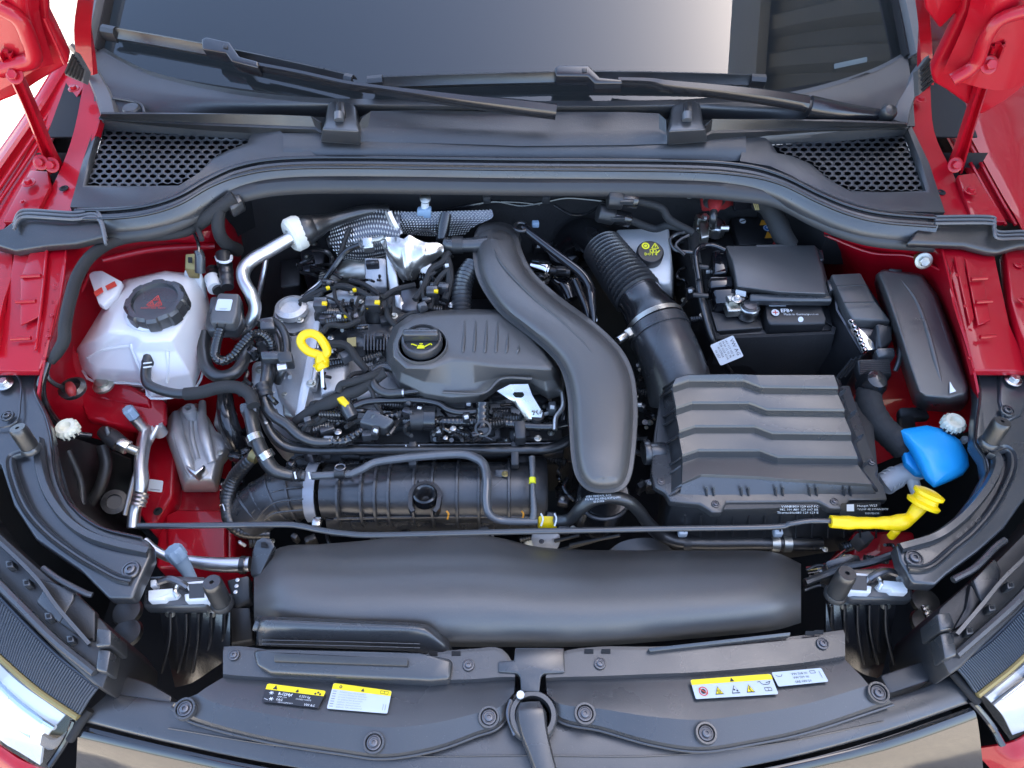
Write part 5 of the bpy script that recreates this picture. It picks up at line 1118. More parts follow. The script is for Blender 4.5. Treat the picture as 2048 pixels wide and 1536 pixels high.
MB().tube(pq(795,830,.832, 822,828,.834), [10, 10], 12, rib=(.005, .1)).build('inlet', 'satin_plastic', t)
MB().tube(pq(822,838,.835, 856,836,.835), 24, 16).build('valve_body', 'dark_plastic', t); MB().tube(pq(850,836,.835, 872,836,.835), 27, 20).build('valve_cap', 'hose_gloss', t)
MB().tube(pq(872,842,.834, 910,843,.834, 955,843,.834, 1000,845,.834, 1035,848,.834), [9, 10, 11, 10, 10], 12, 6, rib=(.006, .06)).build('lower_pipe', 'hose_gloss', t)
MB().prism(pq(1028,840,.845, 1052,840,.845, 1052,876,.835, 1030,876,.835), .02).build('tee_block', 'dark_plastic', t, .003)
MB().tube(pq(1045,851,.836, 1085,853,.836, 1110,852,.836, 1132,848,.834), 9, 12, 6).build('outlet', 'hose_gloss', t)
MB().tube(pq(966,806,.866, 965,836,.856, 966,858,.85), [13, 14, 14], 16, rib=(.009, .06)).build('test_port', 'hose_gloss', t)
p = P(966, 857, .855); MB().lathe([(.012, -.004), (.012, .003), (.009, .004), (.008, .0), (.0005, .0)], p, Vector((0, -.6, .8))).build('port_cap', 'dark_plastic', t)
MB().prism(pq(735,815,.855, 790,838,.85, 770,858,.842, 716,845,.844), .02).build('solenoid', 'satin_plastic', t, .004)
q = Quad(pq(700,858,.8475, 745,838,.8525, 740,828,.8565, 706,848,.8515))
for u, v, a_ in ((655, 860, .4), (660, 820, .2), (740, 870, .1)): MB().box(P(u, v, .825), (.022, .012, .014), rz=a_).build('connector', 'satin_plastic', t, .002)
MB().box(P(657, 880, .826), (.014, .010, .008)).build('clip', 'print_grey', t, .001)
b = MB().tube(pq(1122,745,.86, 1124,780,.855, 1126,812,.85, 1112,835,.845, 1110,860,.84), 5, 8).build('foil_cable', 'foil'); tag(b, 'thin foil-wrapped cable between the lifting bracket and the air duct', 'cable')
b = MB().tube(pq(1126,745,.84, 1130,800,.835, 1128,850,.825), 12, 10).build('duct_hose', 'hose_gloss'); tag(b, 'black hose hidden between engine cover and air duct', 'hose')

# ================================================================== intake hose (clean air pipe)
t = thing('intake_hose', 'large black intake hose with bellows and metal band clamp, right of the air duct', 'intake hose', (1280, 620, .84))
MB().tube(pq(1132,530,.76, 1134,500,.80, 1150,476,.835, 1172,470,.855, 1192,482,.866, 1212,505,.87), [30, 32, 33, 34, 35, 35], 28, 8).build('elbow', 'hose_gloss', t)
MB().tube(pq(1206,498,.87, 1230,530,.872, 1255,564,.872, 1278,594,.870), [38, 41, 44, 46], 32, 10, rib=(.0084, .12)).build('bellows', 'satin_plastic', t)
MB().tube(pq(1272,586,.870, 1290,612,.868, 1306,638,.866, 1314,654,.864), [45, 48, 56, 58], 32).build('sleeve', 'hose_gloss', t)
MB().tube(pq(1309,645,.865, 1313,653,.864), 61, 40, cap=False).build('band_clamp', 'zinc', t)
sc = P(1252, 670, .872); MB().cyl(sc, sc+Vector((-.014, -.012, 0)), .0065, 12).build('clamp_screw', 'steel', t, .001); MB().box(sc+Vector((.008, .006, 0)), (.018, .014, .008), rz=.7).build('clamp_housing', 'zinc', t, .001)
MB().tube(pq(1314,654,.863, 1322,672,.860), [62, 63], 36).build('collar', 'satin_plastic', t)
MB().tube(pq(1321,670,.860, 1338,710,.852, 1354,755,.835, 1362,800,.81), [60, 62, 64, 64], 32).build('duct', 'satin_plastic', t)
MB().lathe([(.026, -.012), (.029, -.012), (.029, .004), (.024, .006)], P(1128, 500, .81), Vector((-.2, -.3, 1)), 28).build('mouth_ring', 'satin_plastic', t)
t = thing('vacuum_pipe', 'bent dark metal pipe with a round top eye, between air duct and intake hose', 'pipe', (1130, 530, .88))
MB().tube(pq(1048,455,.915, 1070,474,.914, 1100,498,.912, 1135,525,.91, 1165,550,.905, 1180,575,.90, 1184,610,.89, 1186,650,.87), [9, 9, 9, 9, 9.5, 9, 8, 7], 14, 6).build('pipe', 'gloss_black', t)
p = P(1042, 454, .918); MB().tube([p+Vector((cos(i*pi/8)*.0105, sin(i*pi/8)*.0105, 0)) for i in range(17)], .0032, 10, 2, px=False).build('eye', 'rubber', t)
MB().tube(pq(1150,560,.88, 1160,585,.87, 1172,615,.86, 1178,640,.85), 9, 12).build('second_pipe', 'hose_gloss', t)
t = thing('boost_sensor', 'metal canister and black plug under the air duct beside the vacuum pipe', 'sensor', (1090, 540, .84))
MB().tube(pq(1062,535,.85, 1092,540,.85, 1100,542,.85), [17, 18, 14], 16).build('canister', 'chrome', t)
MB().tube(pq(1100,541,.852, 1140,545,.852), [8, 9], 10).build('plug', 'dark_plastic', t); MB().box(P(1122, 538, .862), (.016, .010, .006)).build('latch', 'satin_plastic', t, .001)
MB().tube(pq(1110,560,.82, 1130,575,.82, 1140,600,.81), [18, 20, 18], 14).build('throttle_pipe', 'gloss_black', t)
MB().box(P(1071, 448, .90), (.012, .010, .010)).build('blue_plug', 'cap_blue', t, .002)

# ================================================================== airbox
t = thing('air_filter_box', 'ribbed black air filter box with four stepped ridges on its lid', 'air filter box', (1530, 880, .80))
L = []   # saw-tooth rows from back to front
def lin(uL, u1, u2, u3, uR, vL, v1, v2): return [(uL, vL), (u1, v1), (u2, v1), (u3, v2), (uR, v2+2)]
rows = [[(1352,757,.953), (1376,750,.955), (1482,749,.955), (1512,750,.955), (1668,750,.955)]]
for i in range(4):
    uL = 1346+i*6.2; v = (763, 808, 855, 903)[i]; uR = 1676+i*13
    a = lin(uL, uL+32, 1487+i*11, 1522+i*11, uR, v+11, v, v+13)
    zt = .949-.020*i
    rows.append([(u, w_-5, zt+.0015) for u, w_ in a])
    rows.append([(u, w_, zt-.0015) for u, w_ in a])
    rows.append([(u+.5, w_+12, zt-.0135) for u, w_ in a])
rows.append([(1364,966,.874), (1402,948,.876), (1520,953,.876), (1560,957,.876), (1744,968,.874)])
rows.append([(1364,970,.870), (1402,954,.872), (1520,959,.872), (1560,963,.872), (1744,974,.870)])
lid = MB().grid(rows, 1, 1, .004).build('lid', 'satin_plastic', t, .0012, 2, 12, 12)
edge_l = [r[0] for r in rows]; edge_r = [r[-1] for r in rows]
MB().grid([[(u+1, v, z-.002) for u, v, z in edge_l], [(u-22, v+16, .858) for u, v, z in edge_l]], 1, 1, .003).build('left_flank', 'satin_plastic', t)
MB().grid([[(u-1, v, z-.002) for u, v, z in edge_r], [(u+12, v+10, .858) for u, v, z in edge_r]], 1, 1, .003).build('right_flank', 'satin_plastic', t)
fr = rows[-1]
MB().grid([[(u, v-1, z-.001) for u, v, z in fr], [(1360,988,.858), (1402,990,.858), (1520,989,.858), (1560,988,.858), (1752,988,.858)]], 1, 1, .003).build('front_flank', 'satin_plastic', t)
for i, (u, v, z) in enumerate(edge_l):
    if i % 2 == 0: MB().tube([(u-1, v+4, z-.006), (u-12, v+12, (z+.858)/2), (u-25, v+20, .860)], 2.6, 6, 4).build('flank_rib', 'satin_plastic', t)
for u in (1414, 1428, 1484, 1498, 1553, 1567, 1621, 1635, 1690, 1703): MB().prism([(u-2, 972, .872), (u+2, 972, .872), (u+2, 993, .858), (u-2, 993, .858)], .012).build('front_rib', 'satin_plastic', t, .001)
for u, v, z in ((1683, 787, .938), (1704, 830, .918), (1718, 878, .898), (1732, 928, .88)): MB().prism([(u-3, v-4, z), (u+8, v-10, z-.005), (u+9, v-7, z-.01), (u-1, v, z-.005)], .01).build('flank_rib', 'satin_plastic', t)
MB().prism(pq(1330,770,.855, 1320,800,.865, 1308,870,.858, 1302,945,.858, 1308,972,.858, 1330,984,.858, 1340,1003,.858, 1400,1008,.858, 1424,1025,.858, 1444,1025,.858, 1454,1004,.858, 1638,1003,.858, 1660,1017,.858, 1690,1017,.858, 1700,1000,.858, 1776,1000,.858, 1770,975,.858, 1754,950,.858, 1758,935,.858, 1748,915,.858, 1700,770,.858), .014).build('rim', 'satin_plastic', t, .003, 2)
low = MB().prism(pq(1345,985,.85, 1345,1000,.852, 1440,1020,.852, 1660,1014,.852, 1765,998,.852, 1745,800,.852, 1360,800,.852), .16).build('lower_box', 'dark_plastic', t, .006, 2)
for u in range(1370, 1760, 32): MB().tube([(u, 1030, .835), (u-2, 1075, .78)], 2, 6).build('box_rib', 'dark_plastic', low)
for u, v in ((1322, 963), (1431, 1008), (1669, 1003), (1743, 924)): torx(u, v, .859, 8, t)
torx(1290, 845, .85, 6, t)
MB().cyl(P(1330, 903, .85), P(1288, 905, .85), .014, 14).build('nozzle', 'satin_plastic', t, .002); MB().cyl(P(1300, 904, .85), P(1286, 905, .85), .018, 14).build('nozzle_collar', 'satin_plastic', t, .002)
q = Quad(pq(1556,1026,.846, 1640,1026,.846, 1640,1007,.861, 1556,1007,.861)); m = MB()
for i, (a_, b_) in enumerate((('VW AG', '3N5 959 129 607 FC'), ('982 100 A', '980 129 607 BB'), ('Thermoblend', '980 129 629 E'))):
    q.text(m, a_, .22, .68-.32*i, .22, .002, 'CENTER'); q.text(m, b_, .95, .68-.32*i, .22, .002, 'RIGHT')
m.build('box_lettering', 'print_white', low)
MB().prism(pq(1683,1006,.866, 1762,1004,.866, 1764,1030,.845, 1680,1032,.845), .004).build('label_pad', 'dark_plastic', low, .001)
q = Quad(pq(1690,1022,.8535, 1768,1022,.8535, 1766,1004,.8675, 1690,1006,.8665)); m = MB()
q.rect(m, .03, .1, .22, .95, .002); q.text(m, 'Hengst W23', .30, .62, .26, .002); q.text(m, '*VLNF 4E 3994A/35TF', .30, .22, .22, .002); q.text(m, 'DEUTSCH', .5, -.25, .2, .002); m.build('label_lettering', 'print_white', low)

# ================================================================== brake fluid reservoir
t = thing('brake_fluid_reservoir', 'white brake fluid reservoir with a round black cap and yellow symbols', 'reservoir', (1290, 540, .80))
MB().loft([lp(.72, 1240,490, 1340,490, 1350,560, 1346,612, 1322,612, 1262,560), lp(.85, 1234,470, 1338,466, 1344,520, 1343,580, 1322,582, 1256,520), lp(.875, 1230,458, 1338,454, 1342,510, 1340,566, 1320,568, 1252,508)]).build('tank', 'white_plastic', t, .006, 3)
c = P(1300, 506, .892)
MB().lathe([(.0215, -.016), (.0225, -.012), (.0225, .002), (.020, .005), (.001, .005)], c, Vector((0, -.25, 1)), 36).build('neck_cap', 'dark_plastic', t)
q = Quad([c+Vector((x, y*.97, .0058+.25*y)) for x, y in ((-.019, -.019), (.019, -.019), (.019, .019), (-.019, .019))])
m = MB(); q.disc(m, .30, .72, .17, .0006, 20); q.line(m, .55, .60, .72, .86, .035); q.line(m, .72, .86, .86, .60, .035); q.line(m, .86, .60, .55, .60, .035); q.line(m, .72, .78, .72, .66, .04)
for x in (.48, .62): q.line(m, x, .40, x+.12, .40, .03); q.line(m, x, .54, x+.12, .54, .03); q.line(m, x, .40, x, .54, .03); q.line(m, x+.12, .40, x+.12, .54, .03)
q.line(m, .76, .36, .90, .50, .05); q.text(m, 'DOT 4', .22, .24, .13, .0006, bold=True); m.build('cap_print', 'print_yellow', t)
m = MB(); q.disc(m, .30, .72, .10, .0009, 16, .07); m.build('cap_ring', 'print_black', t)

# ================================================================== battery
t = thing('battery', 'black car battery with two clamped terminals in a black sleeve', 'battery', (1530, 600, .75))
MB().prism(pq(1392,500,.845, 1475,455,.85, 1600,455,.85, 1640,500,.848, 1668,660,.842, 1430,672,.842), .16).build('case', 'dark_plastic', t, .004, 2)
MB().loft([lp(.72, 1340,560, 1420,760, 1650,760, 1680,690), lp(.846, 1378,520, 1432,678, 1668,668, 1672,655), lp(.846, 1386,520, 1440,672, 1662,662, 1664,650), lp(.72, 1350,560, 1428,752, 1642,752, 1670,690)], True, False, False).build('sleeve', 'felt', t, .003)
MB().grid([pq(1432,676,.846, 1550,672,.846, 1668,668,.846), pq(1436,700,.80, 1552,700,.80, 1666,696,.80), pq(1440,735,.72, 1555,735,.72, 1660,730,.72)], 2, 2, .004).build('front_jacket', 'felt', t)
MB().grid([pq(1372,480,.86, 1350,480,.80, 1340,490,.70), pq(1400,580,.855, 1370,580,.79, 1350,590,.70), pq(1432,676,.846, 1418,700,.78, 1405,740,.70)], 2, 2, .004).build('side_jacket', 'felt', t)
MB().prism(pq(1422,622,.858, 1520,640,.855, 1526,655,.852, 1434,662,.852), .012).build('terminal_ledge', 'dark_plastic', t, .002)
bl = MB().prism(pq(1530,602,.872, 1640,602,.872, 1652,635,.868, 1652,648,.862, 1540,650,.862, 1534,636,.868), .03).build('label_block', 'dark_plastic', t, .003)
q = Quad(pq(1536,634,.8685, 1650,633,.8685, 1638,603,.8728, 1531,603,.8728)); m = MB()
q.text(m, 'EFB+', .24, .28, .22, .001, bold=True); q.text(m, 'Made in Germany', .28, .08, .13, .001); q.text(m, '000 915 105', .70, .08, .08, .001); q.disc(m, .14, .26, .21, .001, 22)
q.line(m, .42, .82, .56, .90, .06); q.line(m, .66, .84, .76, .84, .06); m.build('battery_lettering', 'print_white', bl)
m = MB(); q.line(m, .14, .12, .14, .40, .05, .0015); q.line(m, .09, .26, .19, .26, .05, .0015); m.build('plus_sign', 'print_red', bl)
m = MB(); q.rect(m, .05, .66, .36, .98, .001); m.build('date_sticker', 'label_white', bl)
q2 = Quad(pq(1596,645,.8632, 1606,645,.8632, 1606,633,.8685, 1596,633,.8685)); m = MB(); q2.disc(m, .5, .5, .45, .001); m.build('round_dot', 'print_white', bl)
MB().prism(pq(1462,436,.872, 1560,432,.872, 1580,486,.866, 1478,490,.866), .02).build('rear_block', 'dark_plastic', t, .003)
q = Quad(pq(1478,488,.8668, 1578,484,.8668, 1560,434,.8725, 1464,438,.8725)); m = MB()
q.disc(m, .20, .88, .10, .001, 20); m.build('minus_disc', 'print_white', t); m = MB(); q.line(m, .15, .86, .25, .90, .04, .0015); m.build('minus_sign', 'print_black', t)
m = MB(); q.tri(m, .62, .80, .16, .001); q.tri(m, .64, .28, .16, .001); m.build('warning_triangle', 'print_orange', t)
m = MB(); q.disc(m, .66, .56, .13, .001, 20); q.disc(m, .88, .54, .13, .001, 20); m.build('blue_pictogram', 'print_blue', t)
m = MB(); q.disc(m, .66, .56, .12, .0014, 20, .10); q.disc(m, .88, .54, .12, .0014, 20, .10); q.disc(m, .66, .58, .04, .0014); q.disc(m, .88, .80, .09, .001); m.build('pictogram_print', 'print_white', t)
def clamp(name, u, v, z, lab, flip):
    c_ = thing(name, lab, 'clamp', (u, v, z)); p = P(u, v, z); s = -1 if flip else 1
    MB().lathe([(.016, -.012), (.0165, .006), (.0145, .010), (.0135, .008), (.001, .008)], p, Z, 26).build('ring', 'steel', c_, .001)
    MB().lathe([(.011, .006), (.0105, .013), (.001, .014)], p, Z, 20).build('post', 'dark_steel', c_)
    MB().box(p+Vector((-.026*s, .002, 0)), (.022, .022, .016), rz=.1).build('jaw', 'zinc', c_, .003, 3)
    MB().box(p+Vector((-.026*s, .012, .011)), (.018, .014, .012), rz=.2).build('cable_lug', 'zinc', c_, .002)
    b_ = p+Vector((-.022*s, .006, .018)); place('hex', _hex, 'steel', 'clamp_bolt', b_, c_, .0085)
    return c_
clamp('battery_clamp', 1497, 620, .870, 'shiny battery clamp on the front terminal beside the white battery lettering', False)
c_ = clamp('battery_clamp', 1432, 456, .885, 'shiny battery clamp on the rear terminal below the red cable boot', False)
MB().tube(pq(1440,456,.895, 1456,456,.895), 8, 12).build('side_screw', 'steel', c_)
MB().prism(pq(1398,442,.90, 1416,438,.90, 1420,472,.892, 1402,476,.892), .03).build('strap', 'zinc', c_, .003)
t = thing('cable_boot', 'red and black rubber cable boot above the rear battery clamp', 'boot', (1428, 405, .95))
MB().prism([PY(u, v, 1.02) for u, v in ((1400, 384), (1465, 382), (1466, 410), (1450, 420), (1404, 424))], Vector((0, .02, 0))).build('backing', 'red_rubber', t, .003)
MB().tube([PY(1430, 392, 1.01), PY(1430, 408, .99), PY(1428, 422, .975)], [15, 14, 9], 16).build('boot', 'red_rubber', t); MB().tube([PY(1428, 420, .978), PY(1426, 440, .965), P(1426, 452, .90)], 8, 12).build('cable', 'rubber', t)
MB().lathe([(.014, -.01), (.018, .0), (.018, .006), (.013, .008)], PY(1428, 398, 1.005), Vector((0, -.8, -.2))).build('collar', 'rubber', t)
t = thing('relay_holder', 'glossy black relay block under the cowl to the right of the red boot', 'relay', (1490, 405, .95))
MB().prism([PY(u, v, 1.0) for u, v in ((1466, 395), (1508, 392), (1508, 418), (1468, 424))], Vector((0, .03, -.01))).build('relay', 'gloss_black', t, .003); MB().tube([PY(1466, 396, .998), PY(1508, 394, .998)], 3, 6).build('edge', 'alu', t)
t = thing('main_harness', 'thick grey taped battery harness coming down from under the cowl on the right', 'harness', (1560, 440, .90))
MB().tube(pq(1512,405,.95, 1535,415,.94, 1552,440,.925, 1565,470,.91, 1580,492,.895), [14, 18, 20, 20, 18], 16, 6).build('trunk', 'tape_cloth', t)
for k_, (u, v) in enumerate(((1548, 485), (1562, 486), (1580, 488))): MB().tube([(u, v, .89), (u+8, v+8, .885)], 5, 8).build('red_wire', 'red_rubber', t)
for k_ in range(3): MB().tube([PY(1506+k_*4, 402, .985), PY(1512+k_*3, 420, .975)], 1.4, 6).build('thin_wire', 'gold_seal', t)
t = thing('fuse_cover', 'flat black fuse box cover lying on top of the battery', 'fuse cover', (1550, 545, .89))
MB().loft([lp(.868, 1448,500, 1520,500, 1640,500, 1656,560, 1662,590, 1666,600, 1560,598, 1470,590, 1462,560), lp(.905, 1450,491, 1512,491, 1630,490, 1645,545, 1650,580, 1652,588, 1560,584, 1474,573, 1464,520)]).build('cover', 'cover_plastic', t, .003, 3)
MB().prism(pq(1512,489,.906, 1595,488,.906, 1590,496,.904, 1516,497,.904), .006).build('rear_tab', 'cover_plastic', t, .001)
for u, v in ((1640, 505), (1662, 565)): MB().prism([(u-8, v-6, .895), (u+6, v-6, .895), (u+9, v+14, .89), (u-2, v+16, .89)], .02).build('latch', 'satin_plastic', t, .002)
MB().prism(pq(1472,579,.899, 1492,583,.899, 1492,590,.892, 1473,586,.892), .004).build('white_tab', 'print_white', t)
MB().prism(pq(1500,586,.893, 1660,591,.893, 1666,596,.890, 1664,602,.888, 1500,601,.888), .012).build('front_rail', 'satin_plastic', t, .003)
t = thing('fuse_carrier', 'glossy black cable carrier left of the flat fuse box cover', 'carrier', (1435, 560, .87))
for pts in (pq(1425,500,.89, 1462,498,.89, 1456,545,.885, 1428,548,.882), pq(1418,552,.888, 1466,550,.888, 1468,572,.882, 1420,576,.88), pq(1426,578,.89, 1475,575,.89, 1500,590,.884, 1498,604,.878, 1432,608,.876)):
    MB().prism(pts, .03).build('carrier_block', 'gloss_black', t, .004, 3)
MB().tube(pq(1398,560,.90, 1392,520,.905, 1394,500,.91, 1410,490,.91, 1430,492,.908, 1450,500,.905), 5.5, 10).build('steel_rod', 'gloss_black', t)
MB().tube(pq(1395,530,.90, 1400,580,.89, 1410,630,.875, 1425,680,.855, 1445,720,.82, 1462,745,.79), [6, 7, 7, 6.5, 5, 5], 12).build('vent_tube', 'rubber', t)
for v in (533, 590): MB().tube([(1386, v, .90), (1416, v+2, .90)], 5, 8).build('cable_tie', 'dark_plastic', t)
MB().tube(pq(1386,470,.89, 1390,500,.89, 1396,530,.888), [12, 10, 8], 12).build('side_cable', 'tape_cloth', t)
for pts in (pq(1370,465,.92, 1350,470,.915, 1340,482,.91, 1352,500,.90, 1385,505,.90), pq(1378,470,.915, 1360,480,.91, 1352,492,.905, 1370,510,.90)):
    MB().tube(pts, 3.5, 8).build('thin_cable', 'hose_gloss', t)
tg = thing('paper_tag', 'white paper tag printed VW AG stuck at an angle on the black battery jacket', 'tag', (1455, 702, .86))
q = Quad(pq(1420,691,.866, 1441,732,.858, 1487,713,.864, 1466,671,.872)); q.sheet('tag_sheet', 'label_white', tg, .06, 0, .001)
m = MB()
for s_, x, y, h in (('VW AG', .12, .78, .15), ('1K0 919 055 R', .05, .60, .085), ('34 80 15 02 78', .05, .47, .085), ('ZSB 0203 4104', .06, .34, .085), ('AUSTRIA', .2, .21, .085), ('06 257', .3, .06, .09)): q.text(m, s_, x, y, h, .0016)
m.build('tag_lettering', 'print_black', tg)

# ================================================================== control unit, relay box, filler
t = thing('control_unit', 'silver engine control unit with black plug covers, standing behind the air filter box', 'control unit', (1730, 650, .82))
MB().prism(pq(1662,550,.885, 1720,545,.885, 1788,650,.872, 1770,690,.862, 1730,705,.858, 1690,650,.868), .15).build('case', 'dark_steel', t, .003)
MB().grid([pq(1664,556,.884, 1672,620,.873, 1722,706,.855), pq(1664,580,.80, 1668,640,.79, 1700,745,.76)], 1, 1, .003).build('side_plate', 'dark_steel', t)
MB().prism(pq(1662,548,.905, 1722,545,.905, 1750,600,.895, 1782,642,.888, 1706,637,.888, 1690,610,.892), .02).build('plug_cover', 'cover_plastic', t, .003)
for a_, b_ in (((1672, 572, .906), (1730, 570, .905)), ((1688, 605, .902), (1750, 604, .901))): MB().tube([a_, b_], 1.5, 6).build('cover_line', 'dark_plastic', t)
MB().tube(pq(1700,640,.880, 1716,672,.872, 1730,705,.864), 5, 8).build('sealing_bead', 'steel', t)
for k_ in range(7): MB().box(P(1704+k_*4.4, 642+k_*9.5, .884-.002*k_), (.006, .006, .005), rz=.5+k_).build('plug_pin', 'chrome', t, .001)
MB().prism(pq(1714,650,.878, 1748,684,.872, 1752,700,.866, 1732,702,.866), .01).build('cover_plate', 'chrome', t, .002)
MB().prism(pq(1752,645,.892, 1785,652,.89, 1786,680,.88, 1762,698,.875, 1756,690,.876), .03).build('connector_lever', 'dark_plastic', t, .004)
MB().prism(pq(1752,696,.882, 1790,694,.882, 1792,712,.875, 1756,714,.875), .02).build('connector_foot', 'satin_plastic', t, .003)
MB().prism(pq(1714,718,.868, 1780,716,.868, 1786,750,.855, 1720,752,.855), .02).build('lower_plug', 'dark_plastic', t, .004)
for k_ in range(8): MB().tube([(1720, 722+k_*3.6, .869-.0014*k_), (1780, 720+k_*3.6, .869-.0014*k_)], 1.2, 6).build('plug_fin', 'satin_plastic', t)
MB().tube(pq(1796,640,.87, 1800,690,.865, 1798,720,.86, 1790,742,.85), 5, 8).build('hook_rod', 'satin_plastic', t)
for i in range(3): MB().tube([(1722-i*9, 712+i*3, .85-.004*i), (1690-i*9, 752+i*3, .81-.004*i)], 3, 6).build('heat_fin', 'satin_plastic', t)
t = thing('relay_box', 'long curved black relay box lid along the right wing', 'relay box', (1840, 670, .86))
a = [(1756,545),(1768,541),(1840,551),(1868,590),(1890,650),(1910,710),(1932,772),(1930,788),(1900,796),(1852,792),(1838,784),(1822,735),(1800,665),(1778,600)]
b = [(1750,550),(1766,538),(1846,548),(1876,588),(1898,648),(1918,708),(1940,774),(1936,800),(1900,806),(1848,802),(1830,790),(1812,735),(1790,668),(1768,604)]
zz = [.915,.915,.912,.909,.906,.902,.898,.896,.896,.896,.897,.90,.906,.911]
MB().loft([[P(u-4, v+20, z-.10) for (u, v), z in zip(b, zz)], [P(u, v, z-.03) for (u, v), z in zip(b, zz)], [P(u, v, z) for (u, v), z in zip(a, zz)]]).build('lid', 'cover_plastic', t, .004, 3)
MB().tube(pq(1796,553,.912, 1830,598,.909, 1854,660,.905, 1870,720,.901, 1886,780,.895), [1.5, 4, 5, 5, 2], 10).build('crease', 'cover_plastic', t)
MB().prism(pq(1778,536,.905, 1806,538,.905, 1804,548,.90, 1776,546,.90), .012).build('hinge_tab', 'dark_plastic', t, .002)
MB().prism(pq(1900,763,.9015, 1906,774,.901, 1912,782,.9005, 1900,786,.9005), .001).build('white_chip', 'print_white', t)
m = MB(); q = Quad(pq(1816,664,.9075, 1866,664,.9085, 1858,625,.912, 1806,625,.912)); q.text(m, '3WD', .2, .5, .2, .0012); q.text(m, '937 125', .2, .05, .2, .0012); m.build('embossed_lettering', 'satin_plastic', t)
MB().tube(pq(1860,798,.87, 1876,794,.87, 1890,802,.868, 1905,800,.868), 2, 6).build('release_wire', 'dark_plastic', t)
t = thing('washer_filler', 'blue washer-fluid cap on a milky filler neck, tied to a yellow tube', 'filler cap', (1850, 940, .80))
cp = [(1793,864),(1806,860),(1850,853),(1890,862),(1920,885),(1935,915),(1937,935),(1926,950),(1900,963),(1868,976),(1850,960),(1838,938),(1818,900)]
C0 = P(1862, 915, .862)
L = [[P(u, v, .846) for u, v in cp]]
for k_, h in ((.985, .8505), (.93, .8545), (.72, .8585), (.35, .861)): L.append([C0+(P(u, v, .846)-C0)*k_ for u, v in cp]); [setattr(p, 'z', h) for p in L[-1]]
L.insert(0, [P(u, v, .838) for u, v in cp])
MB().loft(L).build('cap', 'blue_plastic', t, .0015, 2, 50, 50)
MB().prism(pq(1803,880,.838, 1812,874,.838, 1838,905,.838, 1852,938,.838, 1856,950,.834, 1835,946,.834, 1812,925,.836), .012).build('cap_underside', 'blue_plastic', t, .003)
MB().tube(pq(1850,930,.83, 1828,940,.815, 1800,950,.80, 1772,966,.785), [24, 22, 20, 20], 20).build('neck', 'tank_white', t)
for u, v, z in ((1790, 955, .795), (1781, 960, .79), (1772, 966, .785)): MB().tube([(u-2, v+1, z), (u+2, v-1, z)], 23, 20).build('neck_ring', 'white_plastic', t)
MB().tube(pq(1822,950,.81, 1830,975,.80, 1840,1000,.79), [13, 12, 12], 14).build('tether_post', 'white_plastic', t)
t = thing('filler_hose', 'thick black ribbed cloth hose running from the control unit to the blue cap', 'hose', (1770, 830, .84))
MB().tube(pq(1745,755,.85, 1738,785,.85, 1740,815,.848, 1760,850,.842, 1785,875,.835, 1808,900,.825), [22, 24, 26, 26, 26, 24], 20, 8, rib=(.011, .025)).build('hose', 'tape_cloth', t)
MB().lathe([(.020, -.02), (.020, .0), (.014, .012), (.004, .016), (.001, .016)], P(1748, 765, .865), Vector((0, -.2, 1)), 24).build('elbow_cap', 'hose_gloss', t)
t = thing('filter_stub', 'black hose connector standing in front of the red wing, above the blue cap', 'connector', (1815, 845, .76))
MB().prism(pq(1798,832,.80, 1832,830,.80, 1834,855,.78, 1800,856,.78), .05).build('body', 'dark_plastic', t, .004)
MB().prism(pq(1798,815,.80, 1850,812,.80, 1862,834,.79, 1800,836,.79), .015).build('shelf', 'dark_plastic', t, .003)
b = MB().box(P(1928, 880, .84), (.008, .008, .012)).build('white_plug', 'white_plastic', None, .002); tag(b, 'tiny white plug beside the right cross member, right of the blue cap', 'plug')
# ================================================================== bonnet prop
t = thing('bonnet_prop', 'black bonnet prop rod lying across the bay with a yellow grip', 'prop rod', (1024, 1060, .86))
MB().tube(pq(276,1052,.862, 400,1051,.864, 560,1049,.866, 600,1052,.866, 640,1060,.866, 690,1067,.866, 760,1070,.866, 1000,1064,.866, 1300,1058,.866, 1540,1054,.868, 1580,1048,.872, 1620,1042,.874, 1665,1042,.874), [6, 6, 6, 6, 6, 6, 6, 6, 6, 6, 5.5, 5.5, 5.5], 14, 6).build('rod', 'black_metal', t)
gr = MB().tube(pq(1661,1043,.874, 1690,1045,.874, 1740,1046,.874, 1780,1046,.874), [12, 13.5, 11.5, 13.5], 16, 6, rib=(.022, .05)).build('grip', 'yellow_plastic', t)
MB().tube(pq(1776,1047,.874, 1800,1045,.874, 1820,1036,.874, 1834,1020,.878, 1850,1000,.885), [13, 17, 12, 14, 15], 16, 6).build('grip_bend', 'yellow_plastic', gr)
MB().prism(pq(1782,1056,.870, 1806,1058,.870, 1800,1068,.868, 1790,1067,.868), .02).build('grip_foot', 'yellow_plastic', gr, .003)
d = Vector((.35, .55, .75)).normalized(); c = P(1851, 1000, .885)
MB().lathe([(.010, -.010), (.020, -.008), (.021, -.004), (.016, -.001), (.015, .004), (.019, .007), (.019, .011), (.010, .014), (.001, .014)], c, d, 24).build('grip_flange', 'yellow_plastic', gr)

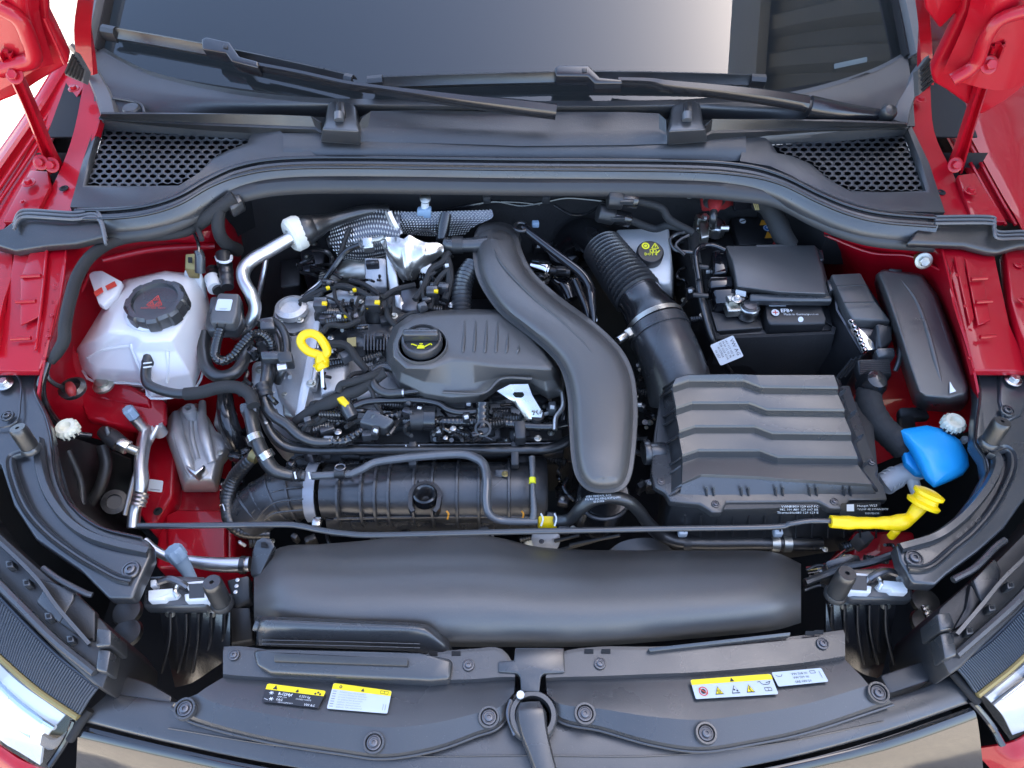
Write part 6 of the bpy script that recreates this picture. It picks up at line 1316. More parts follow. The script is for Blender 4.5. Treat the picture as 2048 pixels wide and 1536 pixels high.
# ================================================================== headlamp cross members
def crossmember(lab, out, bead, groove, z=.88):
    t = thing('cross_member', lab, 'cross member', out[0])
    MB().prism(out, .022).build('panel', 'black_metal', t, .004, 3)
    MB().sweep(bead, 10, [(-1, 0), (-.6, .006), (.6, .006), (1, 0)], 8, thick=.004).build('bead', 'black_metal', t)
    MB().sweep(groove, 9, [(-1, .001), (-.6, .005), (-.2, .0015), (.2, .0015), (.6, .005), (1, .001)], 8, thick=.003).build('groove', 'black_metal', t)
    return t
cl_ = crossmember('black painted metal cross member above the left headlamp', pq(-60,740,.90, 82,741,.90, 70,785,.898, 92,830,.896, 102,870,.894, 108,930,.89, 118,968,.888, 138,1004,.885, 165,1032,.883, 198,1052,.882, 284,1074,.88, 300,1084,.88, 302,1112,.879, 285,1150,.878, 264,1196,.876, 216,1196,.876, 160,1140,.877, 70,1078,.88, 26,1010,.884, 0,930,.888, -60,900,.89),
    pq(76,880,.899, 80,930,.898, 92,975,.896, 112,1012,.893, 140,1045,.89, 180,1072,.887, 235,1090,.885, 298,1104,.882), pq(48,905,.897, 22,920,.896, 32,970,.894, 55,1020,.89, 95,1066,.887, 150,1108,.884, 200,1138,.882, 235,1156,.881, 262,1162,.881))
MB().tube(pq(-10,744,.904, 30,748,.904, 42,770,.903, 40,810,.902, 36,838,.901, 16,852,.900, -20,855,.90), 2.2, 6).build('pressed_edge', 'black_metal', cl_)
MB().tube(pq(80,742,.902, 70,782,.902, 92,832,.90, 104,880,.898, 112,950,.892, 140,1008,.888, 200,1054,.885, 284,1076,.883), 3, 8).build('edge_seal', 'hose_gloss', cl_)
hexb(10, 768, .903, 17, cl_, 'steel'); torx(15, 832, .902, 13, cl_, 'black_metal'); torx(262, 1140, .881, 18, cl_)
cr_ = crossmember('black painted metal cross member above the right headlamp', pq(2110,730,.90, 1950,737,.90, 1956,790,.898, 1950,840,.896, 1948,885,.894, 1968,915,.892, 1972,945,.89, 1950,985,.888, 1915,1030,.885, 1880,1060,.883, 1850,1076,.882, 1792,1088,.88, 1800,1120,.879, 1826,1166,.876, 1872,1170,.876, 1895,1148,.877, 1960,1100,.88, 2010,1055,.884, 2048,1000,.888, 2110,960,.89),
    pq(1975,905,.899, 1992,915,.898, 1992,940,.897, 1975,975,.895, 1940,1020,.892, 1900,1056,.889, 1862,1078,.886, 1800,1096,.883), pq(1985,905,.898, 2010,898,.898, 2024,915,.897, 2020,950,.894, 1990,1010,.890, 1950,1060,.886, 1905,1098,.883, 1870,1128,.882, 1845,1138,.881, 1815,1136,.881))
MB().tube(pq(1953,740,.902, 1960,790,.902, 1954,845,.90, 1953,885,.898, 1972,918,.896, 1975,948,.893, 1952,990,.89, 1915,1035,.888, 1870,1070,.885, 1796,1090,.883), 3, 8).build('edge_seal', 'hose_gloss', cr_)
MB().prism(pq(2000,745,.906, 2060,740,.906, 2060,790,.904, 2044,830,.90, 2010,845,.899, 1998,800,.902), .010).build('gusset', 'black_metal', cr_, .004, 3)
hexb(2026, 760, .908, 17, cr_, 'steel'); torx(2014, 822, .903, 14, cr_, 'black_metal'); torx(1828, 1117, .881, 18, cr_)
for i, (x, s_) in enumerate(((0, 0),)):
    m = MB(); q = Quad(pq(1905,1075,.887, 1990,1005,.892, 1998,1014,.892, 1912,1086,.887)); q.text(m, 'A23  10   A2 A21', .05, .1, .6, .0015); m.build('stamped_lettering', 'dark_steel', cr_)
def stop(name, u, v, z, r, h, lab, base='black_metal', tilt=(0, 0, 1)):
    t = thing('rubber_stop', lab, 'rubber stop', (u, v, z), 'rubber bonnet stops'); p = P(u, v, z); k = r*mpp(p); d = Vector(tilt).normalized()
    MB().lathe([(k, -h), (k, -.006), (k*.97, -.001), (k*.85, .002), (k*.22, .002), (k*.2, -.003), (.0003, -.003)], p, d, 22).build('buffer', 'rubber', t)
    MB().lathe([(k*1.15, -h-.004), (k*1.2, -h), (k*1.05, -h+.004)], p, d, 22).build('cup', base, t)
stop('', 36, 858, .945, 17, .034, 'grey rubber stop on the left cross member', tilt=(-.1, .25, 1))
stop('', 2004, 845, .945, 18, .034, 'grey rubber stop on the right cross member', tilt=(.1, .25, 1))
stop('', 424, 1166, .885, 20, .045, 'grey rubber stop in the left white bonnet latch', 'dark_plastic', (0, .15, 1))
stop('', 1694, 1148, .885, 20, .045, 'grey rubber stop in the right white bonnet latch', 'dark_plastic', (0, .15, 1))

# ================================================================== headlamps
def lamp(lab, body_, rib0, rib1, lens, inner, red):
    t = thing('headlamp', lab, 'headlamp', body_[0])
    MB().prism(body_, .14).build('housing', 'dark_plastic', t, .004, 2)
    R0 = catmull(L3(rib0), 8); R1 = catmull(L3(rib1), 8)
    MB().grid([R0, [a.lerp(b, .5)+Vector((0, 0, .002)) for a, b in zip(R0, R1)], R1], 1, 1, .003).build('ribbed_strip', 'ribbed_lens', t)
    n = 56; F0 = catmull(L3(rib0), n//(len(rib0)-1)); F1 = catmull(L3(rib1), n//(len(rib1)-1)); m = MB()
    for a, b in zip(F0, F1): m.tube([a.lerp(b, .06)+Vector((0, 0, .002)), a.lerp(b, .5)+Vector((0, 0, .004)), a.lerp(b, .94)+Vector((0, 0, .002))], .0012, 5, 1, px=False)
    s = m.build('ribs', 'ribbed_lens', t); s['kind'] = 'stuff'
    MB().tube([p+Vector((0, -.002, .001)) for p in R1[::4]], .0035, 8, 4, px=False).build('seal_strip', 'gold_seal', t)
    MB().grid([lens[0], lens[1], lens[2]], 4, 4, 0).build('lens', 'lamp_glass', t)
    for r, mt, nm in inner: MB().grid(r, 3, 3, .004).build(nm, mt, t)
    return t
lb = pq(-140,900,.865, -60,1010,.86, 20,1085,.858, 70,1130,.855, 140,1190,.852, 205,1240,.85, 232,1275,.848, 222,1330,.845, 205,1378,.842, 185,1368,.842, 130,1320,.843, 60,1250,.846, -140,1060,.85)
h1 = lamp('left headlamp with a ribbed upper strip and bright white light guide', lb,
    pq(-40,1150,.852, 40,1236,.846, 115,1310,.842, 196,1374,.838), pq(-60,1255,.828, 10,1320,.822, 80,1380,.816, 158,1432,.81),
    [pq(-60,1258,.824, 10,1324,.818, 80,1384,.812, 156,1436,.806), pq(-60,1350,.79, 0,1420,.782, 60,1470,.776, 128,1500,.77), pq(-60,1440,.74, 0,1490,.73, 50,1520,.72, 92,1550,.71)],
    [([pq(-60,1275,.80, 10,1338,.795, 80,1395,.79, 130,1430,.785), pq(-60,1360,.77, 0,1425,.765, 50,1462,.76, 90,1480,.755), pq(-60,1420,.73, 0,1480,.725, 40,1505,.72, 80,1530,.71)], 'headlamp_white', 'light_guide'),
     ([pq(84,1470,.775, 110,1480,.775, 146,1452,.79), pq(80,1490,.765, 104,1500,.765, 140,1470,.78)], 'ribbed_lens', 'inner_bezel'),
     ([pq(-20,1350,.79, 30,1400,.785, 84,1440,.78), pq(-20,1357,.787, 30,1408,.782, 82,1448,.777)], 'cap_blue', 'guide_edge'),
     ([pq(-30,1395,.765, 15,1440,.76, 60,1470,.757), pq(-30,1400,.763, 14,1446,.758, 58,1476,.755)], 'cap_blue', 'guide_edge')], None)
rb = pq(2190,900,.865, 2110,1000,.86, 2040,1075,.858, 1985,1130,.855, 1930,1170,.852, 1880,1215,.85, 1868,1255,.848, 1880,1310,.845, 1900,1350,.842, 1922,1335,.842, 1975,1285,.843, 2040,1225,.846, 2190,1060,.85)
h2 = lamp('right headlamp with a ribbed upper strip and bright white light guide', rb,
    pq(1910,1332,.838, 1975,1285,.842, 2040,1222,.846, 2110,1150,.852), pq(1953,1388,.81, 2020,1335,.816, 2075,1282,.822, 2130,1225,.828),
    [pq(1955,1392,.806, 2022,1340,.812, 2078,1287,.818, 2130,1230,.824), pq(1985,1432,.77, 2045,1400,.776, 2090,1360,.782, 2130,1310,.79), pq(2020,1480,.72, 2060,1460,.73, 2100,1420,.735, 2130,1380,.74)],
    [([pq(1972,1394,.785, 2025,1350,.79, 2080,1300,.795, 2130,1245,.80), pq(2005,1430,.757, 2045,1410,.762, 2090,1370,.766, 2130,1320,.77), pq(2025,1470,.715, 2060,1455,.722, 2100,1415,.728, 2130,1370,.73)], 'headlamp_white', 'light_guide'),
     ([pq(1990,1398,.78, 2040,1360,.785, 2080,1320,.79), pq(1994,1404,.777, 2042,1367,.782, 2080,1328,.787)], 'cap_blue', 'guide_edge')], None)
# moulded steps behind the lamps
def steps(t, polys):
    for pts, h, m_ in polys: MB().prism(pts, h).build('moulded_block', m_, t, .003, 2)
steps(h1, [(pq(60,1150,.866, 150,1178,.864, 146,1200,.862, 118,1246,.858, 70,1205,.86, 84,1180,.862), .02, 'satin_plastic'),
    (pq(118,1246,.858, 148,1182,.860, 190,1222,.858, 190,1282,.852, 160,1275,.852), .015, 'dark_plastic'),
    (pq(192,1256,.872, 222,1258,.872, 222,1290,.868, 190,1294,.868), .05, 'satin_plastic'), (pq(196,1296,.862, 222,1300,.862, 214,1345,.858, 190,1340,.858), .03, 'satin_plastic')])
MB().tube(pq(-40,1130,.864, 40,1210,.86, 110,1280,.855, 190,1345,.85), [9]*4, 8).build('rear_lip', 'satin_plastic', h1)
MB().tube(pq(86,1136,.874, 120,1160,.874, 170,1186,.872, 185,1190,.87), 6, 8).build('adjuster_rod', 'satin_plastic', h1)
steps(h2, [(pq(1946,1160,.866, 1990,1115,.868, 2004,1140,.866, 2000,1165,.864, 1975,1210,.86, 1962,1200,.862), .02, 'satin_plastic'), (pq(1942,1165,.862, 1962,1202,.860, 1940,1240,.856, 1905,1262,.852, 1932,1215,.856), .015, 'dark_plastic'),
    (pq(1874,1226,.872, 1902,1224,.872, 1912,1256,.868, 1880,1262,.868), .05, 'satin_plastic'), (pq(1880,1266,.862, 1906,1262,.862, 1916,1310,.858, 1890,1318,.858), .03, 'satin_plastic')])
MB().tube(pq(1912,1310,.85, 1975,1255,.855, 2040,1195,.86, 2110,1115,.864), [9]*4, 8).build('rear_lip', 'satin_plastic', h2)
MB().tube(pq(1906,1160,.872, 1950,1135,.874, 1990,1095,.876, 2010,1080,.876), 7, 8).build('adjuster_rod', 'satin_plastic', h2)

def wall(t, pts, tabs):
    MB().grid([[(u, v, z+.022) for u, v, z in pts], [(u, v+2, z-.01) for u, v, z in pts]], 5, 1, .004).build('inner_wall', 'satin_plastic', t)
    for u, v, z in tabs:
        MB().prism([(u-9, v-7, z), (u+6, v-9, z), (u+9, v+5, z), (u-6, v+8, z)], .02).build('tab', 'satin_plastic', t, .002)
        MB().prism([(u-4, v-3, z+.001), (u+3, v-4, z+.001), (u+4, v+2, z+.001), (u-3, v+3, z+.001)], .001).build('tab_slot', 'void', t)
wall(h1, pq(-60,1040,.87, 10,1100,.868, 70,1160,.865, 110,1215,.862, 175,1290,.856), ((18,1128,.866), (52,1165,.864), (96,1232,.860), (140,1278,.856)))
wall(h2, pq(1918,1270,.856, 1965,1215,.862, 2010,1160,.865, 2060,1110,.868, 2110,1050,.87), ((1940,1262,.857), (1985,1215,.861), (2022,1170,.864)))
MB().tube(pq(20,1392,.782, 70,1430,.777, 110,1456,.776), 5, 8).build('reflector_rim', 'chrome', h1); MB().tube(pq(2000,1396,.782, 2045,1362,.786, 2085,1326,.79), 5, 8).build('reflector_rim', 'chrome', h2)
MB().tube(pq(-20,1305,.806, 40,1362,.80, 110,1412,.795), 3, 8).build('guide_edge', 'grey_trim', h1); MB().tube(pq(1985,1408,.79, 2050,1355,.795, 2095,1310,.80), 3, 8).build('guide_edge', 'grey_trim', h2)
# bumper: red skin and gloss-black grille bar
t = thing('front_bumper', 'red front bumper skin showing below both headlamps', 'bumper', (1024, 1560, .6))
MB().grid([pq(-80,1440,.725, 0,1492,.715, 50,1524,.708, 150,1560,.69), pq(-80,1480,.70, 0,1540,.69, 50,1580,.68, 100,1620,.66), pq(-80,1560,.55, 0,1640,.55, 60,1680,.55, 110,1720,.55)], 4, 4).build('left_skin', 'red_paint', t)
MB().grid([pq(1940,1500,.69, 2020,1486,.715, 2060,1464,.722, 2130,1400,.735), pq(1990,1560,.66, 2030,1550,.68, 2070,1530,.69, 2140,1470,.70), pq(1990,1720,.55, 2040,1680,.55, 2080,1640,.55, 2140,1560,.55)], 4, 4).build('right_skin', 'red_paint', t)
t = thing('grille_bar', 'gloss black grille bar along the very front edge', 'grille', (1024, 1540, .72))
MB().grid([pq(158,1450,.79, 330,1492,.79, 560,1540,.79, 800,1570,.79, 1060,1580,.79, 1320,1570,.79, 1560,1530,.79, 1760,1478,.79, 1940,1415,.79), pq(155,1480,.781, 330,1520,.781, 560,1568,.781, 800,1600,.781, 1060,1612,.781, 1320,1600,.781, 1560,1556,.781, 1770,1505,.781, 1955,1440,.781), pq(150,1580,.70, 330,1640,.70, 560,1690,.70, 800,1720,.70, 1060,1730,.70, 1320,1720,.70, 1560,1680,.70, 1780,1630,.70, 1970,1570,.70)], 3, 4, .004).build('bar', 'gloss_black', t)
for pts in (pq(150,1440,.80, 138,1470,.785, 120,1500,.77, 100,1530,.76), pq(1940,1400,.80, 1962,1425,.785, 1985,1455,.77, 2005,1490,.76)): MB().tube(pts, 7, 8).build('corner_strip', 'gloss_black', t)
b = MB().tube(pq(180,1420,.805, 165,1440,.80, 140,1480,.788), 9, 10).build('gap_seal', 'void', t); MB().tube(pq(1905,1345,.815, 1930,1375,.808, 1955,1405,.80), 9, 10).build('gap_seal', 'void', t)

# ================================================================== slam panel
t = thing('bumper_top', 'matt grey-black plastic bumper top plate along the front of the engine bay', 'bumper plate', (1024, 1480, .79))
fe = pq(160,1442,.792, 330,1484,.792, 560,1530,.792, 800,1560,.792, 1060,1570,.792, 1320,1560,.792, 1560,1520,.792, 1760,1468,.792, 1942,1405,.792)
be = pq(214,1384,.80, 350,1404,.80, 560,1420,.80, 800,1420,.80, 1060,1400,.80, 1320,1420,.80, 1560,1420,.80, 1780,1396,.80, 1902,1350,.80)
MB().grid([[(u, v, z-.006) for u, v, z in be], [(u, v+4, z) for u, v, z in be], [((a[0]+b_[0])/2, (a[1]+b_[1])/2, .801) for a, b_ in zip(be, fe)], [(u, v-7, .797) for u, v, z in fe], fe], 4, 3, .006).build('plate', 'satin_plastic', t)
MB().tube([(a[0]*.35+b_[0]*.65, a[1]*.35+b_[1]*.65, .802) for a, b_ in zip(be, fe)][1:-1], 1.6, 6).build('crease', 'satin_plastic', t)
MB().prism(pq(222,1340,.80, 300,1366,.80, 345,1392,.80, 340,1410,.798, 216,1392,.798), .05).build('left_ledge', 'dark_plastic', t, .004)
MB().prism(pq(1760,1350,.80, 1872,1312,.80, 1880,1355,.798, 1780,1388,.798), .05).build('right_ledge', 'dark_plastic', t, .004)

def cover_half(lab, cols, strip):
    """cols: per column u, v of rear edge, strip edge, trough, crest, front edge"""
    t = thing('slam_panel_cover', lab, 'panel cover', (cols[len(cols)//2][0], 1400, .81))
    R = [[], [], [], [], [], [], [], []]
    for c_ in cols:
        u0, va, vb, vc, vd, uf = c_
        R[0].append((u0, va+2, .826)); R[1].append((u0, va, .832)); R[2].append((u0, vb-2, .832)); R[3].append((u0, vb+5, .822))
        v1 = vb+(vd-vb)*.42
        R[4].append((u0+(uf-u0)*.35, v1, .8275)); R[5].append((u0+(uf-u0)*.5, vb+(vd-vb)*.60, .829)); R[6].append((u0+(uf-u0)*.93, vd-8, .820)); R[7].append((uf, vd, .812))
    pn = MB().grid(R, 4, 1, .005).build('panel', 'satin_plastic', t, 0, sharp=14 if False else 22)
    MB().tube([(r[0], r[1]+1, .812) for r in R[7]], 3.4, 8).build('edge_bead', 'satin_plastic', t)
    return t
sc1 = cover_half('left half of the grey plastic slam panel cover with a black and a white sticker', [
    (446,1300,1350,0,1414,342), (490,1300,1354,0,1446,392), (600,1315,1360,0,1484,540), (700,1322,1362,0,1506,680), (790,1326,1364,0,1516,770), (880,1310,1362,0,1500,870), (950,1304,1360,0,1472,950), (1000,1304,1356,0,1452,1000), (1030,1350,1356,0,1405,1026)], 0)
sc2 = cover_half('right half of the grey plastic slam panel cover with a long pictogram sticker', [
    (1092,1352,1358,0,1408,1096), (1122,1312,1356,0,1444,1124), (1200,1300,1354,0,1460,1200), (1300,1300,1350,0,1488,1300), (1400,1296,1346,0,1502,1400), (1500,1288,1338,0,1488,1500), (1600,1278,1328,0,1462,1620), (1690,1266,1314,0,1408,1786)], 0)
for u, v, r in ((468,1310,11), (937,1330,12)): torx(u, v, .834, r, sc1)
for u, v, r in ((1200,1327,12), (1645,1287,12)): torx(u, v, .834, r, sc2)
def bigscrew(u, v, z, t):
    s = torx(u, v, z+.001, 15, t, 'dark_steel'); p = P(u, v, z); k = mpp(p)
    MB().lathe([(16*k, .0), (17*k, .003), (21*k, .003), (22*k, -.003)], p, Z, 28, cap=False).build('screw_cup', 'satin_plastic', t)
for u, v, z in ((370,1418,.828), (748,1486,.826), (978,1435,.829)): bigscrew(u, v, z, sc1)
for u, v, z in ((1170,1428,.829), (1412,1467,.829), (1756,1386,.828)): bigscrew(u, v, z, sc2)
MB().prism(pq(504,1300,.85, 512,1330,.848, 540,1346,.845, 860,1362,.843, 900,1358,.843, 906,1318,.846, 880,1312,.848, 840,1304,.852, 560,1296,.854, 530,1296,.853), .03).build('scoop_base', 'satin_plastic', sc1, .005, 3)
MB().prism(pq(548,1309,.860, 816,1315,.859, 815,1332,.854, 548,1323,.855), .006).build('sealing_strip', 'dark_plastic', sc1, .001)
MB().prism(pq(1300,1304,.839, 1580,1272,.839, 1582,1264,.842, 1296,1296,.842), .01).build('rear_lip', 'satin_plastic', sc2, .001)
for u, v, z in ((866,1306,.834), (912,1306,.834), (1178,1302,.834), (1212,1302,.834), (1620,1266,.834), (1638,1264,.834)):
    MB().prism([(u-9, v-4, z+.002), (u+9, v-4, z+.002), (u+9, v+4, z), (u-9, v+4, z)], .002).build('snap_slot', 'void', sc1 if u < 1000 else sc2)
m = thing('bonnet_release_cover', 'grey T-shaped plastic cover and lever in the middle of the slam panel', 'release lever', (1060, 1400, .83))
MB().prism(pq(1030,1295,.838, 1128,1295,.838, 1130,1345,.836, 1088,1347,.836, 1082,1352,.835, 1079,1384,.832, 1042,1384,.832, 1040,1352,.835, 1034,1346,.836, 996,1344,.836, 996,1322,.838, 1028,1320,.838), .012).build('t_cover', 'satin_plastic', m, .002, 2)
p = P(1066, 1432, .826); 
MB().lathe([(.028, -.01), (.028, .002), (.026, .005), (.021, .005), (.019, .001), (.019, -.008)], p, Z, 32).build('ring', 'satin_plastic', m)
MB().lathe([(.020, -.006), (.001, -.006)], p, Z, 24).build('ring_well', 'satin_plastic', m)
MB().tube(pq(1022,1400,.826, 1016,1430,.826, 1030,1470,.822), 5, 8).build('latch_arm', 'dark_steel', m)
MB().sweep(pq(1060,1404,.84, 1062,1425,.842, 1068,1460,.838, 1080,1500,.832, 1094,1545,.826, 1105,1580,.82), [24, 31, 29, 25, 22, 20], [(-1, -.006), (-.8, 0), (0, .001), (.8, 0), (1, -.006)], 8, thick=.01).build('lever', 'satin_plastic', m, .001)
MB().lathe([(.0045, -.002), (.0045, .002), (.0005, .003)], P(1041, 1390, .836), Z, 12).build('white_pin', 'print_white', m)

# stickers on the cover
q = Quad(pq(524,1404,.8295, 637,1417,.8295, 653,1383,.829, 536,1368,.829)); q.c = [p+Vector((0, 0, .0015)) for p in q.c]
s1 = q.sheet('refrigerant_sticker', 'label_black', sc1, .06)
m = MB(); q.poly(m, [(0, .68), (1, .68), (1, .95), (.97, 1), (.03, 1), (0, .95)], .0010); m.build('yellow_band', 'label_yellow', s1)
m = MB(); q.tri(m, .16, .82, .14, .0014); q.tri(m, .54, .80, .10, .0014); q.disc(m, .54, .77, .07, .0014, 12); q.disc(m, .89, .84, .06, .0014, 12)
for dx in (-.04, .04): q.disc(m, .89+dx, .76, .06, .0014, 12)
m.build('band_symbols', 'print_black', s1)
m = MB()
for x, y in ((.12, .52), (.15, .20)):
    for k_ in range(3): a_ = k_*pi/3; q.line(m, x-cos(a_)*.04, y-sin(a_)*.10, x+cos(a_)*.04, y+sin(a_)*.10, .03, .001)
q.text(m, 'R-1234yf', .24, .46, .15, .001, bold=True); q.text(m, '0,550 kg', .60, .46, .13, .001); q.text(m, 'GWP 0.501', .24, .32, .08, .001); q.text(m, 'CO2-EQ 0.000275', .56, .32, .08, .001)
q.text(m, 'PAG', .24, .14, .13, .001); q.text(m, 'VW AG', .74, .03, .13, .001); q.text(m, '3Q0 010 JGF43 2690', .28, .04, .07, .001); q.line(m, .03, .18, .1, .12, .02, .001); m.build('sticker_lettering', 'print_white', s1)
q = Quad(pq(654,1418,.8295, 775,1428,.8295, 784,1383,.829, 668,1367,.829)); q.c = [p+Vector((0, 0, .0015)) for p in q.c]
s2 = q.sheet('service_sticker', 'label_white', sc1, .06)
m = MB(); q.poly(m, [(0, .76), (1, .76), (1, .95), (.97, 1), (.03, 1), (0, .95)], .0010); m.build('yellow_band', 'label_yellow', s2)
m = MB(); q.tri(m, .52, .86, .08, .0014); q.disc(m, .14, .88, .06, .0014, 10, .03)
for a_ in ((.82, .82, .95, .82), (.82, .94, .95, .94), (.82, .82, .82, .94), (.95, .82, .95, .94), (.885, .82, .885, .94)): q.line(m, *a_, .015, .0014)
m.build('band_symbols', 'print_black', s2)
m = MB()
for k_, tx in enumerate(('Technical service only by qualified', 'personnel. Wartung nur durch Fach-', 'personal. Seulement par des person-', 'nes qualifiees. Solo da personale', 'qualificato. Solo por personal', 'cualificado. Apenas por pessoal', 'qualificado. Tylko przez personel')):
    q.text(m, tx, .14, .66-.098*k_, .055, .001)
for k_ in range(7): q.line(m, .03, .69-.098*k_, .09, .69-.098*k_, .03, .001)
q.line(m, .95, .12, .95, .38, .02, .001); q.line(m, .91, .12, .91, .38, .02, .001); m.build('sticker_lettering', 'print_grey', s2)
q = Quad(pq(1391,1399,.8305, 1556,1389,.8305, 1540,1349,.829, 1380,1361,.829)); q.c = [p+Vector((0, 0, .0015)) for p in q.c]
s3 = q.sheet('pictogram_sticker', 'label_white', sc2, .07)
m = MB(); q.poly(m, [(0, .72), (1, .72), (1, .95), (.97, 1), (.02, 1), (0, .95)], .0010); m.build('yellow_band', 'label_yellow', s3)
m = MB(); q.tri(m, .50, .84, .12, .0014)
for x in (.30, .50, .68): q.tri(m, x, .32, .24, .0010)
q.disc(m, .115, .36, .20, .0014, 20, .04) if False else None
for a_ in ((.83, .62, .86, .50), (.86, .50, .93, .50), (.93, .50, .96, .64), (.96, .64, .90, .58), (.80, .64, .84, .66)): q.line(m, *a_, .03, .001)
for a_ in ((.86, .18, .94, .18), (.86, .34, .94, .34), (.86, .18, .86, .34), (.94, .18, .94, .34), (.90, .18, .90, .34)): q.line(m, *a_, .025, .001)
m.build('symbol_outlines', 'print_black', s3)
m = MB()
for x in (.30, .68): q.tri(m, x, .32, .19, .0016)
m.build('yellow_triangle', 'label_yellow', s3)
m = MB(); q.tri(m, .50, .32, .19, .0016); m.build('white_triangle', 'label_white', s3)
m = MB(); q.disc(m, .115, .36, .24, .0012, 24, .19); q.line(m, .07, .52, .16, .20, .05, .0018); m.build('prohibition_ring', 'print_red', s3)
m = MB(); q.disc(m, .115, .36, .13, .0012, 14); q.disc(m, .49, .33, .05, .002, 8); q.disc(m, .52, .27, .05, .002, 8); q.line(m, .69, .45, .67, .30, .04, .002); q.line(m, .67, .32, .69, .18, .04, .002)
for k_ in range(3): q.line(m, .285+.015*k_, .2, .285+.015*k_, .38, .025, .002)
m.build('symbol_fill', 'print_black', s3)
q = Quad(pq(1556,1374,.8298, 1656,1364,.8298, 1641,1337,.829, 1542,1346,.829)); q.c = [p+Vector((0, 0, .0015)) for p in q.c]
s4 = q.sheet('oil_sticker', 'label_white', sc2, .10)
m = MB(); q.text(m, 'VW 508 00', .52, .66, .17, .001, 'CENTER'); q.text(m, 'VW 509 00', .52, .40, .17, .001, 'CENTER'); q.text(m, 'SAE 0W-20', .52, .10, .17, .001, 'CENTER')
for a_ in ((.05, .78, .09, .66), (.09, .66, .15, .66), (.15, .66, .18, .80), (.74, .68, .84, .68), (.74, .86, .84, .86), (.74, .68, .74, .86), (.84, .68, .84, .86), (.92, .3, .92, .8)): q.line(m, *a_, .03, .001)
m.build('sticker_lettering', 'print_black', s4)

# ================================================================== radiator air duct
t = thing('radiator_duct', 'wide smooth grey-black plastic air duct lying behind the slam panel', 'air duct', (1050, 1190, .80))
us = [508, 560, 640, 720, 780, 860, 950, 1010, 1080, 1200, 1400, 1540, 1602]
bk = [1140, 1098, 1092, 1086, 1079, 1075, 1074, 1082, 1098, 1104, 1104, 1106, 1130]
ft = [1246, 1268, 1284, 1290, 1292, 1294, 1294, 1294, 1294, 1292, 1276, 1262, 1246]
rows = []
for k_, (tt, z) in enumerate(((-.02, .765), (0, .798), (.10, .824), (.25, .841), (.42, .850), (.58, .852), (.72, .847), (.86, .833), (.95, .814), (1, .78))):
    rows.append([(u, b_+(f_-b_)*tt, z-(.03 if i in (0, 12) else .004 if i in (1, 11) else 0)*(1 if .05 < tt < .98 else .5)) for i, (u, b_, f_) in enumerate(zip(us, bk, ft))])
MB().grid(rows, 4, 4, .005).build('duct', 'cover_plastic', t, 0, sharp=60)
MB().prism(pq(500,1150,.80, 504,1098,.815, 512,1080,.82, 526,1073,.822, 542,1076,.822, 550,1092,.82, 544,1100,.818, 520,1150,.81), .012).build('mounting_lug', 'satin_plastic', t, .003)
MB().prism(pq(522,1084,.8235, 532,1084,.8235, 532,1095,.822, 522,1095,.822), .001).build('square_hole', 'void', t)
MB().grid([pq(512,1290,.815, 535,1292,.826, 700,1298,.826, 830,1304,.824, 880,1314,.818, 902,1318,.805), pq(514,1262,.835, 532,1262,.850, 700,1268,.850, 836,1272,.848, 884,1290,.838, 908,1304,.815), pq(520,1246,.840, 536,1243,.858, 700,1250,.858, 832,1256,.856, 870,1268,.846, 900,1290,.822), pq(524,1238,.835, 540,1233,.852, 700,1240,.852, 832,1246,.850, 866,1256,.842, 896,1278,.818)], 4, 5, .006).build('front_scoop', 'satin_plastic', t, 0, sharp=60)
for dv in (0, 8): MB().tube(pq(524,1280+dv,.843, 700,1284+dv,.843, 840,1288+dv,.841), 1.2, 6).build('scoop_line', 'satin_plastic', t)

# latches
def latch(lab, s, x0, y0):
    def m_(c): return [(x0+s*u, y0+v, z) for u, v, z in c]
    t = thing('bonnet_latch', lab, 'latch', (x0, y0, .82))
    MB().prism(m_(pq(-85,22,.822, -78,-30,.826, -40,-32,.826, 40,-30,.826, 48,0,.824, 46,28,.82, 36,34,.818, -84,34,.82)), .02).build('carrier', 'satin_plastic', t, .004)
    for pts in (pq(-70,-22,.838, -58,-24,.838, -58,-12,.836, -70,-8,.836), pq(-74,-2,.838, -26,-6,.838, -14,0,.836, -22,10,.834, -40,12,.834, -42,18,.832, -74,20,.832), pq(-4,-18,.838, 44,-22,.838, 46,18,.832, 0,20,.832, -2,6,.834, 10,4,.835)):
        MB().prism(m_(pts), .02).build('white_insert', 'latch_white', t, .0015)
    MB().prism(m_(pq(8,-14,.8395, 38,-16,.8395, 38,12,.835, 8,14,.835)), .003).build('stop_well', 'dark_plastic', t)
    MB().tube(m_(pq(-52,-18,.842, -30,-24,.844, -8,-16,.842, 4,-8,.838)), 7, 8).build('catch_hook', 'dark_steel', t)
    MB().tube(m_(pq(-14,12,.84, -20,0,.844, -16,-10,.842)), 5, 8).build('pawl', 'steel', t)
    MB().tube(m_(pq(50,-18,.83, 68,-16,.826, 74,6,.82, 66,30,.81)), 2.2, 6).build('release_cable', 'alu', t)
    for u in (-28, 54):
        MB().tube(m_([(u, 38, .80), (u-2, 60, .775), (u-8, 92, .74)]), [8, 6, 5], 10).build('mounting_screw', 'dark_steel', t)
        MB().tube(m_([(u, 36, .803), (u, 44, .795)]), 11, 12).build('screw_head', 'zinc', t)
    return t
latch('left white and black bonnet latch in front of the radiator duct', 1, 370, 1182)
latch('right white and black bonnet latch in front of the radiator duct', -1, 1742, 1166)
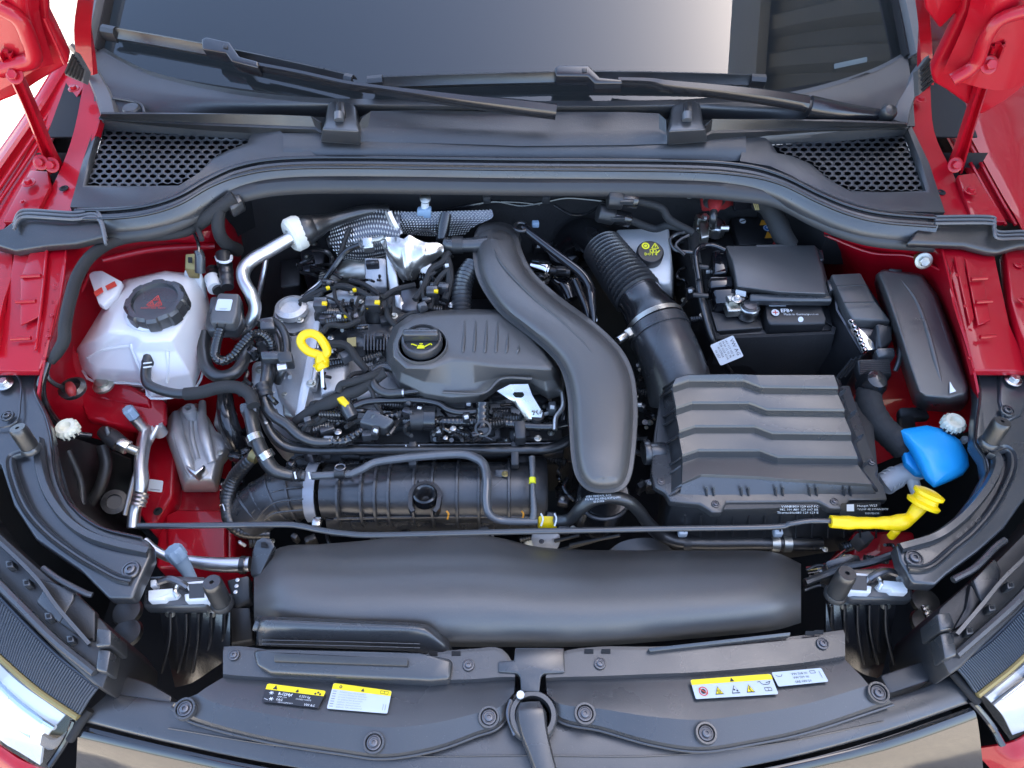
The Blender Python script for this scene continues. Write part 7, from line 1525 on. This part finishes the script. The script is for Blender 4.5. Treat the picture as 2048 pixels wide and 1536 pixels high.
# ribbed vertical supports under the latches
def support(lab, s, x0, y0):
    t = thing('front_support', lab, 'support', (x0, y0, .74))
    g_ = [[(x0+s*u, y0+v, z) for u, v, z in r] for r in (pq(-50,0,.80, 0,0,.80, 50,0,.80, 90,0,.80), pq(-40,60,.75, 5,60,.76, 55,60,.765, 90,60,.77), pq(-20,150,.69, 15,140,.71, 60,110,.74, 90,90,.76))]
    MB().grid(g_, 3, 3, .004).build('panel', 'hose_gloss', t)
    for u in (-30, 2, 26, 52, 78): MB().tube([(x0+s*u, y0+2, .806), (x0+s*(u-2), y0+55, .768), (x0+s*(u-16 if u < 20 else u-12), y0+120-max(0, u-30)*.4, .725)], [3, 4, 3], 8).build('rib', 'hose_gloss', t)
    return t
support('glossy black ribbed support below the left bonnet latch', 1, 370, 1225)
support('glossy black ribbed support below the right bonnet latch', -1, 1742, 1208)
# front pipes beside the left latch
t = thing('condenser_pipe', 'aluminium condenser pipe with a pale blue service cap in front of the red rail', 'pipe', (420, 1120, .74))
MB().tube(pq(290,1080,.76, 310,1100,.755, 340,1115,.75, 380,1122,.745, 420,1128,.745, 460,1130,.745, 500,1128,.745), [7, 9, 10, 11, 14, 15, 15], 16, 6).build('pipe', 'alu', t)
MB().tube(pq(482,1130,.746, 492,1130,.746), 18, 16).build('collar', 'rubber', t)
MB().tube(pq(385,1160,.76, 372,1138,.775, 358,1118,.79), [10, 13, 16], 16).build('port', 'cap_blue', t)
c = P(352, 1108, .80); d = Vector((-.35, .35, .9)).normalized(); fx, fy, _ = frame(d)
MB().loft([[c+(fx*cos(2*pi*j/32)+fy*sin(2*pi*j/32))*r*(1+.08*(j % 4 < 2))+d*h for j in range(32)] for r, h in ((.0115, -.008), (.012, .006), (.010, .010), (.0005, .010))]).build('port_cap', 'cap_blue', t, sharp=28)
t = thing('latch_cable', 'thin black bowden cables and wires beside the right latch', 'cable', (1650, 1120, .80))
for pts, r in ((pq(1610,1165,.80, 1650,1150,.80, 1690,1135,.81, 1740,1125,.82, 1785,1110,.83), 8), (pq(1608,1180,.79, 1640,1170,.79, 1662,1180,.80), 4), (pq(1612,1140,.77, 1640,1130,.775, 1665,1140,.78), 3)):
    MB().tube(pts, r, 8).build('cable', 'rubber', t)
MB().prism(pq(1650,1122,.80, 1700,1106,.805, 1722,1110,.805, 1724,1140,.795, 1660,1150,.79), .04).build('connector_block', 'satin_plastic', t, .004)
MB().prism(pq(1712,1065,.78, 1740,1060,.78, 1752,1075,.77, 1730,1088,.765), .03).build('grey_plug', 'grey_trim', t, .003)
for k_ in range(4): MB().tube([(1612+k_*2, 1135+k_*6, .77), (1650+k_*6, 1128+k_*5, .775), (1690, 1100+k_*10, .78)], 1.6, 6).build('wire', ('red_rubber', 'gold_seal', 'hose_gloss', 'hose_gloss')[k_], t)
t = thing('gap_clutter', 'dark brackets beside the left end of the radiator duct', 'bracket', (480, 1190, .78))
for pts in (pq(452,1160,.80, 498,1150,.80, 500,1200,.78, 470,1215,.775), pq(450,1215,.77, 500,1215,.77, 505,1280,.74, 452,1290,.74)):
    MB().prism(pts, .02).build('bracket_plate', 'dark_plastic', t, .003)
for v in (1160, 1172, 1184): hexb(470+(v % 7), v, .802, 4, t, 'steel')
t = thing('fan_shroud', 'grey curved fan motor dome peeping out behind the radiator duct', 'fan', (1290, 1090, .74))
MB().grid([pq(1215,1106,.72, 1240,1085,.73, 1280,1076,.735, 1320,1080,.73, 1350,1106,.72), pq(1212,1130,.70, 1240,1128,.72, 1280,1125,.725, 1320,1128,.72, 1352,1130,.70)], 4, 4).build('dome', 'grey_trim', t)
MB().prism(pq(1350,1064,.74, 1560,1060,.74, 1580,1076,.73, 1350,1078,.73), .02).build('shroud_edge', 'dark_plastic', t, .003)
for a_, b_ in (((1140, 1090, .70), (1240, 1070, .74)), ((1120, 1100, .68), (1200, 1078, .72)), ((1110, 1082, .69), (1160, 1070, .71))): MB().tube([a_, b_], 4, 8).build('spoke', 'dark_plastic', t)
for u, v, z, lab in ((252, 1215, .74, 'left side'), (1845, 1195, .74, 'right side')):
    t = thing('cavity_fitting', 'dark round fittings deep in the gap behind the headlamp, '+lab, 'fitting', (u, v, z))
    for dv in (0, 42): MB().lathe([(.022, 0), (.020, .006), (.008, .008), (.001, .008)], P(u+4, v+10+dv, z-.1), Z, 20).build('rubber_cap', 'rubber', t)
    if u > 1000:
        for k_ in range(5): MB().box(P(u+6+k_*4, v+22+k_*9, z), (.010, .008, .006), rz=k_).build('bright_tab', 'steel', t, .001)
